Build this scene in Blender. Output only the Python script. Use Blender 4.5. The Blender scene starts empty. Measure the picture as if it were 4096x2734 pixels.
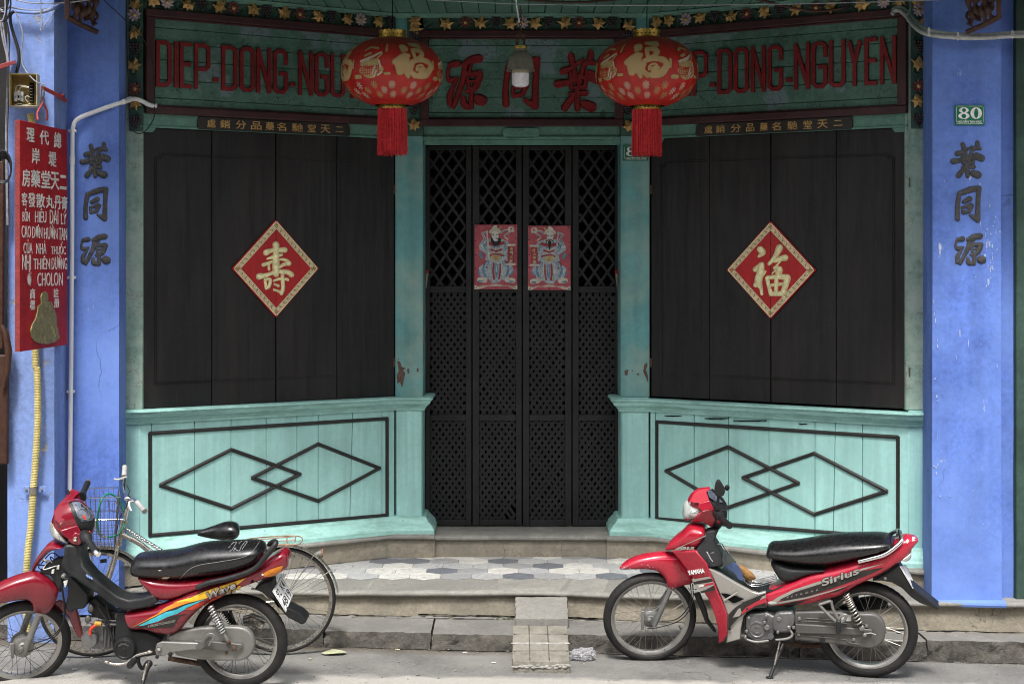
import bpy, bmesh, math, random
from mathutils import Vector, Matrix
R_ = math.radians
sc = bpy.context.scene
# ------------------------------------------------------------ camera, sky, sun, exposure
F_, CX, HY, H = 6500.0, 2048.0, 1050.0, 2.38      # focal length and horizon of the 4096 px photograph, eye height
cd = bpy.data.cameras.new('camera'); cam = bpy.data.objects.new('camera', cd); sc.collection.objects.link(cam)
cam.location = (0, 0, H); cam.rotation_euler = (R_(90), 0, 0)
cd.sensor_width = 36; cd.lens = F_ / 4096 * 36; cd.shift_y = -(1367 - HY) / 4096; cd.clip_end = 400; cd.clip_start = .1
sc.camera = cam
w = bpy.data.worlds.new('World'); sc.world = w; w.use_nodes = True
nt = w.node_tree; bg = nt.nodes['Background']
sky = nt.nodes.new('ShaderNodeTexSky'); sky.sky_type = 'NISHITA'; sky.sun_disc = False
sky.sun_elevation = R_(58); sky.sun_rotation = R_(188); sky.dust_density = 4; sky.air_density = 1.2; sky.ozone_density = 1.0
hs = nt.nodes.new('ShaderNodeHueSaturation'); hs.inputs['Saturation'].default_value = .33
nt.links.new(sky.outputs[0], hs.inputs['Color']); nt.links.new(hs.outputs[0], bg.inputs[0])
bg.inputs[1].default_value = .095
sl = bpy.data.lights.new('sun', 'SUN'); sl.energy = 1.5; sl.angle = R_(11); sl.color = (1, .97, .93)
so = bpy.data.objects.new('sun', sl); sc.collection.objects.link(so)
so.rotation_euler = (R_(32), 0, R_(-8)); so.location = (0, 0, 20)
sc.view_settings.view_transform = 'Standard'; sc.view_settings.look = 'None'; sc.view_settings.gamma = 1
sc.view_settings.use_curve_mapping = False; sc.view_settings.exposure = 1.52
sc.cycles.use_denoising = True; sc.cycles.filter_width = 1.1
sc.cycles.max_bounces = 6

# ------------------------------------------------------------ helpers
RND = random.Random(7)
COL = sc.collection
def nz(v): return v.normalized()

class Frame:
    """a plane in the world: u to the right, n towards the viewer, z up; px() finds where a sight line meets it"""
    def __init__(s, o, u, n=None, z=None):
        s.o = Vector(o); s.u = nz(Vector(u)); s.z = nz(Vector(z)) if z else Vector((0, 0, 1))
        s.n = nz(Vector(n)) if n else s.u.cross(s.z)
    def pt(s, u, n, z): return s.o + s.u * u + s.n * n + s.z * z
    def px(s, x, y, n=0.0):
        d = Vector(((x - CX) / F_, 1, -(y - HY) / F_)); c = Vector((0, 0, H))
        o = s.o + s.n * n
        t = (o - c).dot(s.n) / d.dot(s.n); p = c + d * t - o
        return p.dot(s.u), p.dot(s.z)
    def w(s, x, y, n=0.0):
        u, z = s.px(x, y, n); return s.pt(u, n, z)

def P(px, py, Y): return Vector(((px - CX) * Y / F_, Y, H - (py - HY) * Y / F_))

def link(name, me, mat, parent=None, smooth=None, bevel=0, bseg=2, kind=None, label=None):
    if mat is not None:
        for m in (mat if isinstance(mat, (list, tuple)) else [mat]): me.materials.append(m)
    o = bpy.data.objects.new(name, me); COL.objects.link(o)
    if smooth is not None:
        me.polygons.foreach_set('use_smooth', [True] * len(me.polygons))
        me.set_sharp_from_angle(angle=R_(smooth))
    if bevel:
        b = o.modifiers.new('b', 'BEVEL'); b.width = bevel; b.segments = bseg; b.limit_method = 'ANGLE'; b.angle_limit = R_(40)
        if smooth is None:
            me.polygons.foreach_set('use_smooth', [True] * len(me.polygons)); me.set_sharp_from_angle(angle=R_(30)); b.harden_normals = False
    if parent is not None:
        o.parent = parent
        if 'wl' in parent: o.matrix_parent_inverse = Matrix.Translation(-Vector(parent['wl']))
    if kind: o['kind'] = kind
    if label: o['label'] = label
    return o

class MB:
    """collects faces; build() links them as one mesh object"""
    def __init__(s): s.v = []; s.f = []; s.mi = []; s.m = 0
    def add(s, vs, fs):
        b = len(s.v); s.v += [tuple(v) for v in vs]; s.f += [tuple(b + i for i in f) for f in fs]; s.mi += [s.m] * len(fs)
    def box(s, fr, u0, u1, n0, n1, z0, z1):
        vs = [fr.pt(u, n, z) for z in (z0, z1) for n in (n0, n1) for u in (u0, u1)]
        s.add(vs, [(0, 1, 5, 4), (1, 3, 7, 5), (3, 2, 6, 7), (2, 0, 4, 6), (4, 5, 7, 6), (0, 2, 3, 1)])
    def hexa(s, v):
        s.add(v, [(0, 1, 5, 4), (1, 3, 7, 5), (3, 2, 6, 7), (2, 0, 4, 6), (4, 5, 7, 6), (0, 2, 3, 1)])
    def prism(s, fr, pts, n0, n1):
        k = len(pts); vs = [fr.pt(u, n0, z) for u, z in pts] + [fr.pt(u, n1, z) for u, z in pts]
        s.add(vs, [tuple(range(k))[::-1], tuple(range(k, 2 * k))] + [(i, (i + 1) % k, k + (i + 1) % k, k + i) for i in range(k)])
    def pp(s, fr, pxs, n0, n1):
        s.prism(fr, [fr.px(x, y, n1) for x, y in pxs], n0, n1)
    def tube(s, pts, r, seg=8, cap=True, closed=False):
        pts = [Vector(p) for p in pts]; k = len(pts)
        rr = r if isinstance(r, (list, tuple)) else [r] * k
        rings = []; up = None
        for i, p in enumerate(pts):
            if closed: d = pts[(i + 1) % k] - pts[i - 1]
            else: d = pts[min(i + 1, k - 1)] - pts[max(i - 1, 0)]
            d = nz(d) if d.length > 1e-9 else Vector((0, 0, 1))
            if up is None:
                up = Vector((0, 0, 1)) if abs(d.z) < .9 else Vector((0, 1, 0))
            a = nz(d.cross(up)); up = nz(a.cross(d))
            rings.append([p + (a * math.cos(t) + up * math.sin(t)) * rr[i] for t in [2 * math.pi * j / seg for j in range(seg)]])
        vs = [v for rg in rings for v in rg]; fs = []
        for i in range(k if closed else k - 1):
            a0 = i * seg; b0 = ((i + 1) % k) * seg
            fs += [(a0 + j, a0 + (j + 1) % seg, b0 + (j + 1) % seg, b0 + j) for j in range(seg)]
        if cap and not closed: fs += [tuple(range(seg))[::-1], tuple((k - 1) * seg + j for j in range(seg))]
        s.add(vs, fs)
    def lathe(s, o, ax, prof, seg=32, ref=None, arc=None, closed=False):
        """prof: list of (radius, along axis)"""
        o = Vector(o); ax = nz(Vector(ax)); a = nz(ax.cross(Vector(ref) if ref else (Vector((0, 0, 1)) if abs(ax.z) < .9 else Vector((1, 0, 0))))); b = ax.cross(a)
        k = len(prof); a0, a1 = arc if arc else (0, 2 * math.pi); full = arc is None
        ns = seg if full else seg + 1
        vs = [o + ax * h + (a * math.cos(a0 + (a1 - a0) * j / seg) + b * math.sin(a0 + (a1 - a0) * j / seg)) * r for j in range(ns) for r, h in prof]
        fs = []
        for j in range(seg):
            j2 = (j + 1) % ns
            for i in range(k if closed else k - 1):
                i2 = (i + 1) % k
                fs.append((j * k + i, j2 * k + i, j2 * k + i2, j * k + i2))
        s.add(vs, fs)
    def ball(s, c, rx, ry=None, rz=None, seg=12, fr=None):
        ry = ry or rx; rz = rz or rx; c = Vector(c)
        U, N, Z = (fr.u, fr.n, fr.z) if fr else (Vector((1, 0, 0)), Vector((0, 1, 0)), Vector((0, 0, 1)))
        h = max(4, seg // 2); vs = []
        for i in range(h + 1):
            t = math.pi * i / h
            for j in range(seg):
                p = 2 * math.pi * j / seg
                vs.append(c + U * (rx * math.sin(t) * math.cos(p)) + N * (ry * math.sin(t) * math.sin(p)) + Z * (rz * math.cos(t)))
        fs = [(i * seg + j, i * seg + (j + 1) % seg, (i + 1) * seg + (j + 1) % seg, (i + 1) * seg + j) for i in range(h) for j in range(seg)]
        s.add(vs, fs)
    def sweep(s, plan, prof, zs=None, caps=True):
        """profile (n, z) carried along a plan line of (x, y), mitred; n outwards to the right-hand side seen from above"""
        k = len(plan); zs = zs or [0] * k; pl = [Vector((p[0], p[1], 0)) for p in plan]; m = len(prof); vs = []
        for i in range(k):
            ds = []
            if i > 0: ds.append(nz(pl[i] - pl[i - 1]))
            if i < k - 1: ds.append(nz(pl[i + 1] - pl[i]))
            ns = [Vector((d.y, -d.x, 0)) for d in ds]
            nn = nz(ns[0] + ns[-1]); nn = nn / max(.3, nn.dot(ns[0]))
            for n, z in prof: vs.append(pl[i] + nn * n + Vector((0, 0, zs[i] + z)))
        fs = [(i * m + j, i * m + (j + 1) % m, (i + 1) * m + (j + 1) % m, (i + 1) * m + j) for i in range(k - 1) for j in range(m)]
        if caps: fs += [tuple(range(m)), tuple((k - 1) * m + j for j in range(m))[::-1]]
        s.add(vs, fs)
    def build(s, name, mat, parent=None, smooth=None, bevel=0, bseg=2, kind=None, label=None, fix=True):
        me = bpy.data.meshes.new(name); me.from_pydata(s.v, [], s.f)
        if isinstance(mat, (list, tuple)) : me.polygons.foreach_set('material_index', s.mi)
        if fix:
            bm = bmesh.new(); bm.from_mesh(me); bmesh.ops.recalc_face_normals(bm, faces=bm.faces); bm.to_mesh(me); bm.free()
        me.update()
        return link(name, me, mat, parent, smooth, bevel, bseg, kind, label)

def thing(name, loc, label, cat, group=None):
    o = bpy.data.objects.new(name, None); COL.objects.link(o); o.location = loc; o['wl'] = tuple(loc); o.empty_display_size = .1
    o['label'] = label; o['category'] = cat
    if group: o['group'] = group
    return o
def tag(o, label, cat, group=None):
    o['label'] = label; o['category'] = cat
    if group: o['group'] = group
    return o
def struct(o): o['kind'] = 'structure'; return o
def sgroup(name, loc):
    o = bpy.data.objects.new(name, None); COL.objects.link(o); o.location = loc; o['wl'] = tuple(loc); o['kind'] = 'structure'; return o

def spline(pts, n=6):
    """Catmull-Rom through tuples of any length"""
    out = []; k = len(pts)
    if k < 3: 
        return [tuple(a + (b - a) * t / n for a, b in zip(pts[0], pts[1])) for t in range(n + 1)]
    for i in range(k - 1):
        p0, p1, p2, p3 = pts[max(i - 1, 0)], pts[i], pts[i + 1], pts[min(i + 2, k - 1)]
        for j in range(n):
            t = j / n
            out.append(tuple(.5 * (2 * b + (c - a) * t + (2 * a - 5 * b + 4 * c - d) * t * t + (3 * b - a - 3 * c + d) * t ** 3) for a, b, c, d in zip(p0, p1, p2, p3)))
    out.append(tuple(pts[-1])); return out

def brush(mb, mp, pts, h=.5, flat=None, n=4, cs=7):
    """one brush stroke: pts (x, y, width) in the plane of mapper mp(x, y, n); round (h = height / width) or flat plate of height 'flat'"""
    pts = [tuple(p) if len(p) == 3 else (p[0], p[1], None) for p in pts]
    lw = next(p[2] for p in pts if p[2]); q = []
    for p in pts:
        if p[2]: lw = p[2]
        q.append((p[0], p[1], lw))
    sp = spline(q, n)
    # rounded ends
    def ends(a, b):
        dx, dy = a[0] - b[0], a[1] - b[1]; L = math.hypot(dx, dy) or 1; dx /= L; dy /= L; r = a[2] / 2
        return [(a[0] + dx * r * math.sin(t), a[1] + dy * r * math.sin(t), 2 * r * math.cos(t)) for t in (R_(30), R_(58), R_(82))]
    full = ends(sp[0], sp[1])[::-1] + sp + ends(sp[-1], sp[-2])
    k = len(full); vs = []
    for i, (x, y, wd) in enumerate(full):
        a = full[min(i + 1, k - 1)]; b = full[max(i - 1, 0)]
        dx, dy = a[0] - b[0], a[1] - b[1]; L = math.hypot(dx, dy) or 1; nx, ny = -dy / L, dx / L
        for j in range(cs):
            t = math.pi * j / (cs - 1)
            c, s_ = math.cos(t), math.sin(t)
            if flat is not None:
                o = -1 + 2 * j / (cs - 1); hh = 0 if j in (0, cs - 1) else flat
                o = {0: -1, cs - 1: 1}.get(j, o if cs > 4 else (-1 if j == 1 else 1))
                if cs == 4: o = -1 if j < 2 else 1
                vs.append(mp(x + nx * o * wd / 2, y + ny * o * wd / 2, hh))
            else:
                vs.append(mp(x + nx * c * wd / 2, y + ny * c * wd / 2, s_ * wd * h))
    fs = [(i * cs + j, i * cs + j + 1, (i + 1) * cs + j + 1, (i + 1) * cs + j) for i in range(k - 1) for j in range(cs - 1)]
    mb.add(vs, fs)

def text_me(body, bold=0, depth=.0):
    c = bpy.data.curves.new('tmp', 'FONT'); c.body = body; c.size = 1; c.extrude = depth; c.resolution_u = 3
    o = bpy.data.objects.new('tmp', c); COL.objects.link(o)
    dg = bpy.context.evaluated_depsgraph_get(); dg.update()
    me = bpy.data.meshes.new_from_object(o.evaluated_get(dg)); bpy.data.objects.remove(o); bpy.data.curves.remove(c)
    vs = [tuple(v.co) for v in me.vertices]; fs = [tuple(p.vertices) for p in me.polygons]; bpy.data.meshes.remove(me)
    if bold:
        V, Fc = [], []
        for k, (dx, dy) in enumerate([(0, 0), (bold, 0), (-bold, 0), (0, bold), (0, -bold)] if bold > 0 else [(0, 0), (-bold, 0), (bold, 0)]):
            b = len(V); V += [(x + dx, y + dy, z + k * .0016) for x, y, z in vs]; Fc += [tuple(b + i for i in f) for f in fs]
        vs, fs = V, Fc
    return vs, fs
def text_to(mb, body, mp, x0, y0, x1, y1, depth=.004, bold=0, skew=0):
    """text fitted to a box; mp(x, y, n)"""
    vs, fs = text_me(body, bold, .05)
    xs = [v[0] for v in vs]; ys = [v[1] for v in vs]; zs = [v[2] for v in vs]
    ax, bx, ay, by, az = min(xs), max(xs), min(ys), max(ys), min(zs); dz = (max(zs) - az) or 1
    mb.add([mp(x0 + (x1 - x0) * ((v[0] - ax) / (bx - ax)) + skew * (v[1] - ay) / (by - ay), y0 + (y1 - y0) * (v[1] - ay) / (by - ay), (v[2] - az) / dz * depth + .0006) for v in vs], fs)

# ------------------------------------------------------------ materials
MATS = {}
def M(name, col, rough=.6, metal=0, var=.18, vs=3, streak=0, bump=.15, bs=80, col2=None, thr=.64, cs=6, soft=.03, col3=None, thr3=.6, cs3=1.5, soft3=.15, coat=0, spec=.35, rvar=.1, stretch3=None, crack=None, rst=0, cst=None, mott=None, smix=.5):
    if mott is None: mott = 0 if (coat or metal > .3) else .3
    m = bpy.data.materials.new(name); m.use_nodes = True; t = m.node_tree; N = t.nodes; L = t.links
    b = N['Principled BSDF']; g = N.new('ShaderNodeNewGeometry')
    def mapped(sx, sy, sz):
        mp = N.new('ShaderNodeVectorMath'); mp.operation = 'MULTIPLY'; mp.inputs[1].default_value = (sx, sy, sz)
        L.new(g.outputs['Position'], mp.inputs[0]); return mp.outputs[0]
    def noise(sc_, det=6, ro=.6, vec=None, off=0):
        n = N.new('ShaderNodeTexNoise'); n.inputs['Scale'].default_value = sc_; n.inputs['Detail'].default_value = det; n.inputs['Roughness'].default_value = ro
        L.new(vec or g.outputs['Position'], n.inputs['Vector']); return n.outputs['Fac']
    def ramp(fac, a, b_, c0=(0, 0, 0, 1), c1=(1, 1, 1, 1)):
        r = N.new('ShaderNodeValToRGB'); r.color_ramp.elements[0].position = a; r.color_ramp.elements[1].position = b_
        r.color_ramp.elements[0].color = c0; r.color_ramp.elements[1].color = c1; L.new(fac, r.inputs[0]); return r.outputs[0]
    def mix(f, a, c):
        x = N.new('ShaderNodeMix'); x.data_type = 'RGBA'
        L.new(f, x.inputs[0])
        for s_, val in ((x.inputs[6], a), (x.inputs[7], c)):
            if isinstance(val, (tuple, list)): s_.default_value = (*val, 1)
            else: L.new(val, s_)
        return x.outputs[2]
    lo = tuple(c * (1 - var) for c in col); hi = tuple(min(1, c * (1 + var)) for c in col)
    cur = ramp(noise(vs, 8, .65), .3, .7, (*lo, 1), (*hi, 1))
    if streak:
        s_ = ramp(noise(1, 6, .6, mapped(streak, streak, streak * .06)), .35, .75)
        x = N.new('ShaderNodeMix'); x.data_type = 'RGBA'; x.blend_type = 'MULTIPLY'; x.inputs[0].default_value = smix
        L.new(cur, x.inputs[6])
        g2 = ramp(s_, 0, 1, (.62, .62, .62, 1), (1.25, 1.25, 1.25, 1)); L.new(g2, x.inputs[7]); cur = x.outputs[2]
    if mott:                                                        # fine mottling of old surfaces
        x = N.new('ShaderNodeMix'); x.data_type = 'RGBA'; x.blend_type = 'MULTIPLY'; x.inputs[0].default_value = 1
        L.new(cur, x.inputs[6]); L.new(ramp(noise(28, 12, .8), .36, .66, (1 - mott,) * 3 + (1,), (1 + mott * .6,) * 3 + (1,)), x.inputs[7]); cur = x.outputs[2]
    if col3:
        v3 = mapped(*stretch3) if stretch3 else None
        cur = mix(ramp(noise(cs3, 7, .62, v3), thr3 - soft3, thr3 + soft3), cur, col3)
    chip = None
    if col2:
        chip = ramp(noise(cs, 10, .68, mapped(*cst) if cst else None), thr - soft, thr + soft); cur = mix(chip, cur, col2)
    if crack:                                                       # (scale, half width, share, colour): thin wandering cracks in patches
        ds = N.new('ShaderNodeVectorMath'); ds.operation = 'MULTIPLY_ADD'; ds.inputs[1].default_value = (.35, .35, .35)
        nn = N.new('ShaderNodeTexNoise'); nn.inputs['Scale'].default_value = crack[0] * 3; nn.inputs['Detail'].default_value = 6; L.new(g.outputs['Position'], nn.inputs['Vector'])
        L.new(nn.outputs['Color'], ds.inputs[0]); L.new(g.outputs['Position'], ds.inputs[2])
        vo = N.new('ShaderNodeTexVoronoi'); vo.feature = 'DISTANCE_TO_EDGE'; vo.inputs['Scale'].default_value = crack[0]; L.new(ds.outputs[0], vo.inputs['Vector'])
        c1 = ramp(vo.outputs['Distance'], crack[1] * .4, crack[1], (1, 1, 1, 1), (0, 0, 0, 1)); c2 = ramp(noise(crack[0] * .7, 3), crack[2], crack[2] + .04)
        mu = N.new('ShaderNodeMath'); mu.operation = 'MULTIPLY'; L.new(c1, mu.inputs[0]); L.new(c2, mu.inputs[1]); cur = mix(mu.outputs[0], cur, crack[3])
    L.new(cur, b.inputs['Base Color']); b.inputs['Metallic'].default_value = metal
    b.inputs['Specular IOR Level'].default_value = spec
    rr = ramp(noise(1, 6, .6, mapped(rst, rst, rst * .05)) if rst else noise(vs * 4, 4), .3, .7, (max(0, rough - rvar),) * 3 + (1,), (min(1, rough + rvar),) * 3 + (1,)); L.new(rr, b.inputs['Roughness'])
    if coat: b.inputs['Coat Weight'].default_value = coat; b.inputs['Coat Roughness'].default_value = .12
    if bump:
        bp = N.new('ShaderNodeBump'); bp.inputs['Strength'].default_value = bump; bp.inputs['Distance'].default_value = .01
        hgt = noise(bs, 5, .6, mapped(1, 1, .12) if streak else None)
        if chip:
            ad = N.new('ShaderNodeMath'); ad.operation = 'SUBTRACT'; L.new(hgt, ad.inputs[0]); L.new(chip, ad.inputs[1]); hgt = ad.outputs[0]
        L.new(hgt, bp.inputs['Height']); L.new(bp.outputs[0], b.inputs['Normal'])
    MATS[name] = m; m['_'] = 1
    return m
teal   = M('paint_teal', (.345, .61, .575), .5, mott=.09, var=.1, streak=14, bump=.12, bs=60, col2=(.16, .17, .14), thr=.745, cs=9, cst=(2, 2, .6), crack=(1.4, .003, .60, (.16, .27, .25)), col3=(.27, .52, .48), thr3=.62, cs3=2.2)
tealpost = M('paint_teal_post', (.13, .34, .34), .5, mott=.12, var=.16, streak=12, bump=.15, bs=60, col2=(.14, .09, .07), thr=.74, cs=5, col3=(.30, .38, .32), thr3=.6, cs3=2.5)
sage   = M('paint_sage', (.26, .38, .31), .6, crack=(6, .02, .52, (.15, .14, .10)), var=.12, streak=16, bump=.2, bs=60, col2=(.24, .12, .08), thr=.73, cs=14, col3=(.36, .42, .36), thr3=.55, cs3=6)
tealwood = M('paint_teal_worn', (.32, .57, .525), .6, mott=.15, var=.12, bump=.35, bs=40, col2=(.10, .12, .10), thr=.70, cs=12, col3=(.18, .34, .29), thr3=.58, cs3=5, stretch3=(1, 1, 6))
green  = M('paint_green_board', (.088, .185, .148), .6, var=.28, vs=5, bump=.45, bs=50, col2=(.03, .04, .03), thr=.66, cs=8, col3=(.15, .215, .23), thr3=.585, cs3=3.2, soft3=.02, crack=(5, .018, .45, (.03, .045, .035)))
greend = M('paint_green_dark', (.05, .11, .085), .55, var=.3, vs=8, bump=.25)
lintel = M('paint_lintel', (.115, .25, .20), .55, var=.2, vs=4, bump=.25, bs=50, col2=(.06, .08, .06), thr=.72, cs=10)
maroon = M('paint_maroon', (.055, .018, .02), .5, var=.35, vs=6, bump=.2, bs=50)
redlet = M('paint_red_letter', (.20, .010, .014), .55, var=.25, vs=14, bump=.2, bs=70, col2=(.12, .03, .03), thr=.7, cs=16)
black  = M('wood_black', (.0098, .0096, .0106), .50, var=.5, vs=2.5, streak=26, bump=.22, bs=60, rst=34, rvar=.2, smix=1, mott=.35, col2=(.028, .024, .021), thr=.70, cs=5, soft=.08, cst=(4, 4, .35), col3=(.0175, .0145, .014), thr3=.55, cs3=1.4, stretch3=(4, 4, .6), spec=.32)
blackd = M('wood_black_door', (.0175, .0172, .0185), .55, var=.35, vs=5, bump=.25, bs=60, col2=(.05, .025, .015), thr=.76, cs=9, spec=.35)
blacktrim = M('trim_black', (.022, .020, .019), .42, var=.3, vs=10, bump=.2, bs=90, col2=(.12, .12, .11), thr=.70, cs=30)
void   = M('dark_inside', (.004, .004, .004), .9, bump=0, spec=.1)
gold   = M('gold_leaf', (.95, .78, .44), .33, metal=.25, var=.25, vs=30, bump=.5, bs=90, col2=(.45, .31, .13), thr=.68, cs=30)
goldp  = M('gold_carved', (.47, .29, .11), .45, metal=.35, var=.35, vs=25, bump=.3, bs=80, col2=(.12, .07, .03), thr=.66, cs=22)
goldb  = M('gold_bright', (.92, .80, .54), .4, metal=.15, var=.15, vs=60, bump=.6, bs=160)
brass  = M('brass_foil', (.62, .42, .10), .3, metal=.8, var=.3, vs=40, bump=.3, bs=120)
plred  = M('plaque_red', (.42, .010, .013), .45, mott=.1, var=.1, vs=8, bump=.1, streak=20)
white  = M('white_paint', (.72, .72, .70), .5, var=.08, vs=20, bump=.1)
offw   = M('off_white', (.60, .59, .56), .5, var=.12, vs=20, bump=.15, col2=(.3, .27, .2), thr=.72, cs=14)
# ------------------------------------------------------------ more materials for the setting
blue   = M('plaster_blue', (.098, .178, .53), .8, var=.16, vs=2.2, streak=7, bump=.4, bs=22, col2=(.5, .55, .66), thr=.69, cs=9, cst=(1, 1, .3), crack=(.9, .004, .55, (.045, .07, .15)), col3=(.16, .265, .63), thr3=.56, cs3=1.3, soft3=.2)
bluel  = M('plaster_blue_light', (.215, .31, .61), .85, var=.15, vs=3, streak=6, bump=.6, bs=16, crack=(1.1, .005, .55, (.09, .11, .16)), col2=(.33, .34, .33), thr=.635, cs=5, col3=(.15, .245, .58), thr3=.58, cs3=1.5, soft3=.2)
stone  = M('stone_beige', (.27, .24, .185), .85, crack=(2, .006, .52, (.10, .09, .07)), var=.28, vs=4, bump=.5, bs=45, col2=(.13, .115, .095), thr=.72, cs=6, col3=(.20, .185, .15), thr3=.58, cs3=3, soft3=.15)
nose   = M('stone_nosing', (.25, .24, .215), .8, var=.24, vs=6, bump=.35, bs=50, col2=(.12, .11, .10), thr=.71, cs=9, col3=(.19, .185, .17), thr3=.55, cs3=4)
conc   = M('concrete_grey', (.235, .225, .205), .9, var=.15, vs=5, bump=.5, bs=60, col2=(.11, .105, .09), thr=.72, cs=10, col3=(.17, .165, .15), thr3=.55, cs3=2.5)
concl  = M('concrete_warm', (.225, .21, .175), .9, var=.28, vs=9, bump=.8, bs=70, col2=(.14, .13, .11), thr=.70, cs=14, col3=(.24, .23, .20), thr3=.6, cs3=6)
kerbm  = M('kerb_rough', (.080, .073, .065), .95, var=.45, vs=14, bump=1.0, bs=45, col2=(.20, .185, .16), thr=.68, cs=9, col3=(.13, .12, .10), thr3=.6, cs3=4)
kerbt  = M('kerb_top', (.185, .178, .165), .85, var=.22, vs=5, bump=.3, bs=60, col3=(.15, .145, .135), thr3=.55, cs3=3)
mortar = M('mortar', (.27, .25, .21), .95, var=.25, vs=20, bump=.9, bs=60)
tmat = [M('tile_white', (.60, .585, .55), .35, var=.12, vs=7, bump=.05, col3=(.46, .44, .40), thr3=.6, cs3=9, stretch3=(1, 3, 1)),
        M('tile_light', (.43, .43, .43), .35, var=.12, vs=8, bump=.05, col3=(.34, .345, .35), thr3=.6, cs3=9, stretch3=(3, 1, 1)),
        M('tile_grey', (.31, .31, .32), .4, var=.16, vs=9, bump=.05, col3=(.31, .30, .28), thr3=.62, cs3=8, stretch3=(2, 1, 1)),
        M('tile_dark', (.15, .16, .18), .45, var=.14, vs=12, bump=.05)]
# asphalt with a paler worn strip nearer the middle of the street
def road_mat():
    m = M('asphalt', (.165, .160, .152), .92, var=.16, vs=3, bump=1.0, bs=70, col2=(.30, .29, .275), thr=.68, cs=55, soft=.02, col3=(.225, .218, .205), thr3=.55, cs3=1.6, crack=(1.3, .006, .55, (.06, .055, .05)))
    t = m.node_tree; N = t.nodes; L = t.links; b = N['Principled BSDF']; old = b.inputs['Base Color'].links[0].from_socket
    g = N.new('ShaderNodeNewGeometry'); s = N.new('ShaderNodeSeparateXYZ'); L.new(g.outputs['Position'], s.inputs[0])
    n = N.new('ShaderNodeTexNoise'); n.inputs['Scale'].default_value = 6; n.inputs['Detail'].default_value = 8; L.new(g.outputs['Position'], n.inputs['Vector'])
    a = N.new('ShaderNodeMath'); a.operation = 'MULTIPLY_ADD'; a.inputs[1].default_value = .22; L.new(n.outputs['Fac'], a.inputs[0]); L.new(s.outputs['Y'], a.inputs[2])
    r = N.new('ShaderNodeMapRange'); r.inputs[1].default_value = 9.48; r.inputs[2].default_value = 9.40; L.new(a.outputs[0], r.inputs[0])
    x = N.new('ShaderNodeMix'); x.data_type = 'RGBA'; L.new(r.outputs[0], x.inputs[0]); L.new(old, x.inputs[6]); x.inputs[7].default_value = (.36, .345, .315, 1)
    L.new(x.outputs[2], b.inputs['Base Color'])
    # grime along the kerb foot
    r2 = N.new('ShaderNodeMapRange'); r2.inputs[1].default_value = 9.93; r2.inputs[2].default_value = 10.08; L.new(a.outputs[0], r2.inputs[0])
    y = N.new('ShaderNodeMix'); y.data_type = 'RGBA'; L.new(r2.outputs[0], y.inputs[0]); L.new(x.outputs[2], y.inputs[6]); y.inputs[7].default_value = (.11, .095, .075, 1)
    L.new(y.outputs[2], b.inputs['Base Color'])
    return m
asph = road_mat()
# houses across the narrow street, behind the viewer: they keep the low sky off the shop front
opp = thing('opposite_house', (0, -2.5, 0), 'plain grey house row across the narrow street', 'house')
mb = MB(); Fo = Frame((0, -2.0, 0), (1, 0, 0)); mb.box(Fo, -14, 14, 0.0, 4.0, -.2, 6.8); mb.build('wall', M('grey_wall', (.16, .15, .14), .9), opp)
mb = MB(); mb.box(Fo, -14.2, 14.2, -.9, 4.2, 6.8, 7.0); mb.build('roof', M('roof_tiles', (.12, .08, .06), .9), opp)
def road_z(x): return -.015 * x
# ------------------------------------------------------------ street
gx = [-60, -20, -8] + [-6 + .12 * i for i in range(101)] + [8, 20, 60]; gy = [-40, -10, 4, 7] + [8.2 + .1 * i for i in range(24)] + [12, 20, 40]
mb = MB(); r7 = random.Random(3)
bumps = [(r7.uniform(-5, 5), r7.uniform(8.5, 10.3), r7.uniform(.15, .6), r7.uniform(-.006, .006)) for _ in range(60)]
def rz(x, y):
    z = road_z(max(-6, min(6, x)))
    for bx, by, br, bh in bumps:
        d = ((x - bx) ** 2 + (y - by) ** 2) / br ** 2
        if d < 4: z += bh * math.exp(-d)
    return z
mb.add([(x, y, rz(x, y)) for y in gy for x in gx], [(j * len(gx) + i, j * len(gx) + i + 1, (j + 1) * len(gx) + i + 1, (j + 1) * len(gx) + i) for j in range(len(gy) - 1) for i in range(len(gx) - 1)])
struct(mb.build('road', asph, smooth=60, fix=False))

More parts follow.
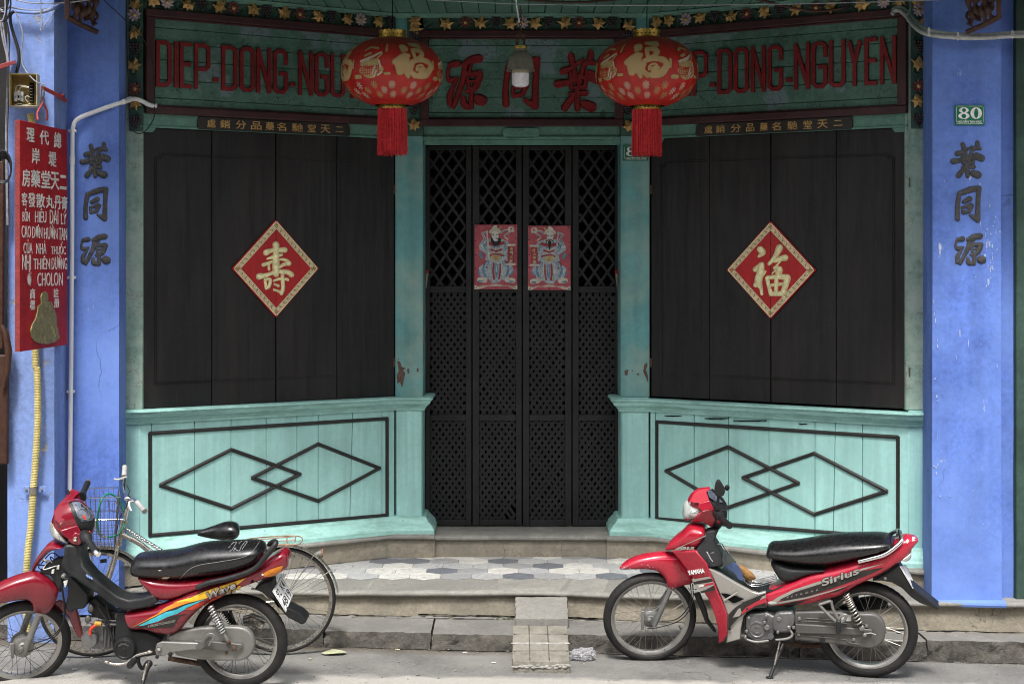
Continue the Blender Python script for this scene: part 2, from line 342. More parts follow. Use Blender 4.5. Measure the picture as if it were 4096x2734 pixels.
# kerb: a row of long rough stones
KERB = [(-4.2, 10.14), (-2.6, 10.08), (-1.15, 10.02), (.62, 9.95), (2.75, 9.87), (4.4, 9.80)]
STEP = [(-4.2, 10.56), (-2.5, 10.46), (-1.2, 10.37), (.1, 10.36), (.62, 10.29), (2.4, 10.06), (4.4, 9.86 + .09)]
def along(pl, x):
    for (x0, y0), (x1, y1) in zip(pl, pl[1:]):
        if x <= x1: return y0 + (y1 - y0) * (x - x0) / (x1 - x0)
    return pl[-1][1]
kerb = sgroup('kerb', (0, 9.95, 0))
def kz(x): return .106 - .008 * x
joints = [-4.2, -3.2, -2.15, -1.16, -.49, .25, 1.05, 1.75, 2.52, 3.3, 4.3]
for i, (a, b) in enumerate(zip(joints, joints[1:])):
    mb = MB(); r = random.Random(i); g_ = .005 + (.004 if i in (3,) else -.002)
    nx, nz_ = 22, 5; vs = []; fs = []
    x0, x1 = a + g_, b - g_; dy = r.uniform(-.012, .012); dz = r.uniform(-.006, .006)
    for j in range(nz_ + 1):                                       # rough front face then worn top
        for k in range(nx + 1):
            x = x0 + (x1 - x0) * k / nx; t = j / nz_
            z = -.06 + (kz(x) + .06 + dz) * t; y = along(KERB, x) + dy
            e = 1 if 0 < j < nz_ else 0
            vs.append((x + e * r.uniform(-.006, .006), y + r.uniform(-.020, .014) * (1 if j < nz_ else .4) - .02 * (1 - t), z - (r.uniform(0, .006) if j == nz_ else 0)))
    for k in range(nx + 1):
        x = x0 + (x1 - x0) * k / nx; vs.append((x, along(KERB, x) + dy + .03, kz(x) + dz + .002))
    for k in range(nx + 1):
        x = x0 + (x1 - x0) * k / nx; vs.append((x, along(STEP, x) + .06, kz(x) + dz))
    w_ = nx + 1
    for j in range(nz_ + 2):
        for k in range(nx): fs.append((j * w_ + k, j * w_ + k + 1, (j + 1) * w_ + k + 1, (j + 1) * w_ + k))
    for side in (0, nx):
        fs.append(tuple(j * w_ + side for j in range(nz_ + 3)))
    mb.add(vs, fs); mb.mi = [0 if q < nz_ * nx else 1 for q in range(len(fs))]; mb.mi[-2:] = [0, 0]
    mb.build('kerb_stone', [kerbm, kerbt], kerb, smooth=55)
mb = MB(); mb.sweep([(x, y) for x, y in KERB], [(-.03, -.08), (-.03, .06), (-.6, .06), (-.6, -.08)]); mb.build('bedding', mortar, kerb, kind='stuff')

# front step: riser wall with rounded nosing, cracked foot
step = sgroup('front_step', (0, 10.4, .1))
mb = MB(); zz = [0] * len(STEP)
mb.sweep(STEP, [(-.035, .06), (-.035, .262), (-.3, .262), (-.3, .06)], zz); mb.build('riser', stone, step)
fine = spline([(x, y) for x, y in STEP], 10); rr = random.Random(11)
prof = [(-.6, .286), (-.012, .286), (-.002, .282), (.004, .274), (.004, .264), (-.002, .256), (-.014, .252), (-.045, .250), (-.6, .250)]
mb = MB(); fz = [rr.uniform(-.0025, .0025) for _ in fine]
nm = []
mb.sweep([(x, y + rr.uniform(-.004, .004)) for x, y in fine], prof, fz); mb.build('nosing', nose, step, smooth=40)
mb = MB()                                                          # broken bits and a crack line at the foot of the riser
for i in range(70):
    x = -2.6 + 5.6 * i / 70 + rr.uniform(-.03, .03); y = along(STEP, x) + .035 - .012
    mb.ball((x, y - rr.uniform(-.01, .006), kz(x) + rr.uniform(-.004, .006)), rr.uniform(.03, .07), rr.uniform(.008, .016), rr.uniform(.004, .012), seg=9)
mb.build('crumbled_mortar', kerbt, step, smooth=50, kind='stuff')

def gap_line(par, line, dy, zf, a, b, h0, seed, name):
    r_ = random.Random(seed); n_ = int((b - a) / .025); up, lo = [], []; w1 = 0
    for i in range(n_ + 1):
        x = a + (b - a) * i / n_; w1 = .8 * w1 + r_.uniform(-1, 1) * h0 * .45; m_ = max(.0, .5 + .5 * math.sin(x * 5 + seed) + r_.uniform(-.5, .5)) * h0
        up.append((x, along(line, x) + dy, zf(x) + w1 + m_ + .0012)); lo.append((x, along(line, x) + dy, zf(x) + w1 - .0012))
    mb = MB(); mb.add(up + lo, [(i, i + 1, n_ + 2 + i, n_ + 1 + i) for i in range(n_)]); mb.build(name, void, par, fix=False)
gap_line(step, STEP, .030, lambda x: kz(x) + .012, -2.5, 3.6, .004, 1, 'crack'); gap_line(step, STEP, .029, lambda x: kz(x) + .019, -.6, .6, .004, 5, 'crack')
gap_line(kerb, KERB, -.055, lambda x: -.015 * x + .007, -3.5, 4, .003, 3, 'crack')
# terrace slab and hexagonal marble tiles
ZT = .287
mb = MB(); L_ = [(x, y + .05) for x, y in STEP]
mb.add([(x, y, ZT - .001) for x, y in L_] + [(x, 12.3, ZT - .001) for x, y in L_], [(i, i + 1, len(L_) + i + 1, len(L_) + i) for i in range(len(L_) - 1)])
ter = struct(mb.build('terrace', conc, fix=False)); 
s_ = .1196; wdt = .2072; rT = random.Random(21); tilemesh = []
def hexmesh(mi, var):
    m_ = MB(); g = .0016; ss = s_ - g; k6 = [(ss * math.sin(R_(60 * k)) , ss * math.cos(R_(60 * k))) for k in range(6)]
    b_ = .002
    vs = [(x, y, 0) for x, y in k6] + [(x, y, .0035) for x, y in k6] + [(x * (1 - b_ / s_), y * (1 - b_ / s_), .0045) for x, y in k6]
    m_.add(vs, [(i, (i + 1) % 6, 6 + (i + 1) % 6, 6 + i) for i in range(6)] + [(6 + i, 6 + (i + 1) % 6, 12 + (i + 1) % 6, 12 + i) for i in range(6)] + [tuple(range(12, 18))])
    me = bpy.data.meshes.new('tile'); me.from_pydata(m_.v, [], m_.f); me.materials.append(tmat[mi]); return me
tm = [hexmesh(i, 0) for i in range(4)]
darks = {(0, -6), (0, 2), (0, 5), (1, -1), (1, 6), (2, 3), (2, -5), (3, 1), (3, -2), (3, -3), (4, 5), (0, 11), (2, 9), (1, -9)}
for r in range(5):
    y = 10.85 + r * 1.5 * s_
    for c in range(-12, 16):
        x = -.4757 + wdt / 2 + c * wdt + (wdt / 2 if r % 2 else 0)
        if x < -.8 and y > 12.13 + .635 * x + .14: continue
        if x > .95 and y > 12.224 - .635 * x + .14: continue
        if x > 2.75 or x < -2.55: continue
        k = 3 if (r, c) in darks else rT.choices([0, 1, 2], [.42, .36, .22])[0]
        o = bpy.data.objects.new('tile', tm[k]); COL.objects.link(o); o.location = (x, y, ZT + rT.uniform(-.0006, .0006)); o.parent = ter
        o.rotation_euler = (rT.uniform(-.002, .002), rT.uniform(-.002, .002), 0)

# ------------------------------------------------------------ facade frames
A, B, C, D, E = (-2.535, 10.59), (-2.427, 10.588), (-.835, 11.6), (-.635, 11.6), (-.635, 11.96)
A2, B2, C2, D2, E2 = (2.703, 10.584), (2.583, 10.584), (.983, 11.6), (.775, 11.6), (.775, 11.96)
FL = Frame((C[0], C[1], 0), (C[0] - B[0], C[1] - B[1], 0))         # left wing, u=0 at the inner corner, negative outwards
FRt = Frame((C2[0], C2[1], 0), (B2[0] - C2[0], B2[1] - C2[1], 0))  # right wing, u=0 at the inner corner
FC = Frame((0, 11.6, 0), (1, 0, 0)); FD = Frame((0, 11.93, 0), (1, 0, 0))
shop = thing('shop_building', (0, 11.6, .287), 'old timber shop front with teal panels, black shutters and a recessed doorway between blue pillars', 'building')
# stone ledge the timber stands on (slightly sagging to the right)
ledge = sgroup('threshold_ledge', (0, 11.5, .287))
LG = [(-3.0, 10.40), (-2.50, 10.40), (-.868, 11.478), (-.548, 11.478)]
LG2 = [(-.548, 11.515), (.672, 11.515)]
LG3 = [(.672, 11.478), (1.01, 11.478), (2.61, 10.42), (3.1, 10.42)]
for pl, zs in ((LG, [.462, .462, .458, .456]), (LG2, [.445, .445]), (LG3, [.446, .442, .408, .402])):
    mb = MB(); mb.sweep(pl, [(-.028, .287 - .45), (-.028, -.026), (-.5, -.026), (-.5, .287 - .45)], zs); mb.build('riser', stone, ledge)
    mb = MB(); mb.sweep(pl, [(-.5, 0), (-.012, 0), (-.003, -.004), (.004, -.013), (.003, -.024), (-.006, -.032), (-.026, -.037), (-.5, -.037)], zs); mb.build('nosing', nose, ledge, smooth=40)
# posts
def post(name, x0, x1, y0, y1, z0, z1, mat, par=shop, bv=.006):
    mb = MB(); mb.box(Frame((0, 0, 0), (1, 0, 0)), x0, x1, -y1, -y0, z0, z1); return mb.build(name, mat, par, bevel=bv)
ZS = 1.42
post('post', D[0] - .2, D[0], 11.6, 12.0, ZS, 4.3, tealpost); post('post', D2[0], C2[0], 11.6, 12.0, ZS, 4.3, tealpost)
post('post', C[0] + .004, D[0] - .004, 11.602, 12.0, .50, ZS, teal); post('post', D2[0] + .004, C2[0] - .004, 11.602, 12.0, .50, ZS, teal)
post('post', A[0] + .01, B[0] + .02, 10.59, 10.75, ZS, 4.3, sage); post('post', B2[0] - .02, A2[0], 10.584, 10.75, ZS, 4.3, sage)
post('post', A[0] - .05, B[0], 10.592, 10.75, .50, ZS, teal); post('post', B2[0], A2[0] + .06, 10.586, 10.75, .46, ZS, teal)
# slim fillets on the posts' edges
mb = MB()
for x in (D[0] - .012, C[0] + .006, D2[0] + .006, C2[0] - .012):
    mb.box(FC, x, x + .006, -.001, .004, .56, 3.3)
mb.build('fillet', tealpost, shop)
peel = M('bare_wood', (.12, .07, .055), .8, var=.3, vs=30, bump=.3)
for org, polys in (((1024, 1400), ([(1265, 95), (1290, 100), (1308, 150), (1340, 158), (1318, 182), (1338, 205), (1330, 245), (1308, 340), (1290, 285), (1268, 300), (1260, 225), (1278, 185)], [(1352, 170), (1372, 160), (1376, 200), (1360, 215)], [(1440, 160), (1458, 158), (1455, 195), (1440, 195)], [(1272, 60), (1280, 78), (1270, 85)])),
                   ((2048, 1400), ([(1185, 128), (1212, 108), (1212, 150), (1200, 170), (1218, 230), (1220, 290), (1196, 240), (1175, 190)], [(1008, 182), (1043, 170), (1036, 222), (1010, 224)], [(1112, 205), (1142, 212), (1130, 228)], [(1070, 176), (1092, 182), (1075, 190)]))):
    for pl in polys:
        mb = MB(); pp_ = [(org[0] + x / 2.24, org[1] + y / 2.24) for x, y in pl]; mb.pp(FC, pp_, -.002, .0012); mb.build('peeled_patch', peel, shop)
# wainscot planks of the lower panels
def planks(fr, xs, zfun, ztop, mat, n0, n1, par, gap=.0022, seed=1, name='plank', slant=None):
    us = [fr.px(x, y, n1)[0] for x, y in xs]; r = random.Random(seed)
    for i, (a, b) in enumerate(zip(us, us[1:])):
        mb = MB(); d = r.uniform(-.0025, .0025); sa = slant.get(i, 0) if slant else 0; sb = slant.get(i + 1, 0) if slant else 0
        pts = [(a + gap + sa, zfun(a)), (b - gap + sb, zfun(b)), (b - gap - sb, ztop), (a + gap - sa, ztop)]
        mb.prism(fr, pts, n0, n1 + d); mb.build(name, mat, par, bevel=.0015, bseg=1)
ML = 1850
panL = thing('wall_panel', (-1.6, 11.1, .46), 'teal plank panel with two interlocking black diamonds left of the doorway, behind the bicycle', 'panel', 'plank panels under the shutters')
panR = thing('wall_panel', (1.8, 11.1, .44), 'teal plank panel with two interlocking black diamonds right of the doorway, behind the motorbike saddle', 'panel', 'plank panels under the shutters')
planks(FL, [(558, ML), (606, ML), (778, ML), (924, ML), (1065, ML), (1188, ML), (1273, ML), (1405, ML), (1528, ML), (1579, ML)], lambda u: .55, 1.345, teal, -.05, -.004, panL, slant={7: -.012})
planks(FRt, [(2601, ML), (2622, ML), (2776, ML), (2913, ML), (3076, ML), (3260, ML), (3337, ML), (3450, ML), (3634, ML)], lambda u: .50, 1.335, teal, -.05, -.004, panR, seed=2, slant={6: -.008})
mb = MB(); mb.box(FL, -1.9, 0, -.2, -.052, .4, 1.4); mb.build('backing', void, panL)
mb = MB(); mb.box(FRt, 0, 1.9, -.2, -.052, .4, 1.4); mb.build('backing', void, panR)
# worm-eaten gaps under the right sill
mb = MB()
for a, b, y in ((2658, 2726, 1664), (2818, 2915, 1674), (2932, 3065, 1683), (3195, 3228, 1696)):
    k = 9; top = [(a + (b - a) * i / k, y - 3) for i in range(k + 1)]; bot = [(a + (b - a) * i / k, y + 2.5 * math.sin(math.pi * i / k) + RND.uniform(-1, 1)) for i in range(k, -1, -1)]
    mb.pp(FRt, top + bot, -.01, .0015)
mb.build('rot_gap', void, panR)
# black rounded batten trim: frame and diamonds
def batten(mb, fr, pts, wd=.0255, closed=False, h=.55, n=0.0):
    q = [fr.px(x, y, n) for x, y in pts]
    if closed: q = q + [q[0]]
    for i, (a, b) in enumerate(zip(q, q[1:])):
        dx, dz = b[0] - a[0], b[1] - a[1]; L = math.hypot(dx, dz); dx /= L; dz /= L; k = 7; vs = []
        e = wd * .5
        for (c, sg) in ((a, -1), (b, 1)):
            for j in range(k):
                t = math.pi * j / (k - 1); o = math.cos(t) * wd / 2; hh = math.sin(t) * wd * h + (.0004 * (i % 2))
                vs.append(fr.pt(c[0] + dx * e * sg * .4 - dz * o, n + hh, c[1] + dz * e * sg * .4 + dx * o))
        mb.add(vs, [(j, j + 1, k + j + 1, k + j) for j in range(k - 1)] + [tuple(range(k)), tuple(range(k, 2 * k))[::-1]])
def each_batten(fr, segs, par, closed=True):
    for s in segs:
        mb = MB(); batten(mb, fr, s, closed=closed, n=-.003); mb.build('batten', blacktrim, par, smooth=45)
each_batten(FL, [[(600, 1732), (1548, 1673), (1548, 2059), (600, 2140)], [(640, 1939), (925, 1797), (1200, 1895), (925, 2033)], [(1008, 1910), (1273, 1775), (1518, 1871), (1273, 2002)]], panL)
each_batten(FRt, [[(2628, 1686), (3592, 1747), (3592, 2150), (2628, 2073)], [(2664, 1882), (2912, 1786), (3196, 1931), (2912, 2028)], [(2972, 1909), (3257, 1812), (3548, 1963), (3257, 2056)]], panR)
# sill and base mouldings, mitred round the posts
sillp = [(-.06, 0), (.062, 0), (.070, -.005), (.072, -.014), (.066, -.021), (.058, -.024), (.054, -.034), (.050, -.046), (.036, -.058), (.028, -.062), (.028, -.068), (.020, -.074), (.014, -.088), (.010, -.096), (-.06, -.096)]
for pl, z in (([(-2.60, 10.59), B, C, D, E], [1.424] * 5), ([E2, D2, C2, B2, (2.74, 10.584)], [1.414, 1.414, 1.412, 1.408, 1.408])):
    mb = MB(); mb.sweep(pl, sillp, z); mb.build('sill_moulding', tealwood, shop, smooth=35)
basep = [(-.06, 0), (.084, 0), (.084, .028), (.076, .036), (.072, .05), (.052, .072), (.036, .084), (.030, .098), (.022, .112), (.006, .118), (-.06, .118)]
for pl, z in (([(-2.62, 10.59), B, C, D, E], [.462, .462, .458, .456, .456]), ([E2, D2, C2, B2, (2.78, 10.584)], [.446, .446, .442, .408, .406])):
    mb = MB(); mb.sweep(pl, basep, z); mb.build('base_moulding', tealwood, shop, smooth=35)
# ------------------------------------------------------------ shutters: four leaves of two boards each
def leaf(fr, x0, xm, x1, y, label, ins, seed, outer):
    u0, um, u1 = [fr.px(x, y, 0)[0] for x in (x0, xm, x1)]
    z0, z1 = 1.427, 3.262
    t = thing('window_shutter', fr.pt((u0 + u1) / 2, 0, z0), label, 'shutter', 'black board shutters beside the doorway'); r = random.Random(seed)
    for a, b in ((u0, um), (um, u1)):
        mb = MB(); d = r.uniform(-.002, .002); mb.box(fr, a + .002, b - .002, -.05, -.012 + d, z0, z1); mb.build('board', black, t, bevel=.0018, bseg=1)
    # sunken double line moulding, notched at the outer top corner
    uo, ui = (u0 + ins, u1) if outer == 'l' else (u1 - ins, u0)
    s = 1 if outer == 'l' else -1; zt, zb = z1 - .165, z0 + .155
    path = [(ui, zb), (uo, zb), (uo, zt - .02), (uo + s * .035, zt - .02), (uo + s * .05, zt), (ui, zt)]
    for off in (0, .013):
        mb = MB(); pp_ = [(ui, zb + off), (uo + s * off, zb + off), (uo + s * off, zt - .02 - off), (uo + s * (.035 + off * .6), zt - .02 - off), (uo + s * (.052 + off * .5), zt - off), (ui, zt - off)]
        mb.tube([fr.pt(u, -.0115, z) for u, z in pp_], .0032, 6); mb.build('moulding', black, t, smooth=50)
    ho = u0 if outer == 'l' else u1
    for z in (z0 + .24, z1 - .36):
        mb = MB(); mb.tube([fr.pt(ho, -.006, z - .032), fr.pt(ho, -.006, z + .032)], .006, 8); mb.box(fr, ho - .012, ho + .012, -.012, -.007, z - .03, z + .03); mb.build('hinge', rust, t)
    return t
rust = M('iron_rust', (.10, .06, .042), .8, metal=.3, var=.4, vs=30, bump=.5, bs=120, col2=(.22, .17, .12), thr=.62, cs=40)
leaf(FL, 563, 850, 1105, 1100, 'outer left black shutter leaf of two boards beside the left blue pillar', .10, 1, 'l')
leaf(FL, 1107, 1350, 1581, 1100, 'inner left black shutter leaf of two boards next to the left doorway post', .06, 2, 'r')
leaf(FRt, 2601, 2835, 3079, 1100, 'inner right black shutter leaf of two boards next to the right doorway post', .075, 3, 'l')
leaf(FRt, 3081, 3342, 3635, 1100, 'outer right black shutter leaf of two boards beside the right blue pillar', .10, 4, 'r')
# dark room behind
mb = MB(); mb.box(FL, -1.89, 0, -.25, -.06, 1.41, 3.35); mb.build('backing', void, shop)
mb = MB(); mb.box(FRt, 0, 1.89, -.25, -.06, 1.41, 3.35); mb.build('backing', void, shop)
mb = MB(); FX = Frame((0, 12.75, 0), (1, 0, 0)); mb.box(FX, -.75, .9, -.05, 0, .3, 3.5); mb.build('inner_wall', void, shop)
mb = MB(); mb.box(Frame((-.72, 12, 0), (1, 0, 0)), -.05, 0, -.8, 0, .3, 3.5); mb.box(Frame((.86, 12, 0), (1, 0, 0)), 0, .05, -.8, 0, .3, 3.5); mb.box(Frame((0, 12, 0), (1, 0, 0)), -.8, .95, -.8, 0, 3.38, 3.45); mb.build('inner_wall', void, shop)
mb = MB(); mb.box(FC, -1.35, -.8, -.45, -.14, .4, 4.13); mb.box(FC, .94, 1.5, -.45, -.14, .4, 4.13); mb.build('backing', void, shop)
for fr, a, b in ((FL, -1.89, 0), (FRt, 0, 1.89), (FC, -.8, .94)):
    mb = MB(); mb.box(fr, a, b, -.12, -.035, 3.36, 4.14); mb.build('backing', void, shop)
# lintels between shutters / door and the signboards, with stepped ends
def lint(fr, u0, u1, z0, z1, n0, n1, name='lintel', step=.09, both=True):
    mb = MB(); pts = [(u0, z0 - .03), (u0 + step, z0 - .03), (u0 + step + .02, z0), (u1 - step - .02, z0), (u1 - step, z0 - .03), (u1, z0 - .03), (u1, z1), (u0, z1)]
    mb.prism(fr, pts, n0, n1); return mb.build(name, lintel, shop, bevel=.004)
lint(FL, -1.885, -.002, 3.262, 3.39, -.06, .004); lint(FRt, .002, 1.893, 3.262, 3.39, -.06, .004)
mb = MB(); 
lint(FC, D[0] + .001, D2[0] - .001, 3.262, 3.39, -.1, -.02)
mb = MB(); mb.box(FC, D[0], D2[0], -.06, -.025, 3.222, 3.2619); mb.box(FC, D[0], D2[0], -.3, .004, 3.262, 3.28); mb.build('lintel_moulding', lintel, shop, bevel=.004)
for fr, a, b in ((FL, -1.885, 0), (FRt, 0, 1.893)):
    mb = MB(); mb.box(fr, a, b, -.05, .016, 3.262, 3.276); mb.build('lintel_moulding', lintel, shop, bevel=.004)
# year tablet 1958 above the door
tab = thing('year_tablet', (.03, 11.58, 3.3), 'small rounded tablet with the year carved in relief above the lattice door', 'tablet')
mb = MB(); pts = []; u0, u1, zt, zb = FC.px(2012, 0)[0], FC.px(2158, 0)[0], FC.px(0, 512)[1], FC.px(0, 553)[1]; rr_ = (zt - zb) * .42
for cx_, cz_, a0 in ((u1 - rr_, zt - rr_, 0), (u0 + rr_, zt - rr_, 90), (u0 + rr_, zb + rr_, 180), (u1 - rr_, zb + rr_, 270)):
    pts += [(cx_ + rr_ * math.cos(R_(a0 + k * 18)), cz_ + rr_ * math.sin(R_(a0 + k * 18))) for k in range(6)]
mb.prism(FC, pts, -.02, .004); mb.build('plate', lintel, tab, bevel=.003)
mb = MB(); text_to(mb, '1958', lambda x, y, n: FC.pt(x, .004 + n, y), u0 + .05, zb + .012, u1 - .05, zt - .012, .005, bold=-.02); mb.build('numerals', lintel, tab)
# ------------------------------------------------------------ signboards
def board(fr, u0, u1, label, joints, frame_w=(.045, .055), ends=(1, 1), n0=.0):
    zt, zb = 4.035, 3.352
    t = thing('signboard', fr.pt((u0 + u1) / 2, n0, zb), label, 'signboard', 'signboards above the doorway and shutters')
    fw = .062
    mb = MB()
    mb.box(fr, u0, u1, n0 - .03, n0 + .045, zt - .05, zt); mb.build('frame_rail', maroon, t, bevel=.006)
    mb = MB(); mb.box(fr, u0, u1, n0 - .03, n0 + .045, zb, zb + .05); mb.build('frame_rail', maroon, t, bevel=.006)
    for e, a, b in ((ends[0], u0, u0 + fw), (ends[1], u1 - fw, u1)):
        if e: mb = MB(); mb.box(fr, a, b, n0 - .03, n0 + .0445, zb + .051, zt - .051); mb.build('frame_stile', maroon, t, bevel=.006)
    zs = [zb + .05] + joints + [zt - .05]
    for a, b in zip(zs, zs[1:]):
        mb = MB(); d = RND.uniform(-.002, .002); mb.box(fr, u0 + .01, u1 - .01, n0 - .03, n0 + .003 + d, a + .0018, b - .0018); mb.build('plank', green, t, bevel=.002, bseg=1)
    # inner moulding
    mb = MB()
    for z in (zt - .056, zb + .056): mb.box(fr, u0 + fw, u1 - fw, n0, n0 + .02, z - .006, z + .006)
    mb.build('inner_moulding', maroon, t, bevel=.003)
    return t
JN = [3.46, 3.58, 3.71, 3.82, 3.92]
uL0 = FL.px(576, 250)[0]; uR1 = FRt.px(3634, 250)[0]
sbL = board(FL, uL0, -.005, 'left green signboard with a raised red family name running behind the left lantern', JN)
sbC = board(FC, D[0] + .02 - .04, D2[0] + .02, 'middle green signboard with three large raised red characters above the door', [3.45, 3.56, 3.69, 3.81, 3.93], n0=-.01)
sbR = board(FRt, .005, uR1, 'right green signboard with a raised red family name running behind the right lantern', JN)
# condensed block letters as bent bars on a unit cell
GL = {'D': [[(0, 0), (0, 1), (.72, 1), (1, .93), (1, .07), (.72, 0), (0, 0)]], 'I': [[(.5, 0), (.5, 1)]], 'E': [[(.95, 1), (0, 1), (0, 0), (.95, 0)], [(0, .52), (.85, .52)]],
      'P': [[(0, 0), (0, 1), (.72, 1), (1, .93), (1, .5), (.75, .43), (0, .43)]], '-': [[(0, .2), (1, .2)]], 'O': [[(.25, 1), (.75, 1), (1, .93), (1, .07), (.75, 0), (.25, 0), (0, .07), (0, .93), (.25, 1)]],
      'N': [[(0, 0), (0, 1), (1, 0), (1, 1)]], 'G': [[(1, .72), (1, .93), (.75, 1), (.25, 1), (0, .93), (0, .07), (.25, 0), (.75, 0), (1, .07), (1, .45), (.55, .45)]],
      'U': [[(0, 1), (0, .07), (.25, 0), (.75, 0), (1, .07), (1, 1)]], 'Y': [[(0, 1), (.5, .5), (1, 1)], [(.5, .52), (.5, 0)]]}
def bars(mb, fr, strokes, u0, u1, z0, z1, wd, n0, n1):
    h = wd / 2; k = 0; parts = []
    for st in strokes:                                             # part at sharp turns
        cur = [st[0]]
        for i in range(1, len(st)):
            cur.append(st[i])
            if i < len(st) - 1:
                a = ((st[i][0] - st[i - 1][0]) * (u1 - u0), (st[i][1] - st[i - 1][1]) * (z1 - z0)); b = ((st[i + 1][0] - st[i][0]) * (u1 - u0), (st[i + 1][1] - st[i][1]) * (z1 - z0))
                if a[0] * b[0] + a[1] * b[1] < -1e-6: parts.append(cur); cur = [st[i]]
        parts.append(cur)
    for st in parts:
        q = [(u0 + h + (u1 - u0 - 2 * h) * x, z0 + h + (z1 - z0 - 2 * h) * y) for x, y in st]
        closed = st[0] == st[-1] and len(st) > 2
        if closed: q = q[:-1]
        m = len(q); L, R = [], []
        for i in range(m):
            ds = []
            if closed or i > 0: a, b = q[i - 1], q[i]; d = math.hypot(b[0] - a[0], b[1] - a[1]); ds.append(((b[0] - a[0]) / d, (b[1] - a[1]) / d))
            if closed or i < m - 1: a, b = q[i], q[(i + 1) % m]; d = math.hypot(b[0] - a[0], b[1] - a[1]); ds.append(((b[0] - a[0]) / d, (b[1] - a[1]) / d))
            nx, ny = -(ds[0][1] + ds[-1][1]), ds[0][0] + ds[-1][0]; l = math.hypot(nx, ny) or 1; nx /= l; ny /= l
            c = max(.38, nx * -ds[0][1] + ny * ds[0][0]); o = h / c
            px_, py_ = q[i]
            if not closed and i == 0 and min(abs(ds[0][0]), abs(ds[0][1])) < .02: px_ -= ds[0][0] * h; py_ -= ds[0][1] * h
            if not closed and i == m - 1 and min(abs(ds[0][0]), abs(ds[0][1])) < .02: px_ += ds[0][0] * h; py_ += ds[0][1] * h
            L.append((px_ + nx * o, py_ + ny * o)); R.append((px_ - nx * o, py_ - ny * o))
        top = n1 + .0003 * k; k += 1; vs = []
        for (a, b) in zip(L, R): vs += [fr.pt(a[0], n0, a[1]), fr.pt(a[0], top, a[1]), fr.pt(b[0], top, b[1]), fr.pt(b[0], n0, b[1])]
        fs = []
        for i in range(m if closed else m - 1):
            a0, b0 = i * 4, ((i + 1) % m) * 4
            fs += [(a0 + j, a0 + (j + 1) % 4, b0 + (j + 1) % 4, b0 + j) for j in range(4)]
        if not closed: fs += [(0, 1, 2, 3), tuple((m - 1) * 4 + j for j in (3, 2, 1, 0))]
        mb.add(vs, fs)
def letters(fr, t, spec, z0, z1):
    for ch, a, b in spec:
        ua, ub = fr.px(a, 270, .02)[0], fr.px(b, 270, .02)[0]
        mb = MB()
        if ch == '-':
            mb.box(fr, ua, ub, .002, .018, z0 + .055, z0 + .083)
        else: bars(mb, fr, GL[ch], ua, ub, z0, z1, .0275, .002, .020)
        mb.build('letter', redlet, t, bevel=.0025)
letters(FL, sbL, [('D', 624, 688), ('I', 696, 716), ('E', 720, 770), ('P', 778, 843), ('-', 853, 876), ('D', 887, 951), ('O', 960, 1021), ('N', 1027, 1086), ('G', 1094, 1153), ('-', 1160, 1184), ('N', 1195, 1254), ('G', 1261, 1317), ('U', 1324, 1381), ('Y', 1386, 1438), ('E', 1447, 1487), ('N', 1496, 1548)], 3.532, 3.836)
letters(FRt, sbR, [('D', 2632, 2686), ('I', 2694, 2712), ('E', 2718, 2760), ('P', 2768, 2829), ('-', 2836, 2860), ('D', 2868, 2927), ('O', 2934, 2993), ('N', 3002, 3061), ('G', 3069, 3130), ('-', 3140, 3166), ('N', 3174, 3238), ('G', 3245, 3307), ('U', 3315, 3380), ('Y', 3387, 3447), ('E', 3456, 3509), ('N', 3518, 3584)], 3.548, 3.862)
# brush characters (pixel traces, x right, y down)
YE = [[(345, 165, 38), (362, 235, 36), (375, 300, 34)], [(292, 255, 42), (350, 235, 34), (432, 180, 10)], [(481, 145, 34), (475, 190, 38), (430, 225, 32), (405, 330, 30)], [(480, 200, 34), (507, 206, 28)],
      [(255, 332, 46), (330, 320, 36), (440, 292, 34), (518, 300, 58)], [(342, 275, 30), (350, 352, 30)], [(398, 290, 26), (398, 360, 26)], [(452, 268, 28), (440, 350, 28)], [(472, 262, 30), (500, 275, 34)],
      [(348, 356, 24), (442, 347, 24)], [(338, 392, 22), (445, 387, 36)], [(384, 372, 38), (390, 480, 34)], [(362, 402, 30), (330, 440, 40), (303, 475, 42)], [(440, 452, 50), (485, 468, 60)]]
TONG = [[(310, 668, 38), (290, 800, 36), (292, 915, 42)], [(312, 672, 36), (420, 632, 48), (505, 618, 40)], [(503, 622, 42), (495, 760, 38), (490, 928, 46)], [(488, 925, 40), (450, 905, 36), (415, 885, 20)],
        [(355, 752, 32), (412, 722, 44)], [(337, 805, 20), (345, 862, 26)], [(345, 808, 22), (425, 785, 38)], [(430, 790, 38), (408, 842, 32)], [(347, 862, 26), (408, 846, 30)]]
YUAN = [[(270, 1150, 34), (315, 1142, 44)], [(262, 1152, 24), (246, 1212, 22), (268, 1242, 36), (322, 1228, 18)], [(318, 1240, 16), (268, 1320, 38), (264, 1380, 36)], [(376, 1150, 40), (430, 1122, 48), (492, 1112, 50)],
        [(385, 1155, 34), (368, 1240, 38), (330, 1320, 34), (292, 1398, 28)], [(430, 1152, 20), (415, 1200, 24)], [(420, 1207, 28), (490, 1202, 42)], [(500, 1205, 42), (472, 1275, 40), (435, 1300, 30)],
        [(400, 1200, 22), (415, 1292, 26)], [(415, 1250, 18), (470, 1246, 20)], [(402, 1308, 28), (460, 1296, 26)], [(435, 1300, 34), (430, 1398, 36)], [(370, 1345, 30), (377, 1385, 44), (420, 1402, 28)], [(500, 1356, 70), (515, 1360, 64)]]
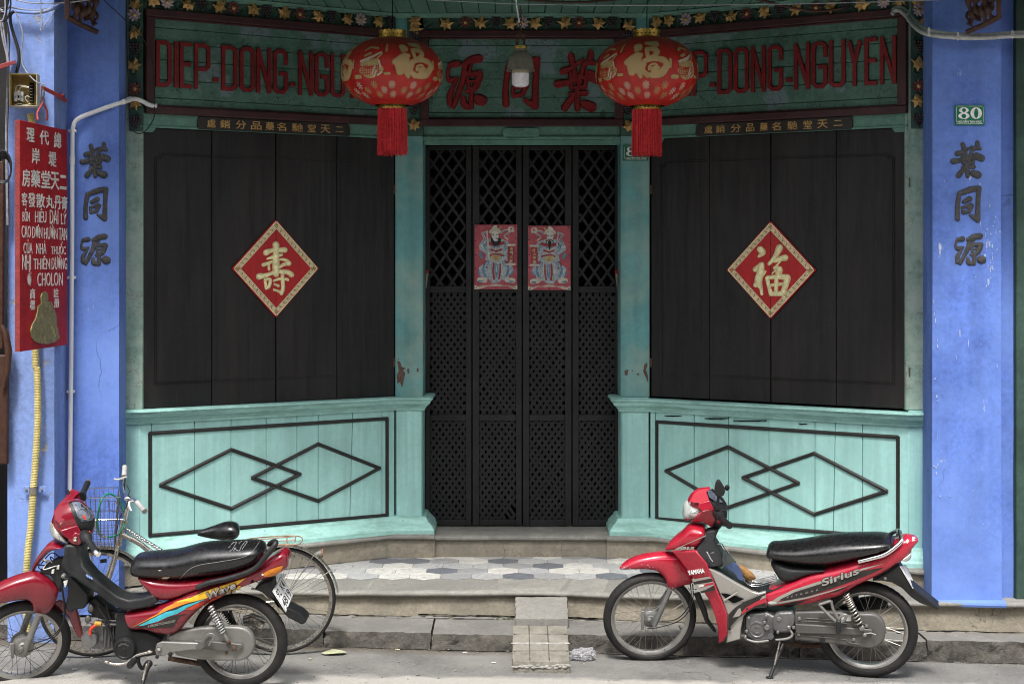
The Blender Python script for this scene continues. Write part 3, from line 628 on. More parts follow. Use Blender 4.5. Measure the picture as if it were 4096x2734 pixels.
SHOU = [[(745, 430, 90), (745, 560, 78), (745, 700, 92), (745, 850, 86)], [(600, 545, 78), (700, 510, 55), (875, 505, 74)], [(622, 636, 25), (740, 595, 50), (832, 577, 34)],
        [(562, 725, 50), (660, 690, 40), (800, 645, 32), (890, 655, 42), (936, 700, 66)], [(925, 705, 46), (850, 722, 46), (790, 770, 22)], [(640, 720, 34), (646, 788, 36)],
        [(500, 893, 84), (620, 868, 50), (760, 822, 50), (900, 826, 60), (975, 868, 72)], [(588, 940, 42), (602, 1060, 36)], [(600, 935, 38), (662, 938, 42), (646, 1035, 44), (604, 1066, 34)],
        [(718, 955, 30), (800, 928, 36), (900, 932, 36), (922, 944, 38)], [(840, 830, 48), (845, 950, 50), (850, 1060, 54), (828, 1140, 48)], [(828, 1135, 42), (770, 1102, 32), (718, 1086, 30)], [(726, 1005, 30), (780, 1028, 38)]]
FU = [[(572, 492, 84), (602, 538, 84), (548, 592, 30)], [(590, 712, 70), (500, 778, 66)], [(585, 730, 80), (575, 850, 92), (505, 1000, 62)], [(570, 830, 90), (545, 950, 100), (582, 1050, 50), (592, 1128, 40)], [(620, 842, 40), (654, 800, 14)],
      [(848, 470, 92), (790, 590, 62), (698, 698, 44)], [(782, 650, 60), (870, 622, 70), (928, 612, 82)], [(860, 662, 18), (790, 740, 28)], [(775, 757, 40), (845, 780, 86), (830, 835, 76)], [(790, 790, 30), (738, 838, 14)],
      [(672, 905, 58), (690, 1000, 46), (722, 1120, 54)], [(682, 895, 50), (800, 882, 56), (958, 888, 78)], [(962, 905, 82), (930, 1010, 76), (900, 1108, 72)], [(725, 1128, 54), (895, 1118, 66)], [(802, 890, 52), (798, 1112, 52)], [(700, 1006, 42), (935, 978, 44)]]
def glyph(mb, strokes, src, mp, dst, fat=1.0, **kw):
    """map trace box src (x0, y0, x1, y1) to dst box in mapper units, y up"""
    sx = (dst[2] - dst[0]) / (src[2] - src[0]); sy = (dst[3] - dst[1]) / (src[3] - src[1]); s = (abs(sx) + abs(sy)) / 2
    for i, st in enumerate(strokes):
        q = [(dst[0] + (p[0] - src[0]) * sx, dst[1] + (p[1] - src[1]) * sy, p[2] * s * fat) for p in st]
        k2 = dict(kw)
        if 'flat' in k2: k2['flat'] = k2['flat'] + i * .0004
        brush(mb, mp, q, **k2)
bYE, bTONG, bYUAN, bSHOU, bFU = (235, 125, 545, 500), (268, 598, 527, 950), (235, 1088, 545, 1420), (462, 390, 1015, 1175), (445, 425, 1010, 1155)
mC = lambda u, z, n: FC.pt(u, -.006 + n, z)
for st, bx, x0, y0, x1, y1 in ((YUAN, bYUAN, 1785, 218, 1942, 442), (TONG, bTONG, 2010, 228, 2161, 437), (YE, bYE, 2220, 198, 2400, 448)):
    ua, zt = FC.px(x0, y0, 0); ub, zb = FC.px(x1, y1, 0)
    mb = MB(); glyph(mb, st, bx, mC, (ua, zt, ub, zb), fat=1.22, flat=.018, cs=6); mb.build('letter', redlet, sbC, smooth=40)
# black name plaques with gilt characters on the lintels
for fr, x0, x1, cells, lab in ((FL, 788, 1399, [(828, 862), (880, 920), (942, 984), (1003, 1046), (1062, 1096), (1107, 1144), (1167, 1211), (1230, 1263), (1282, 1320), (1342, 1373)], 'left'), (FRt, 2783, 3412, [(2818, 2850), (2864, 2900), (2924, 2964), (2985, 3018), (3040, 3072), (3087, 3124), (3150, 3190), (3214, 3249), (3270, 3312), (3335, 3371)], 'right')):
    u0, u1 = fr.px(x0, 510, .01)[0], fr.px(x1, 510, .01)[0]
    t = thing('name_plaque', fr.pt((u0 + u1) / 2, .01, 3.28), 'long thin black plaque with small gilt characters above the %s shutters' % lab, 'plaque', 'gilt plaques over the shutters')
    mb = MB(); z0, z1 = 3.264, 3.349; mb.prism(fr, [(u0 + .012, z0), (u1 - .012, z0), (u1, z0 + .012), (u1 - .004, z1 - .02), (u1 - .016, z1), (u0 + .016, z1), (u0 + .004, z1 - .02), (u0, z0 + .012)], .0, .02); mb.build('board', blacktrim, t, bevel=.002)
    for ch, (a, b) in zip('處銷分品藥名馳堂天二', cells):
        ua, ub = fr.px(a, 510, .02)[0], fr.px(b, 510, .02)[0]; mb = MB()
        zz_ = (3.290, 3.328) if ch == '二' else (3.279, 3.336)
        text_to(mb, ch, lambda x, y, n, fr=fr: fr.pt(x, .020 + n, y), ua, zz_[0], ub, zz_[1], .003, bold=.012); mb.build('character', goldp, t)
# ------------------------------------------------------------ carved friezes: dark scrolls, gilt leaves, flowers, grapes
petal_w = M('petal_pale', (.42, .33, .36), .6, var=.15, vs=20); petal_r = M('petal_red', (.13, .035, .035), .6, var=.2, vs=20); grape = M('grapes', (.05, .035, .042), .5, var=.3, vs=30)
scrollm = M('scroll_green', (.04, .085, .065), .6, var=.3, vs=12, bump=.3)
def leafm(mb, fr, u, z, s, ang, n=.02):
    r = RND; c, s_ = math.cos(ang), math.sin(ang)
    out = [(0, -1), (.18, -.5), (.72, -.6), (.6, -.1), (1, .42), (.45, .28), (.32, .66), (0, 1), (-.25, .6), (-.48, .3), (-.95, .5), (-.6, -.05), (-.72, -.62), (-.2, -.5)]
    pts = [((x * c - y * s_) * s, (x * s_ + y * c) * s) for x, y in [(a * r.uniform(.85, 1.15), b * r.uniform(.85, 1.1)) for a, b in out]]
    k = len(pts); vs = [fr.pt(u, n + s * .28, z)] + [fr.pt(u + x * .5, n + s * (.30 if i % 2 else .12), z + y * .5) for i, (x, y) in enumerate(pts)] + [fr.pt(u + x, n + s * RND.uniform(-.1, .28), z + y) for x, y in pts] + [fr.pt(u + x * .9, n - .012, z + y * .9) for x, y in pts]
    fs = [(0, 1 + i, 1 + (i + 1) % k) for i in range(k)] + [(1 + i, 1 + (i + 1) % k, 1 + k + (i + 1) % k, 1 + k + i) for i in range(k)] + [(1 + k + i, 1 + k + (i + 1) % k, 1 + 2 * k + (i + 1) % k, 1 + 2 * k + i) for i in range(k)]
    mb.add(vs, fs)
def flower(fr, u, z, s, mat, par, n=.02):
    mb = MB()
    for k in range(9):
        a = 2 * math.pi * k / 9 + .2; c, sn = math.cos(a), math.sin(a); q = []
        for rr_, ww, hh in ((.25, .16, .1), (.62, .30, .05), (1.0, .03, .22)): q.append((rr_, ww, hh))
        vs = []
        for rr_, ww, hh in q: vs += [fr.pt(u + (c * rr_ - sn * ww) * s, n + hh * s, z + (sn * rr_ + c * ww) * s), fr.pt(u + c * rr_ * s, n + (hh + .09) * s, z + sn * rr_ * s), fr.pt(u + (c * rr_ + sn * ww) * s, n + hh * s, z + (sn * rr_ - c * ww) * s)]
        mb.add(vs, [(0, 1, 4, 3), (1, 2, 5, 4), (3, 4, 7, 6), (4, 5, 8, 7)])
    mb.build('flower', mat, par, smooth=30, fix=False)
    mb = MB(); mb.ball(fr.pt(u, n + .18 * s, z), .32 * s, .2 * s, .32 * s, 9, fr); mb.build('flower_centre', goldp, par, smooth=60)
def grapes(fr, u, z, s, par, n=.015, vert=True):
    mb = MB()
    for i, row in enumerate((4, 4, 3, 2, 1)):
        for k in range(row):
            mb.ball(fr.pt(u + (k - (row - 1) / 2) * s * .42, n + RND.uniform(0, .2) * s, z + (.8 - i * .4) * s), s * .24, seg=8)
    mb.build('grape_cluster', grape, par, smooth=60)
def scrolls(mb, fr, u0, z0, u1, z1, n=.008, seed=0):
    r = random.Random(seed); L = math.hypot(u1 - u0, z1 - z0); k = int(L / .1); dx, dz = (u1 - u0) / L, (z1 - z0) / L
    for i in range(k):
        c = (i + .5) / k * L; sg = 1 if i % 2 else -1; pts = []
        for t in range(15):
            a = t / 14 * 1.6 * math.pi * sg + r.uniform(-.1, .1); rad = .040 * (1 - t / 20)
            ox, oz = math.cos(a) * rad, math.sin(a) * rad * .9
            uu, vv = c + ox, oz * 1.0 + .004 * sg
            pts.append(fr.pt(u0 + dx * uu - dz * vv, n + .004 * math.sin(t), z0 + dz * uu + dx * vv))
        mb.tube(pts, [.0085 * (1 - t / 22) for t in range(15)], 6)
def frieze(fr, u0, u1, z, seq, label, n=.02):
    t = thing('carved_frieze', fr.pt((u0 + u1) / 2, n, z), label, 'carving', 'carved vine friezes round the signboards')
    mb = MB(); mb.box(fr, u0, u1, -.03, n - .012, z - .055, z + .06); mb.build('backboard', greend, t)
    mb = MB(); scrolls(mb, fr, u0, z, u1, z, n - .004, 3); mb.build('scroll', scrollm, t, smooth=60)
    for kind, px_ in seq:
        u = fr.px(px_, 100, n)[0]
        if kind == 'L': mb = MB(); leafm(mb, fr, u, z + RND.uniform(-.006, .006), .054, RND.uniform(-.9, .9), n + .012); mb.build('leaf', goldp, t, smooth=50)
        elif kind == 'W': flower(fr, u, z, .048, petal_w, t, n + .02)
        elif kind == 'R': flower(fr, u, z, .045, petal_r, t, n + .02)
        else: grapes(fr, u, z, .04, t, n + .012)
    return t
ZF = 4.085
frieze(FL, -1.885, -.01, ZF, [('L', 610), ('W', 663), ('L', 748), ('G', 803), ('L', 876), ('R', 928), ('L', 1012), ('G', 1065), ('L', 1136), ('R', 1194), ('L', 1270), ('G', 1322), ('L', 1388), ('W', 1436), ('L', 1510), ('G', 1560)], 'left carved vine frieze with gilt leaves and flowers over the left signboard')
frieze(FC, D[0] - .02, D2[0] + .02, ZF, [('L', 1785), ('R', 1862), ('L', 1922), ('G', 1985), ('L', 2040), ('W', 2090), ('L', 2140), ('G', 2195), ('L', 2260), ('R', 2316), ('L', 2395), ('G', 2450)], 'middle carved vine frieze with gilt leaves above the three red characters')
frieze(FRt, .01, 1.9, ZF, [('L', 2630), ('L', 2680), ('W', 2750), ('L', 2802), ('G', 2862), ('L', 2928), ('R', 2992), ('L', 3060), ('G', 3120), ('L', 3188), ('R', 3270), ('L', 3325), ('G', 3385), ('L', 3450), ('W', 3540), ('L', 3602)], 'right carved vine frieze with gilt leaves and flowers over the right signboard')
def vstrip(fr, x0, x1, y0, y1, items, label, n=.02, taper=0):
    u0, zt = fr.px(x0, y0, n); u1, zb = fr.px(x1, y1, n); um = (u0 + u1) / 2
    t = thing('carved_frieze', fr.pt(um, n, zb), label, 'carving', 'carved vine friezes round the signboards')
    mb = MB(); mb.box(fr, u0, u1, -.02, n - .012, zb, zt); mb.build('backboard', greend, t)
    mb = MB(); scrolls(mb, fr, um, zb + .02, um, zt, n - .004, 5); mb.build('scroll', scrollm, t, smooth=60)
    for kind, py in items:
        z = fr.px(x0, py, n)[1]; u = um + RND.uniform(-.006, .006)
        if kind == 'L': mb = MB(); leafm(mb, fr, u, z, .052, RND.uniform(-.8, .8), n + .012); mb.build('leaf', goldp, t, smooth=50)
        elif kind == 'W': flower(fr, u, z, .046, petal_w, t, n + .02)
        elif kind == 'R': flower(fr, u, z, .046, petal_r, t, n + .02)
        else: grapes(fr, u, z, .045, t, n + .012)
FPL = Frame((0, 10.588, 0), (1, 0, 0)); FPR = Frame((0, 10.584, 0), (1, 0, 0))
vstrip(FPL, 514, 570, -60, 524, [('L', 22), ('W', 62), ('L', 132), ('G', 200), ('L', 262), ('R', 358), ('L', 412), ('G', 492)], 'vertical carved vine strip with gilt leaves beside the left blue pillar')
vstrip(FPR, 3646, 3702, -60, 514, [('L', 12), ('W', 44), ('L', 100), ('G', 190), ('L', 256), ('R', 346), ('L', 402), ('G', 484)], 'vertical carved vine strip with gilt leaves beside the right blue pillar')
vstrip(FC, 1628, 1692, 66, 545, [('L', 88), ('L', 118), ('G', 150), ('R', 250), ('L', 330), ('G', 430), ('L', 500)], 'carved vine strip on the left doorway post, mostly behind the left lantern')
vstrip(FC, 2483, 2545, 66, 545, [('L', 105), ('G', 150), ('L', 220), ('R', 300), ('L', 380), ('G', 440), ('L', 505)], 'carved vine strip on the right doorway post, mostly behind the right lantern')

# ------------------------------------------------------------ soffit and eave
eave = thing('eave', (0, 10.6, 4.15), 'projecting eave with a soffit of dark green planks over the shop front', 'eave')
ZE = 4.152
mb = MB(); k = 0
for i in range(46):
    x = -2.55 + i * .116
    wdp = .112
    mb = MB(); z = ZE + RND.uniform(0, .004); mb.box(Frame((0, 0, z), (1, 0, 0)), x, x + wdp, -11.75, -9.05, 0, .02); mb.build('plank', lintel, eave, bevel=.003, bseg=1)
mb = MB(); mb.box(Frame((0, 0, ZE + .026), (1, 0, 0)), -2.83, 3.6, -11.9, -9.0, 0, .22); mb.build('roof', M('roof_dark', (.05, .04, .035), .9), eave)
for pl in ([(-2.60, 10.588), B, C, D2 and (.983, 11.6), B2, (2.75, 10.584)],):
    mb = MB(); mb.sweep(pl, [(-.05, ZE - .008), (-.05, ZE - .03), (.03, ZE - .03), (.034, ZE - .022), (.05, ZE - .018), (.055, ZE - .003), (.03, ZE - .002)]); mb.build('cornice_moulding', lintel, eave, smooth=35)

# ------------------------------------------------------------ folding lattice door, four leaves
def doorleaf(x0, x1, l0, l1, seed, label, hole=None):
    r = random.Random(seed)
    u0, u1 = FD.px(x0, 1000)[0], FD.px(x1, 1000)[0]; a0, a1 = FD.px(l0, 1000)[0], FD.px(l1, 1000)[0]
    Z = lambda y: FD.px(2000, y)[1]
    t = thing('door_leaf', FD.pt((u0 + u1) / 2, 0, .45), label, 'door', 'folding lattice door leaves')
    tilt = r.uniform(-.006, .006)
    zb, zt = .448 + r.uniform(0, .006), Z(584)
    for a, b in ((u0 + .002, a0), (a1, u1 - .002)):
        mb = MB(); mb.box(FD, a, b, -.035, .012, zb, zt); mb.build('stile', blackd, t, bevel=.003)
    for ya, yb in ((584, 600), (1144, 1170), (1657, 1682), (2076, 2100)):
        mb = MB(); mb.box(FD, a0 + .0005, a1 - .0005, -.033, .008, Z(yb) if yb < 2100 else zb, Z(ya)); mb.build('rail', blackd, t, bevel=.003)
    def lattice(y0, y1, pitch_u, rise, wd, th, skip=None):
        z0, z1 = Z(y1), Z(y0); slope = rise / pitch_u; Lx = a1 - a0
        for d, nn in ((1, -.008), (-1, -.014)):
            span = (z1 - z0) / slope; c = -span - pitch_u
            while c < Lx + span + pitch_u:
                # line from (c, z0) going with slope d, clipped to the rectangle
                pts = []
                for zz_ in (z0, z1):
                    uu = c + (zz_ - z0) / slope * d if d > 0 else c + span - (zz_ - z0) / slope
                    pts.append((uu, zz_))
                (ua, za), (ub, zb_) = pts
                if ua > ub: ua, za, ub, zb_ = ub, zb_, ua, za
                if ub > 0 and ua < Lx:
                    m = (zb_ - za) / (ub - ua)
                    if ua < 0: za -= m * ua; ua = 0
                    if ub > Lx: zb_ -= m * (ub - Lx); ub = Lx
                    if ub - ua > .012 and not (skip and skip(a0 + (ua + ub) / 2, (za + zb_) / 2, d)):
                        L = math.hypot(ub - ua, zb_ - za); ox, oz = -(zb_ - za) / L * wd / 2, (ub - ua) / L * wd / 2
                        q = [(a0 + ua - ox, za - oz), (a0 + ub - ox, zb_ - oz), (a0 + ub + ox, zb_ + oz), (a0 + ua + ox, za + oz)]
                        j = r.gauss(0, .0022)
                        mb = MB(); mb.prism(FD, [(x + j, y) for x, y in q], nn - th / 2, nn + th / 2); mb.build('slat', blackd, t)
                c += pitch_u
    lattice(600, 1144, .094, .133, .019, .006)
    pu = .0478
    lattice(1170, 1657, pu, pu * 1.38, .0215, .0055)
    lattice(1682, 2076, pu, pu * 1.38, .0215, .0055, skip=hole)
    # torn hexagonal wire mesh behind the upper lattice
    mb = MB(); hs_ = .0092; rows = int((Z(600) - Z(1144)) / (1.5 * hs_)); ncol = int((a1 - a0) / (hs_ * 1.732)) + 1
    holes = [(r.uniform(a0, a1), r.uniform(Z(1144), Z(600)), r.uniform(.015, .045)) for _ in range(26)]
    for j in range(rows):
        for i in range(ncol):
            cx_ = a0 + (i + (.5 if j % 2 else 0)) * hs_ * 1.732; cz_ = Z(1144) + j * 1.5 * hs_
            if cx_ > a1 or any((cx_ - hx) ** 2 + (cz_ - hz) ** 2 < hr * hr for hx, hz, hr in holes): continue
            k6 = [(cx_ + hs_ * math.sin(R_(60 * q)), cz_ + hs_ * math.cos(R_(60 * q))) for q in range(6)]
            for q in range(6):
                p, p2 = k6[q], k6[(q + 1) % 6]; dx, dz = p2[0] - p[0], p2[1] - p[1]; L = math.hypot(dx, dz); ox, oz = -dz / L * .0011, dx / L * .0011
                mb.add([FD.pt(p[0] - ox, -.026, p[1] - oz), FD.pt(p2[0] - ox, -.026, p2[1] - oz), FD.pt(p2[0] + ox, -.026, p2[1] + oz), FD.pt(p[0] + ox, -.026, p[1] + oz)], [(0, 1, 2, 3)])
    mb.build('wire_mesh', wirem, t, kind='stuff', fix=False)
    return t
wirem = M('wire_dark', (.022, .021, .02), .6, metal=.3, bump=0)
doorleaf(1700, 1887, 1720, 1864, 1, 'leftmost leaf of the black lattice door, beside the left teal post')
uh = FD.px(2035, 2040); 
doorleaf(1889, 2088, 1917, 2064, 2, 'black lattice door leaf with the left poster and a broken hole at the bottom', hole=lambda u, z, d: (abs(u - uh[0]) < .055 and z < uh[1] + .03 and d < 0) or (abs(u - uh[0]) < .03 and z < uh[1]))
doorleaf(2090, 2287, 2117, 2260, 3, 'black lattice door leaf that carries the right poster')
doorleaf(2289, 2481, 2315, 2461, 4, 'rightmost leaf of the black lattice door, beside the right teal post')
mb = MB(); mb.box(FD, FD.px(2489, 0)[0] - .03, FD.px(2489, 0)[0], -.05, .04, .45, 3.25); mb.box(FD, FD.px(1690, 0)[0], FD.px(1700, 0)[0], -.05, .03, .45, 3.25); mb.build('door_jamb', blackd, shop)
mb = MB(); mb.box(FD, D[0], D2[0], -.2, .3, .38, .441); mb.build('threshold', nose, ledge)
# ------------------------------------------------------------ diamond plaques
goldd = M('gold_ground', (.42, .30, .14), .5, bump=.1)
def diamond(fr, top, bot, left, right, strokes, bx, cb, label):
    pT, pB, pL, pR = [fr.px(*p, .012) for p in (top, bot, left, right)]
    c = ((pL[0] + pR[0]) / 2, (pT[1] + pB[1]) / 2); hw, hh = (pR[0] - pL[0]) / 2, (pT[1] - pB[1]) / 2
    t = thing('diamond_plaque', fr.pt(c[0], .0, c[1]), label, 'plaque', 'diamond plaques on the shutters')
    g = .0025
    for s in (-1, 1):
        mb = MB(); q = [(c[0] + s * g, c[1] - hh), (c[0] + s * hw, c[1]), (c[0] + s * g, c[1] + hh)]; mb.prism(fr, q if s > 0 else q[::-1], -.01, .006); mb.build('panel', plred, t, bevel=.002)
    # gilt border rims and key pattern
    corners = [(0, 1), (1, 0), (0, -1), (-1, 0)]
    for k in range(4):
        a, b = corners[k], corners[(k + 1) % 4]
        A_ = (c[0] + a[0] * hw, c[1] + a[1] * hh); B_ = (c[0] + b[0] * hw, c[1] + b[1] * hh)
        L = math.hypot(B_[0] - A_[0], B_[1] - A_[1]); dx, dz = (B_[0] - A_[0]) / L, (B_[1] - A_[1]) / L; ix, iz = dz, -dx   # towards the inside for clockwise order
        if (c[0] - A_[0]) * ix + (c[1] - A_[1]) * iz < 0: ix, iz = -ix, -iz
        mb = MB(); mp = lambda x, y, n: fr.pt(A_[0] + dx * x + ix * y, .006 + n, A_[1] + dz * x + iz * y)
        def bar(x0, y0, x1, y1, h=.005):
            mb.hexa([mp(x, y, n) for n in (0, h) for y in (y0, y1) for x in (x0, x1)])
        e = .008
        bar(e + .004, .006, L - e - .004, .0115); bar(e + .036, .040, L - e - .036, .0435)
        mb.m = 1; mb.hexa([mp(x, y, n) for n in (0, .0016) for x, y in ((.012, .0118), (L - .012, .0118), (.043, .0398), (L - .043, .0398))]); mb.m = 0
        nk = 10; st = (L - .075) / nk
        for i in range(nk):
            x = .0375 + i * st
            bar(x, .016, x + st * .62, .0205, .0048); bar(x + st * .62 - .0045, .0207, x + st * .62, .0365, .0047); bar(x + st * .26, .0325, x + st * .62 - .0047, .0365, .0048)
            bar(x + st * .26, .0250, x + st * .30 + .004, .0323, .0047); bar(x + st * .72, .0165, x + st * .72 + .0045, .0365, .0048); bar(x + st * .72 + .0047, .0325, x + st * .98, .0365, .0047)
        mb.build('border', [goldb, goldd], t)
    ua, zt_ = fr.px(cb[0], cb[1], .012); ub, zb_ = fr.px(cb[2], cb[3], .012)
    mb = MB(); glyph(mb, strokes, bx, lambda u, z, n: fr.pt(u, .006 + n, z), (ua, zt_, ub, zb_), fat=1.16, h=.42, cs=11, n=5); mb.build('character', gold, t, smooth=60)
    mb = MB(); mb.box(fr, c[0] - .0022, c[0] + .0022, -.01, .0052, c[1] - hh, c[1] + hh); mb.build('seam', maroon, t)
diamond(FL, (1104, 878), (1103, 1269), (930, 1073), (1277, 1073), SHOU, bSHOU, (1027, 967, 1178, 1182), 'red diamond plaque with the gilt longevity character on the left shutters')
diamond(FRt, (3080, 884), (3081, 1275), (2905, 1078), (3262, 1082), FU, bFU, (3005, 979, 3163, 1184), 'red diamond plaque with the gilt good fortune character on the right shutters')
# ------------------------------------------------------------ pillars and neighbouring walls
def wall_mesh(name, plan, z0, z1, mat, seed, amp=.004, dx=.06, dz=.12, bot=None, **kw):
    """vertical plaster surface along a plan line, gently uneven"""
    pts = []; 
    for (xa, ya), (xb, yb) in zip(plan, plan[1:]):
        L = math.hypot(xb - xa, yb - ya); k = max(1, int(L / dx)); pts += [(xa + (xb - xa) * i / k, ya + (yb - ya) * i / k) for i in range(k)]
    pts.append(plan[-1]); nzv = int((z1 - z0) / dz); r = random.Random(seed); from mathutils import noise as NS
    vs = []
    for j in range(nzv + 1):
        z = z0 + (z1 - z0) * j / nzv
        for i, (x, y) in enumerate(pts):
            d = NS.noise(Vector((x * 3 + seed, y * 3, z * 2.2))) * amp * 1.6
            bx = 0
            if bot: bx = bot(x, z)
            vs.append((x + bx, y + d, z))
    W_ = len(pts)
    mb = MB(); mb.add(vs, [(j * W_ + i, j * W_ + i + 1, (j + 1) * W_ + i + 1, (j + 1) * W_ + i) for j in range(nzv) for i in range(W_ - 1)])
    return mb.build(name, mat, smooth=28, fix=False, **kw)
YL, YR = 10.30, 10.08
xl = lambda px, Y: (px - CX) * Y / F_
pilL = thing('pillar', (-2.65, 10.35, .28), 'blue plastered pillar left of the shop front with three dark raised characters', 'pillar', 'blue pillars')
pilR = thing('pillar', (2.85, 10.1, .28), 'blue plastered pillar right of the shop front with three dark raised characters and a house number', 'pillar', 'blue pillars')
batter = lambda c: (lambda x, z: (x - c) * .03 * max(0, (2.0 - z)) / 2)
wall_mesh('shaft', [(xl(262, YL), YL + .4), (xl(262, YL), YL), (xl(476, YL), YL), (xl(500, 10.45), 10.45), (-2.53, 10.66)], .15, 4.6, blue, 1, parent=pilL)
wall_mesh('shaft', [(2.69, 10.66), (xl(3706, 10.3), 10.30), (xl(3730, YR), YR), (xl(4004, YR), YR), (xl(4006, YR), YR + .09), (xl(4062, 10.17), 10.17), (xl(4064, 10.17), 10.6)], .262, 4.6, blue, 2, parent=pilR, bot=batter(2.85))
# painted bottom nosing of the right pillar
mb = MB(); mb.sweep([(xl(3722, 10.03), 10.10), (xl(3728, 10.0), 10.075), (xl(4028, 10.0), 10.02)], [(-.1, .29), (.0, .29), (.018, .283), (.022, .270), (.016, .256), (-.1, .252)]); mb.build('base_nosing', blue, pilR, smooth=40)
FbL = Frame((0, YL, 0), (1, 0, 0)); FbR = Frame((0, YR, 0), (1, 0, 0))
dkgrey = M('character_grey', (.062, .060, .062), .75, var=.35, vs=30, bump=.8, bs=120)
for fr, o, boxes in ((FbL, pilL, None), (FbR, pilR, [(3806, 562, 3938, 712), (3822, 744, 3926, 887), (3819, 934, 3943, 1062)])):
    for q, (st, bx) in enumerate(((YE, bYE), (TONG, bTONG), (YUAN, bYUAN))):
        if boxes is None: x0, y0, x1, y1 = [v / 2.613 + a for v, a in zip(bx, (230, 520, 230, 520))]
        else: x0, y0, x1, y1 = boxes[q]
        ua, zt_ = fr.px(x0, y0, .01); ub, zb_ = fr.px(x1, y1, .01)
        mb = MB(); glyph(mb, st, bx, lambda u, z, n, fr=fr: fr.pt(u, n + .003, z), (ua, zt_, ub, zb_), fat=1.28, h=.30, cs=9, n=5); mb.build('character', dkgrey, o, smooth=70)
mb = MB(); rf = random.Random(3)
for i in range(64):
    x, y = (rf.gauss(3960, 28), rf.gauss(1010, 80)) if i < 34 else (rf.uniform(3735, 3995), rf.uniform(700, 2300)) if i < 50 else (rf.gauss(3745, 5), rf.uniform(1200, 2000))
    hh, ww = abs(rf.gauss(4, 5)) + 2, abs(rf.gauss(1.6, 1.2)) + .8
    mb.pp(FbR, [(x + ww * rf.uniform(.6, 1.3) * math.cos(a), y + hh * rf.uniform(.6, 1.3) * math.sin(a)) for a in [R_(51 * k) for k in range(7)]], .002, .0052 + i * .00001)
mb.build('flaked_paint', M('lime_white', (.33, .40, .60), .9, var=.1), pilR, kind='stuff')
# projecting wall of the house on the left and the dark gap beyond it
nbL = thing('neighbour_house', (-3.0, 10.0, 0), 'pale blue plastered wall of the neighbouring house at the left edge', 'house')
YN = 10.0
wall_mesh('wall', [(xl(30, YN), YN + .5), (xl(30, YN), YN), (xl(216, YN), YN), (xl(218, YN) , YN + .02), (xl(268, YL) , YL + .05)], -.1, 4.9, bluel, 3, parent=nbL, amp=.007)
dark1 = M('dark_wood_gap', (.012, .010, .010), .8, var=.4); brownw = M('brown_wood', (.045, .018, .010), .5, var=.3, vs=8, bump=.2)
mb = MB(); mb.box(Frame((0, 10.6, 0), (1, 0, 0)), -5.5, -3.05, -.1, 0, -.1, 4.9); mb.build('doorway_panel', dark1, nbL)
mb = MB(); 
for i, (z0, z1) in enumerate(((1.15, 1.82), (1.85, 3.0))): mb.box(Frame((0, 9.9, 0), (1, 0, 0)), -3.6, xl(14, 9.9) + (.0 if i else .025), -.04, .0, z0, z1)
mb.build('door_panel', brownw, nbL, bevel=.01)
mb = MB(); mb.tube([P(6, 1300, 9.88), P(22, 1330, 9.88), P(34, 1400, 9.88), P(30, 1480, 9.88), P(12, 1560, 9.88)], [.012, .02, .022, .018, .01], 10); mb.build('door_moulding', brownw, nbL, smooth=60)
# green house at the right edge
nbR = thing('neighbour_house', (3.3, 10.1, 0), 'dark green wall of the neighbouring house at the right edge', 'house')
wall_mesh('wall', [(xl(4060, 10.1) , 10.3), (xl(4066, 10.12), 10.12), (4.6, 10.02)], .28, 4.9, M('plaster_green', (.032, .065, .050), .8, var=.35, vs=4, streak=7, bump=.4, bs=25), 4, parent=nbR)
# back walls beyond the frame
mb = MB(); mb.box(Frame((0, 12.9, 0), (1, 0, 0)), -6, 6, -.2, 0, -.1, 7); mb.build('back_wall', dark1, nbL)

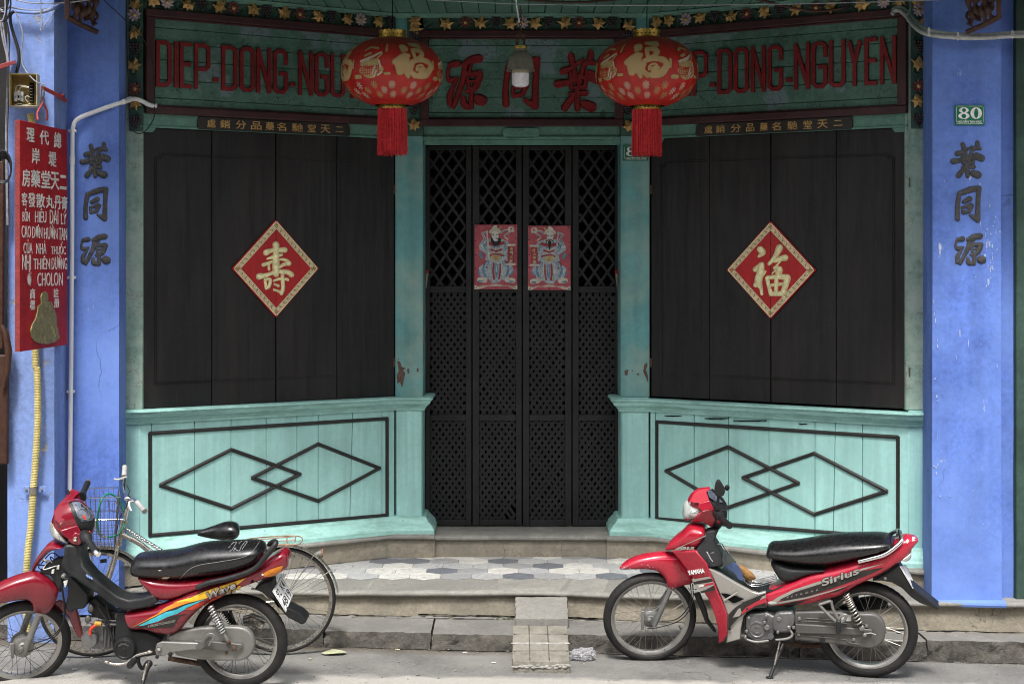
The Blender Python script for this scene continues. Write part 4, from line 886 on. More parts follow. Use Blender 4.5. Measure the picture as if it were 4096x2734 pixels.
# ------------------------------------------------------------ posters of warriors on the door
pin = M('pin_black', (.02, .012, .012), .6); posr = M('poster_red', (.44, .095, .115), .38, var=.16, vs=6, bump=.08, col2=(.30, .12, .11), thr=.7, cs=30); posc = M('poster_cream', (.56, .51, .43), .4, var=.15, vs=14)
posb = M('poster_blue', (.13, .24, .34), .4, var=.3, vs=40); posg = M('poster_gold', (.50, .42, .20), .35, metal=.2); posk = M('poster_black', (.015, .017, .02), .5); posr2 = M('poster_dark_red', (.33, .045, .05), .4); posl = M('poster_pale_blue', (.36, .42, .46), .4, var=.45, vs=70)
def poster(x0, y0, x1, y1, mir, label, words, beard):
    Fp = Frame((0, 11.905, 0), (1, 0, 0)); ua, zt_ = Fp.px(x0, y0); ub, zb_ = Fp.px(x1, y1)
    t = thing('poster', Fp.pt((ua + ub) / 2, 0, zb_), label, 'poster', 'warrior posters on the lattice door')
    W_, H_ = ub - ua, zt_ - zb_
    def mp(x, y, n):                                                # x, y in 0..100, 0..150 (up)
        if mir: x = 100 - x
        return Fp.pt(ua + W_ * x / 100, n + .0005 + .004 * math.sin(x / 100 * 3.1) * (1 - abs(y - 75) / 150), zb_ + H_ * y / 150)
    mb = MB(); k = 8
    vs = [mp(100 * i / k, 150 * j / k, 0) for j in range(k + 1) for i in range(k + 1)]
    mb.add(vs, [(j * (k + 1) + i, j * (k + 1) + i + 1, (j + 1) * (k + 1) + i + 1, (j + 1) * (k + 1) + i) for j in range(k) for i in range(k)]); mb.build('sheet', posr, t, smooth=60, fix=False)
    lay = [0]
    def S(mat, strokes, nm='print', fl=.0006):
        mb = MB(); lay[0] += .0005
        for i, st in enumerate(strokes): brush(mb, lambda x, y, n: mp(x, y, n + lay[0]), st, flat=fl + i * .00006, n=3, cs=6)
        mb.build(nm, mat, t, fix=False, kind='stuff')
    def poly(mat, pts, nm='print'):
        mb = MB(); lay[0] += .0005; mb.add([mp(x, y, lay[0]) for x, y in pts], [tuple(range(len(pts)))]); mb.build(nm, mat, t, fix=False)
    # cloud border at the foot
    poly(posc, [(0, 0), (100, 0), (100, 9), (88, 7), (80, 10), (70, 8), (60, 12), (50, 14), (40, 12), (30, 8), (20, 10), (12, 7), (0, 9)])
    S(posr2, [[(6, 8, 1.2), (14, 5), (20, 9), (28, 5), (38, 10), (50, 13), (62, 10), (72, 5), (80, 9), (88, 5), (96, 8)]], fl=.0003)
    # ribbons
    S(posc, [[(30, 132, 4), (18, 130), (24, 118, 5), (16, 105), (20, 95, 3)], [(62, 132, 4), (74, 138), (82, 133), (70, 124, 4), (78, 116, 3)]])
    S(posb, [[(30, 132, 2.2), (18, 130), (24, 118, 3), (16, 105)], [(62, 132, 2.4), (74, 137), (81, 133), (71, 124)]])
    # robe: shoulders, body, spread legs, boots
    poly(posl, [(22, 112), (34, 118), (60, 118), (78, 112), (84, 98), (76, 84), (84, 62), (92, 44), (82, 34), (76, 20), (62, 22), (58, 16), (40, 14), (34, 24), (20, 22), (12, 36), (10, 50), (24, 62), (28, 82), (12, 92), (10, 102)])
    S(posr2, [[(30, 108, 7), (48, 104, 9), (68, 108, 7)], [(40, 92, 5), (50, 88), (62, 92, 5)], [(36, 78, 4), (50, 82), (68, 78, 4)], [(26, 66, 4), (22, 56), (30, 50, 3)], [(72, 66, 4), (80, 56), (74, 50, 3)], [(45, 60, 4), (44, 40, 5), (46, 24, 5)], [(60, 60, 3), (60, 40, 4), (57, 24, 4)]])
    S(posb, [[(24, 104, 7), (28, 94, 6)], [(74, 104, 7), (72, 94, 6)], [(30, 62, 8), (22, 48, 8), (26, 32, 7)], [(68, 62, 8), (78, 48, 8), (74, 32, 7)], [(51, 56, 7), (52, 40, 8), (51, 28, 4)], [(42, 97, 2), (50, 100, 2.5), (60, 97, 2)], [(14, 82, 9), (18, 74, 6)], [(10, 42, 4), (12, 34, 4)], [(90, 42, 4), (86, 34, 4)]])
    S(posl, [[(30, 62, 3), (24, 50), (28, 34, 3)], [(68, 62, 3), (75, 50), (72, 34, 3)], [(51, 54, 3), (52, 42, 4)], [(26, 100, 2.5), (30, 92)], [(73, 100, 2.5), (70, 92)]])
    S(posc, [[(36, 84, 2), (44, 88), (50, 84), (58, 88), (66, 84, 2)], [(38, 98, 2), (50, 94), (64, 98)], [(36, 66, 1.6), (38, 46), (34, 24)], [(64, 66, 1.6), (64, 46), (68, 24)]])
    S(posg, [[(44, 74, 12), (52, 72, 14), (56, 74, 10)], [(40, 117, 2), (50, 112), (60, 117, 2)]]); S(posr2, [[(46, 76, 1.5), (54, 76, 1.5)], [(48, 70, 2), (53, 70, 2)]])
    S(posc, [[(12, 22, 12), (24, 21, 12)], [(76, 22, 12), (90, 20, 12)]]); S(posb, [[(11, 19, 5), (18, 19, 4)], [(83, 18, 5), (90, 18, 4)]])
    # weapon
    S(posc if not mir else posl, [[(29, 136, 3), (32, 100, 4), (34, 72, 4)]])
    # scroll with words
    S(posc, [[(76, 103, 5), (94, 103, 5)], [(76, 58, 5), (94, 58, 5)]]); poly(posr2, [(78, 100), (92, 100), (93, 62), (77, 62)])
    for i, ch in enumerate(words):
        mb = MB(); y = 93 - i * 9.3; lay[0] += .0001
        text_to(mb, ch, lambda x, y_, n: Fp.pt(ua + W_ * ((15 + x) if mir else (85 + x)) / 100, lay[0] + n + .001, zb_ + H_ * y_ / 150), -4.4, y - 4, 4.4, y + 4, .0005, bold=.03); mb.build('print', posg if i % 2 == 0 else posc, t)
    # head
    S(posc, [[(38, 134, 8), (48, 138, 14), (58, 134, 8)], [(44, 144, 5), (50, 146, 6)]]); S(posg, [[(38, 132, 2), (48, 136, 2.4), (59, 132, 2)], [(58, 140, 3), (62, 145, 3)]])
    S(offw, [[(48, 128, 17), (49, 119, 14)]])
    if beard: S(posk, [[(40, 117, 5), (44, 109, 8), (50, 106, 10), (57, 109, 8), (59, 117, 5)], [(42, 117, 2.6), (49, 119, 2), (56, 117, 2.6)]])
    else: S(posk, [[(42, 115, 2.5), (49, 118, 2), (56, 115, 2.5)], [(49, 112, 8), (49, 104, 6), (50, 94, 1)], [(41, 114, 2), (40, 104, 1)], [(57, 114, 2), (58, 104, 1)]])
    S(posk, [[(41, 128, 1.6), (46, 126, 1.6)], [(51, 126, 1.6), (56, 128, 1.6)]]); S(offw, [[(44, 119, 4), (49, 120, 4)]]) if beard else None
    # round emblem in the corner
    S(posc, [[(84, 140, 12), (87, 140, 12)], [(80, 134, 3), (92, 135, 3)]]); mb = MB()
    lay[0] += .0005; text_to(mb, '月' if not mir else '日', lambda x, y_, n: Fp.pt(ua + W_ * ((14.5 + x) if mir else (85.5 + x)) / 100, lay[0] + n + .001, zb_ + H_ * y_ / 150), -2.6, 136.5, 2.6, 143.5, .0004, bold=.03); mb.build('print', posr2, t)
    for x, y in ((4, 146), (42, 147), (96, 146), (3, 112), (3, 80), (3, 48), (97, 118), (97, 82), (97, 52), (4, 3), (50, 3), (95, 3)):
        mb = MB(); mb.ball(mp(x, y, .001), .0048, .003, .0048, 8); mb.build('pin', pin, t, smooth=60)
poster(1898, 899, 2069, 1156, False, 'left red poster of a black-bearded warrior in pale robes, pinned to the door', '開門大吉', True)
poster(2112, 903, 2282, 1159, True, 'right red poster of a thin-bearded warrior holding a sword, pinned to the lattice door', '出入平安', False)
# incense holders on the posts
tin = M('tin_grey', (.22, .20, .17), .5, metal=.3, var=.2); incr = M('incense_red', (.45, .02, .03), .7)
for x, sgn, lab in ((1704, 1, 'left'), (2470, -1, 'right')):
    t = thing('incense_holder', P(x, 1120, 11.8), 'small tin cone holder with red incense sticks on the %s side of the door opening' % lab, 'incense holder', 'incense holders beside the door')
    c0 = P(x, 1152, 11.80); c1 = P(x + 3 * sgn, 1093, 11.80); mb = MB(); mb.tube([c0, c1], [.004, .013], 12, cap=False); mb.build('cone', tin, t, smooth=60)
    mb = MB()
    for i in range(9): a = c1 + Vector((RND.uniform(-.009, .009), RND.uniform(-.009, .009), -.02)); mb.tube([a, a + Vector((RND.uniform(-.006, .006), 0, RND.uniform(.035, .048)))], .0018, 5)
    mb.build('incense_sticks', incr, t)
# ------------------------------------------------------------ house number plates
plg = M('enamel_green', (.015, .15, .085), .3, var=.1, bump=.02); 
def fatdigit(mb, mp, ch, x0, y0, x1, y1, n, depth):
    def ell(cx, cy, rx, ry, k=28): return [(cx + rx * math.cos(2 * math.pi * i / k), cy + ry * math.sin(2 * math.pi * i / k)) for i in range(k)]
    def ring(o, i, nn):
        k = len(o); vs = [mp(*p, nn) for p in o] + [mp(*p, nn) for p in i]; mb.add(vs, [(a, (a + 1) % k, k + (a + 1) % k, k + a) for a in range(k)])
    cx, w_ = (x0 + x1) / 2, (x1 - x0) / 2; h_ = (y1 - y0) / 2
    if ch == '0': ring(ell(cx, (y0 + y1) / 2, w_, h_), ell(cx, (y0 + y1) / 2, w_ * .36, h_ * .84), n)
    else:
        cyt = y1 - h_ * .50; cyb = y0 + h_ * .54
        ring(ell(cx, cyt, w_ * .86, h_ * .50), ell(cx + w_ * .02, cyt + h_ * .03, w_ * .34, h_ * .34), n)
        ring(ell(cx, cyb, w_ * 1.0, h_ * .55), ell(cx - w_ * .02, cyb - h_ * .03, w_ * .42, h_ * .38), n + .0003)
def plate(fr, x0, y0, x1, y1, label, loc):
    ua, zt_ = fr.px(x0, y0); ub, zb_ = fr.px(x1, y1); W_, H_ = ub - ua, zt_ - zb_
    t = thing('house_number_plate', fr.pt((ua + ub) / 2, 0, zb_), label, 'sign', 'green house number plates')
    mp = lambda x, y, n: fr.pt(ua + W_ * x, .012 + n, zb_ + H_ * y)
    mb = MB(); mb.box(fr, ua, ub, .0, .012, zb_, zt_); mb.build('plate', plg, t, bevel=.002)
    mb = MB()
    for (a, b, c_, d) in ((.05, .93, .95, .945), (.05, .06, .95, .075), (.04, .12, .05, .88), (.95, .12, .96, .88)):
        mb.add([mp(a, b, .0006), mp(c_, b, .0006), mp(c_, d, .0006), mp(a, d, .0006)], [(0, 1, 2, 3)])
    mb.build('rim_line', white, t)
    mb = MB(); fatdigit(mb, mp, '8', .11, .30, .49, .88, .0008, 0); fatdigit(mb, mp, '0', .52, .30, .91, .88, .0008, 0); mb.build('numerals', white, t, fix=False)
    mb = MB(); text_to(mb, 'NGUYỄN THÁI HỌC', mp, .09, .08, .91, .27, .0012, bold=.03); mb.build('street_name', white, t)
plate(Frame((0, YR, 0), (1, 0, 0)), 3818, 421, 3936, 501, 'green enamel house number plate on the right blue pillar above the dark characters', None)
plate(FC, 2493, 581, 2591, 643, 'green enamel house number plate on the right teal post, half behind the lantern tassel', None)

# ------------------------------------------------------------ lanterns
lanr = M('lantern_silk', (.44, .015, .010), .42, var=.18, vs=3, streak=20, bump=.25, bs=60, spec=.4)
lant = lanr.node_tree.nodes['Principled BSDF']; lant.inputs['Subsurface Weight'].default_value = .15; lant.inputs['Subsurface Radius'].default_value = (.05, .01, .01)
lprint = M('lantern_print_gold', (.38, .27, .11), .45, var=.15, vs=20, bump=.05); lout = M('lantern_print_outline', (.30, .13, .03), .5); lwhite = M('lantern_print_white', (.50, .42, .32), .5, var=.1); tass = M('tassel_red', (.50, .025, .03), .55, var=.35, vs=60, bump=.2)
# small diamond lattice printed on the gold characters
def lattice_print():
    m = M('lantern_print_lattice', (.46, .36, .19), .45, bump=0); t = m.node_tree; N = t.nodes; L = t.links; b = N['Principled BSDF']; old = b.inputs['Base Color'].links[0].from_socket
    g = N.new('ShaderNodeNewGeometry'); mp = N.new('ShaderNodeMapping'); mp.inputs['Rotation'].default_value = (0, R_(45), 0); mp.inputs['Scale'].default_value = (1, .0, 1); L.new(g.outputs['Position'], mp.inputs[0])
    s = N.new('ShaderNodeSeparateXYZ'); L.new(mp.outputs[0], s.inputs[0]); acc = None
    for ax in ('X', 'Z'):
        a = N.new('ShaderNodeMath'); a.operation = 'PINGPONG'; a.inputs[1].default_value = .0065; L.new(s.outputs[ax], a.inputs[0])
        c = N.new('ShaderNodeMath'); c.operation = 'LESS_THAN'; c.inputs[1].default_value = .0014; L.new(a.outputs[0], c.inputs[0])
        if acc is None: acc = c.outputs[0]
        else:
            d = N.new('ShaderNodeMath'); d.operation = 'MAXIMUM'; L.new(acc, d.inputs[0]); L.new(c.outputs[0], d.inputs[1]); acc = d.outputs[0]
    x = N.new('ShaderNodeMix'); x.data_type = 'RGBA'; L.new(acc, x.inputs[0]); L.new(old, x.inputs[6]); x.inputs[7].default_value = (.36, .17, .05, 1); L.new(x.outputs[2], b.inputs['Base Color'])
    return m
lattp = lattice_print()
FU2 = [[(1040, 470, 56), (1075, 480, 66), (1040, 505, 34)], [(1140, 435, 26), (1210, 440, 44), (1275, 440, 48), (1230, 462, 26)], [(962, 620, 52), (1040, 578, 76), (1092, 556, 44)], [(1062, 560, 70), (1050, 640, 96), (1010, 710, 70)], [(1060, 650, 96), (1090, 752, 36)], [(988, 655, 50), (1002, 716, 52)],
       [(1150, 500, 38), (1160, 570, 34)], [(1150, 495, 34), (1240, 500, 50), (1262, 520, 42)], [(1252, 530, 48), (1215, 570, 40), (1162, 580, 24)], [(1122, 640, 50), (1112, 700, 42), (1160, 742, 50)], [(1130, 612, 42), (1220, 590, 44), (1310, 602, 58), (1345, 640, 52)], [(1342, 650, 62), (1290, 722, 70), (1200, 742, 54)],
       [(1175, 690, 24), (1180, 655, 18), (1228, 640, 18), (1240, 668, 26), (1190, 680, 20)], [(1215, 705, 50), (1262, 672, 26)]]
def lantern(cx, cy, hw, hh, rot, label, Yl=10.55):
    c = P(cx, cy, Yl); a = hw * Yl / F_; b = hh * Yl / F_
    t = thing('lantern', (c.x, c.y, c.z + b + .05), label, 'lantern', 'red silk lanterns')
    ex = 2.25
    def rad(z): return a * max(0, 1 - abs(z / (b * 1.06)) ** ex) ** (1 / 2.0)
    zs = [b * math.sin(R_(-80 + 160 * i / 36)) / math.sin(R_(80)) for i in range(37)]
    NR = 24
    mb = MB(); seg = 96; vs = []
    for z in zs:
        for j in range(seg):
            ph = 2 * math.pi * j / seg; rr_ = rad(z) * (1 - .006 * abs(math.sin(ph * NR / 2)) ** .5 * 0 + .0035 * math.cos(ph * NR))
            vs.append((c.x + rr_ * math.sin(ph), c.y - rr_ * math.cos(ph), c.z + z))
    mb.add(vs, [(i * seg + j, i * seg + (j + 1) % seg, (i + 1) * seg + (j + 1) % seg, (i + 1) * seg + j) for i in range(36) for j in range(seg)]); mb.build('silk_body', lanr, t, smooth=60)
    def mp(u, v, n):                                                # u = angle in degrees from the viewer side, v = height in half-heights
        z = v * b; rr_ = rad(z) * 1.004 + .0012 + n; ph = R_(u + rot); return Vector((c.x + rr_ * math.sin(ph), c.y - rr_ * math.cos(ph), c.z + z))
    def S(mat, strokes, base=0, nm='print', nn=6):
        if nm in ('print', 'basket'): strokes = [[(bx + (p[0] - bx) * .8, p[1] * .8 + 3) + ((p[2] * .62,) if len(p) > 2 else ()) for p in st] for st in strokes]
        mb = MB()
        for i, st in enumerate(strokes): 
            mm = lambda x, y, n, k=i: mp(x, y / 38, n * .02 + base + k * .00008)
            brush(mb, mm, st, flat=.001, n=nn, cs=7)
        mb.build(nm, mat, t, smooth=80, fix=False, kind='stuff')
    for k in range(-3, 4):                                          # character and picture alternate round the body
        o = k * 50
        if k % 2 == 0:
            gl = [[(o + (p[0] - 1157) * .117, (647 - p[1]) * .117 + 1.5, p[2] * .117) for p in st] for st in FU2]
            S(lout, [[(x, y, w_ * 1.0 + 1.1) for x, y, w_ in st] for st in gl], 0, 'character_edge'); S(lattp, gl, .0014, 'character')
        else:
            bx = o
            S(lprint, [[(bx - 14, -9, 12), (bx - 2, -13, 18), (bx + 13, -8, 14)], [(bx - 12, 0, 12), (bx + 8, 2, 14)]], 0, 'basket')
            S(plred, [[(bx - 16 + i * 3.4, -16, 1.1), (bx - 14 + i * 3.2, -2, 1.1)] for i in range(9)] + [[(bx - 16, -14 + i * 3.4, 1), (bx + 12, -13 + i * 3.2, 1)] for i in range(4)], .001, 'print')
            S(lwhite, [[(bx - 16, 4, 4), (bx, 9, 5), (bx + 14, 16, 3)], [(bx + 4, -18, 3), (bx + 8, -10, 3)], [(bx + 10, -16, 3), (bx + 16, -12, 3)], [(bx + 2, -14, 3), (bx + 6, -4, 3)], [(bx + 14, -4, 3), (bx + 12, 4, 3)]], .002)
            S(lprint, [[(bx - 10, 12, 5), (bx - 2, 15, 5)], [(bx - 12, 20, 4), (bx - 4, 24, 4), (bx + 8, 22, 4)], [(bx - 26, -17, 7), (bx - 18, -17, 7)], [(bx + 20, -14, 5), (bx + 26, -14, 5)], [(bx - 30, 6, 4.5), (bx - 30, -4, 4.5)], [(bx + 22, 28, 4.5), (bx + 22, 18, 4.5)], [(bx + 10, 8, 3), (bx + 16, 14, 3)]], .0015)
            S(lout, [[(bx - 8 + i * 5, 24 + (i % 3) * 4, 3.0), (bx - 7 + i * 5, 25 + (i % 3) * 4, 3.0)] for i in range(7)], .001)
    r = random.Random(int(cx)); mb = MB(); mb2 = MB()
    for row, (v, dd, sz) in enumerate(((-.52, 24, 3.6), (-.66, 24, 3.2), (-.78, 24, 3.0))):
        for k in range(int(360 / dd)):
            u0_ = k * dd + (dd / 2 if row % 2 else 0) + r.uniform(-3, 3); 
            f = 1 / max(.3, rad(v * b) / a)
            for q in range(8):
                an = 2 * math.pi * q / 8
                brush(mb if (k + row) % 2 else mb2, lambda x, y, n: mp(x, y / 38, n * .01), [(u0_ + math.cos(an) * .9 * f, v * 38 + math.sin(an) * .9, .7), (u0_ + math.cos(an) * sz * f, v * 38 + math.sin(an) * sz * 1.1, 1.1)], flat=.001, n=1, cs=4)
    mb.build('flower_print', lprint, t, fix=False, kind='stuff'); mb2.build('flower_print', lwhite, t, fix=False, kind='stuff')
    zt_, zb_ = c.z + b, c.z - b; s_ = Yl / F_
    # brass crown with a scalloped rim
    mb = MB(); rc = 54 * s_; seg = 60; prof = [(0, 0), (.45, -.06), (.75, .02), (.98, .02)]; vs = []; hN = 30 * s_
    rings = [(rc * .96, -.012, 0), (rc * .98, hN * .15, 0), (rc, hN * .5, 0), (rc * 1.04, hN * .95, 1), (rc * .98, hN * .9, 1), (rc * .9, 0.0, 0)]
    for rr_, z, sc_ in rings:
        for j in range(seg): ph = 2 * math.pi * j / seg; vs.append((c.x + rr_ * math.sin(ph), c.y - rr_ * math.cos(ph), zt_ + z + (abs(math.sin(ph * 10)) * .008 if sc_ else 0)))
    mb.add(vs, [(i * seg + j, i * seg + (j + 1) % seg, (i + 1) * seg + (j + 1) % seg, (i + 1) * seg + j) for i in range(5) for j in range(seg)]); mb.build('crown', brass, t, smooth=50)
    mb = MB()
    for j in range(20): ph = 2 * math.pi * (j + .5) / 20; mb.ball((c.x + (rc * 1.003) * math.sin(ph), c.y - rc * 1.003 * math.cos(ph), zt_ + hN * .5), .0042, .0042, .0042, 6)
    mb.build('crown_eyelets', void, t)
    mb = MB(); mb.lathe((c.x, c.y, zt_ - .004), (0, 0, 1), [(0, .0), (rc * .95, -.004)], 24); mb.build('top_cap', plred, t)
    rb = 55 * s_; mb = MB(); mb.lathe((c.x, c.y, zb_), (0, 0, 1), [(rb * .95, .012), (rb, .004), (rb * 1.01, -.022), (rb * 1.03, -.026), (rb * .9, -.027)], 48); mb.build('collar', brass, t, smooth=40)
    mb = MB()
    for j in range(20): ph = 2 * math.pi * (j + .2) / 20; mb.ball((c.x + rb * 1.005 * math.sin(ph), c.y - rb * 1.005 * math.cos(ph), zb_ - .008), .0035, .0035, .0035, 6)
    mb.build('collar_eyelets', void, t)
    mb = MB(); rt = 57 * s_
    for j in range(330):
        ph = r.uniform(0, 2 * math.pi); q = rt * (1 if j < 230 else r.uniform(.4, .95)); L = .29 + r.uniform(-.018, .012); sw = r.uniform(-.004, .004)
        x, y = c.x + q * math.sin(ph), c.y - q * math.cos(ph); z = zb_ - .024; w_ = r.uniform(.0014, .0026)
        mb.tube([(x, y, z), (x * 1 + sw, y + r.uniform(-.004, .004), z - L * .5), (x + sw * 1.6, y + r.uniform(-.006, .006), z - L)], w_, 4)
    mb.build('tassel', tass, t, kind='stuff', smooth=60)
    mb = MB(); mb.lathe((c.x, c.y, zb_ - .03), (0, 0, 1), [(rt * .93, 0), (rt * .93, -.27)], 32); mb.build('tassel_core', tass, t)
    mb = MB(); mb.tube([(c.x, c.y, zt_), (c.x, c.y, zt_ + .06), (c.x + .003, c.y, ZE)], .003, 6); mb.build('hanging_wire', void, t)
    mb = MB(); mb.tube([(c.x - rc * .9, c.y, zt_ + .01), (c.x, c.y, zt_ + .06), (c.x + rc * .9, c.y, zt_ + .01)], .0022, 6); mb.build('bail', rust, t)
lantern(1569, 289, 202, 133, 30, 'left red silk lantern with its gilt character turned aside to the right')
lantern(2587, 289, 203, 136, -4, 'right red silk lantern with its gilt character facing the street')

# ------------------------------------------------------------ hanging lamp
shade_m = M('lamp_shade', (.16, .15, .12), .55, var=.2, vs=12, bump=.15); bulbm = M('bulb_white', (.70, .69, .72), .35, bump=0); bulbc = M('bulb_collar', (.42, .38, .28), .6, var=.2, vs=40)
Yp = 10.45; lp = P(2082, 280, Yp); s_ = Yp / F_
lamp = thing('hanging_lamp', (lp.x, lp.y, lp.z), 'unlit lamp with ribbed grey shade and white bulb hanging between the lanterns', 'lamp')
mb = MB(); vs = []; seg = 80; prof = [(26, 88), (27, 78), (36, 70), (44, 55), (49, 38), (52, 18), (54, 6), (57, 2), (57, -1), (50, 4), (46, 30), (30, 66)]
for i, (rr_, z) in enumerate(prof):
    for j in range(seg): ph = 2 * math.pi * j / seg; q = rr_ * (1 + (.018 * math.cos(ph * 40) if 1 < i < 7 else 0)) * s_; vs.append((lp.x + q * math.sin(ph), lp.y - q * math.cos(ph), lp.z + (z - 4) * s_))
mb.add(vs, [(i * seg + j, i * seg + (j + 1) % seg, (i + 1) * seg + (j + 1) % seg, (i + 1) * seg + j) for i in range(len(prof) - 1) for j in range(seg)]); mb.build('shade', shade_m, lamp, smooth=40)
mb = MB(); mb.lathe(lp, (0, 0, 1), [(24 * s_, 96 * s_), (27 * s_, 94 * s_), (27 * s_, 84 * s_), (20 * s_, 82 * s_)], 32); mb.build('cap', brass, lamp, smooth=40)
mb = MB(); mb.lathe(lp, (0, 0, 1), [(30 * s_, 15 * s_), (34 * s_, -14 * s_), (34 * s_, -15 * s_)], 32); mb.build('bulb_collar', bulbc, lamp, smooth=50)
mb = MB(); mb.lathe(lp, (0, 0, 1), [(34.5 * s_, -15 * s_), (34.5 * s_, -50 * s_), (32 * s_, -60 * s_), (24 * s_, -66 * s_), (12 * s_, -69 * s_), (0, -70 * s_)], 32); mb.build('bulb', bulbm, lamp, smooth=60)
mb = MB()
for dx in (-13, 13): mb.tube([P(2082 + dx, 190, Yp), P(2082 + dx * 1.2, 165, Yp), P(2082 + dx * .9, 140, Yp)], .007, 8); mb.ball(P(2082 + dx, 160, Yp), .014, .014, .008)
mb.box(Frame((0, Yp, 0), (1, 0, 0)), P(2064, 0, Yp).x, P(2100, 0, Yp).x, -.012, .012, P(0, 150, Yp).z, P(0, 140, Yp).z); mb.build('bracket', rust, lamp, smooth=40)
mb = MB()
for i in range(9):
    z = P(0, 138 - i * 13, Yp).z; ax = Vector((1, 0, 0)) if i % 2 else Vector((0, 1, 0)); k = 12
    mb.tube([Vector((lp.x, lp.y, z)) + ax * .008 * math.cos(2 * math.pi * q / k) + Vector((0, 0, .014 * math.sin(2 * math.pi * q / k))) for q in range(k)], .0028, 5, closed=True)
mb.build('chain', rust, lamp, smooth=60)
mb = MB(); mb.tube([P(2078, 90, Yp - .02), P(2072, 60, Yp - .02), P(2066, 20, Yp - .02), P(2062, -30, Yp - .02), P(2062, -90, Yp - .02)], .0055, 8); mb.build('flex', white, lamp, smooth=60)

# ------------------------------------------------------------ hanging red sign at the left
SG = thing('hanging_sign', P(165, 480, 9.8), 'long red hanging board with white lettering and a gilt figure, on the left', 'sign')
sA, sB = P(80, 479, 9.50), P(270, 515, 10.09)
FS = Frame((sA.x, sA.y, sA.z), (sB.x - sA.x, sB.y - sA.y, 0)); Ls = math.hypot(sB.x - sA.x, sB.y - sA.y)
signr = M('sign_red', (.33, .012, .016), .55, var=.2, vs=4, streak=12, bump=.2, bs=60, col2=(.12, .03, .025), thr=.72, cs=12); signe = M('sign_edge', (.21, .028, .026), .7, var=.25, vs=10, bump=.5)
hS = 927 * 9.5 / 6500
mb = MB(); top = [(0, -.001), (Ls * .3, -.004), (Ls * .65, -.010), (Ls * .85, -.012), (Ls, -.010)]
pts = [(0, -hS), (Ls, -hS + .01)] + top[::-1]
mb.prism(FS, pts, -.030, 0); mb.build('panel', signr, SG, bevel=.003)
mb = MB(); mb.box(FS, -.002, .001, -.031, -.001, -hS, -.002); mb.build('edge', signe, SG)
mb = MB(); mb.box(FS, Ls * .62, Ls * .622, -.01, .0006, -hS + .02, -.05); mb.build('board_joint', maroon, SG)
def sgp(x, y): return FS.px(x, y, .001)
def zx(x, y): return sgp(40 + x / 1.6165, 450 + y / 1.6165)       # coordinates of the 420 x 1568 enlargement
rows = [('理', 108, 95, 158, 193), ('代', 192, 112, 252, 213), ('總', 285, 125, 332, 232), ('岸', 142, 228, 192, 335), ('堤', 250, 250, 300, 353),
        ('房', 80, 362, 130, 482), ('藥', 136, 368, 196, 487), ('堂', 202, 372, 262, 492), ('天', 265, 382, 318, 502), ('二', 322, 402, 366, 500),
        ('客', 76, 515, 112, 604), ('發', 118, 516, 164, 614), ('散', 170, 522, 226, 618), ('丸', 232, 532, 284, 622), ('丹', 288, 536, 330, 628), ('膏', 334, 540, 370, 630), ('商', 130, 1138, 162, 1204), ('標', 130, 1212, 162, 1275), ('註', 282, 1136, 314, 1196), ('册', 286, 1204, 318, 1260)]
mpS = lambda u, z, n: FS.pt(u, n, z)
def signtext(ch, x0, y0, x1, y1, name, bold, mat=offw):
    ua, zt_ = zx(x0, (y0)); ub, zb_ = zx(x1, y1)
    mb = MB(); text_to(mb, ch, mpS, ua, zb_, ub, zt_, .0012, bold=bold); mb.build(name, mat, SG)
for ch, x0, y0, x1, y1 in rows: signtext(ch, x0, y0, x1, y1, 'character', .018 if ch != '二' else .04)
for ln, x0, y0, x1, y1 in (('BỒN', 80, 602, 130, 706), ('HIỆU', 160, 615, 238, 714), ('ĐẠI', 256, 628, 315, 722), ('LÝ', 328, 632, 368, 724), ('CAO', 74, 730, 138, 810), ('DƠN', 142, 722, 212, 814), ('HƯỜN', 218, 720, 310, 820), ('TAN', 314, 745, 372, 826),
    ('CỦA', 86, 818, 148, 912), ('NHÀ', 168, 826, 238, 914), ('THUỐC', 264, 832, 364, 918), ('NHỊ', 78, 918, 138, 1016), ('THIÊN', 150, 924, 262, 1012), ('ĐƯỜNG', 268, 912, 372, 1014), ('Ở', 112, 1016, 140, 1122), ('CHOLON', 176, 1036, 344, 1118)):
    signtext(ln.replace('HIỆU', 'HIÊU').replace('ĐẠI', 'DAI').replace('ĐƯỜNG', 'DƯỜNG').replace('NHỊ', 'NHI'), x0 + 2, y0, x1 - 3, y1, 'word', 0)
fig = [(212, 1160), (228, 1158), (240, 1172), (242, 1205), (238, 1220), (262, 1222), (272, 1245), (282, 1275), (298, 1320), (296, 1370), (312, 1430), (316, 1455), (302, 1468), (288, 1482), (240, 1496), (190, 1492), (155, 1478), (134, 1450), (128, 1410), (138, 1370), (162, 1330), (172, 1290), (176, 1250), (198, 1236), (194, 1195), (200, 1170)]
figm = M('gilt_worn', (.21, .185, .085), .5, metal=.25, var=.3, vs=30, bump=.4, bs=70, col2=(.42, .30, .07), thr=.60, cs=25)
mb = MB(); mb.prism(FS, [zx(x, y) for x, y in fig][::-1], .0, .009); mb.build('figure', figm, SG, bevel=.003)
redp = M('red_iron', (.36, .05, .045), .6, var=.3, vs=20, bump=.3)
s2 = lambda x, y, d=0: (P(x / 3.267, y / 3.267, 9.78 + d))
mb = MB()
cA = s2(560, 1345)
for q in (([(560, 1345), (525, 1400), (490, 1470), (488, 1530), (500, 1570)], -.08), ([(560, 1345), (595, 1400), (615, 1460), (620, 1530), (610, 1570)], .08)):
    mb.tube(spline([tuple(s2(x, y, q[1] * i / 4)) for i, (x, y) in enumerate(q[0])], 4), .006, 8)
mb.build('hook', redp, SG, smooth=60)
rod = thing('iron_rod', P(185, 350, 10.0), 'rusty iron rod jutting from the blue wall with chain links holding the red sign', 'rod')
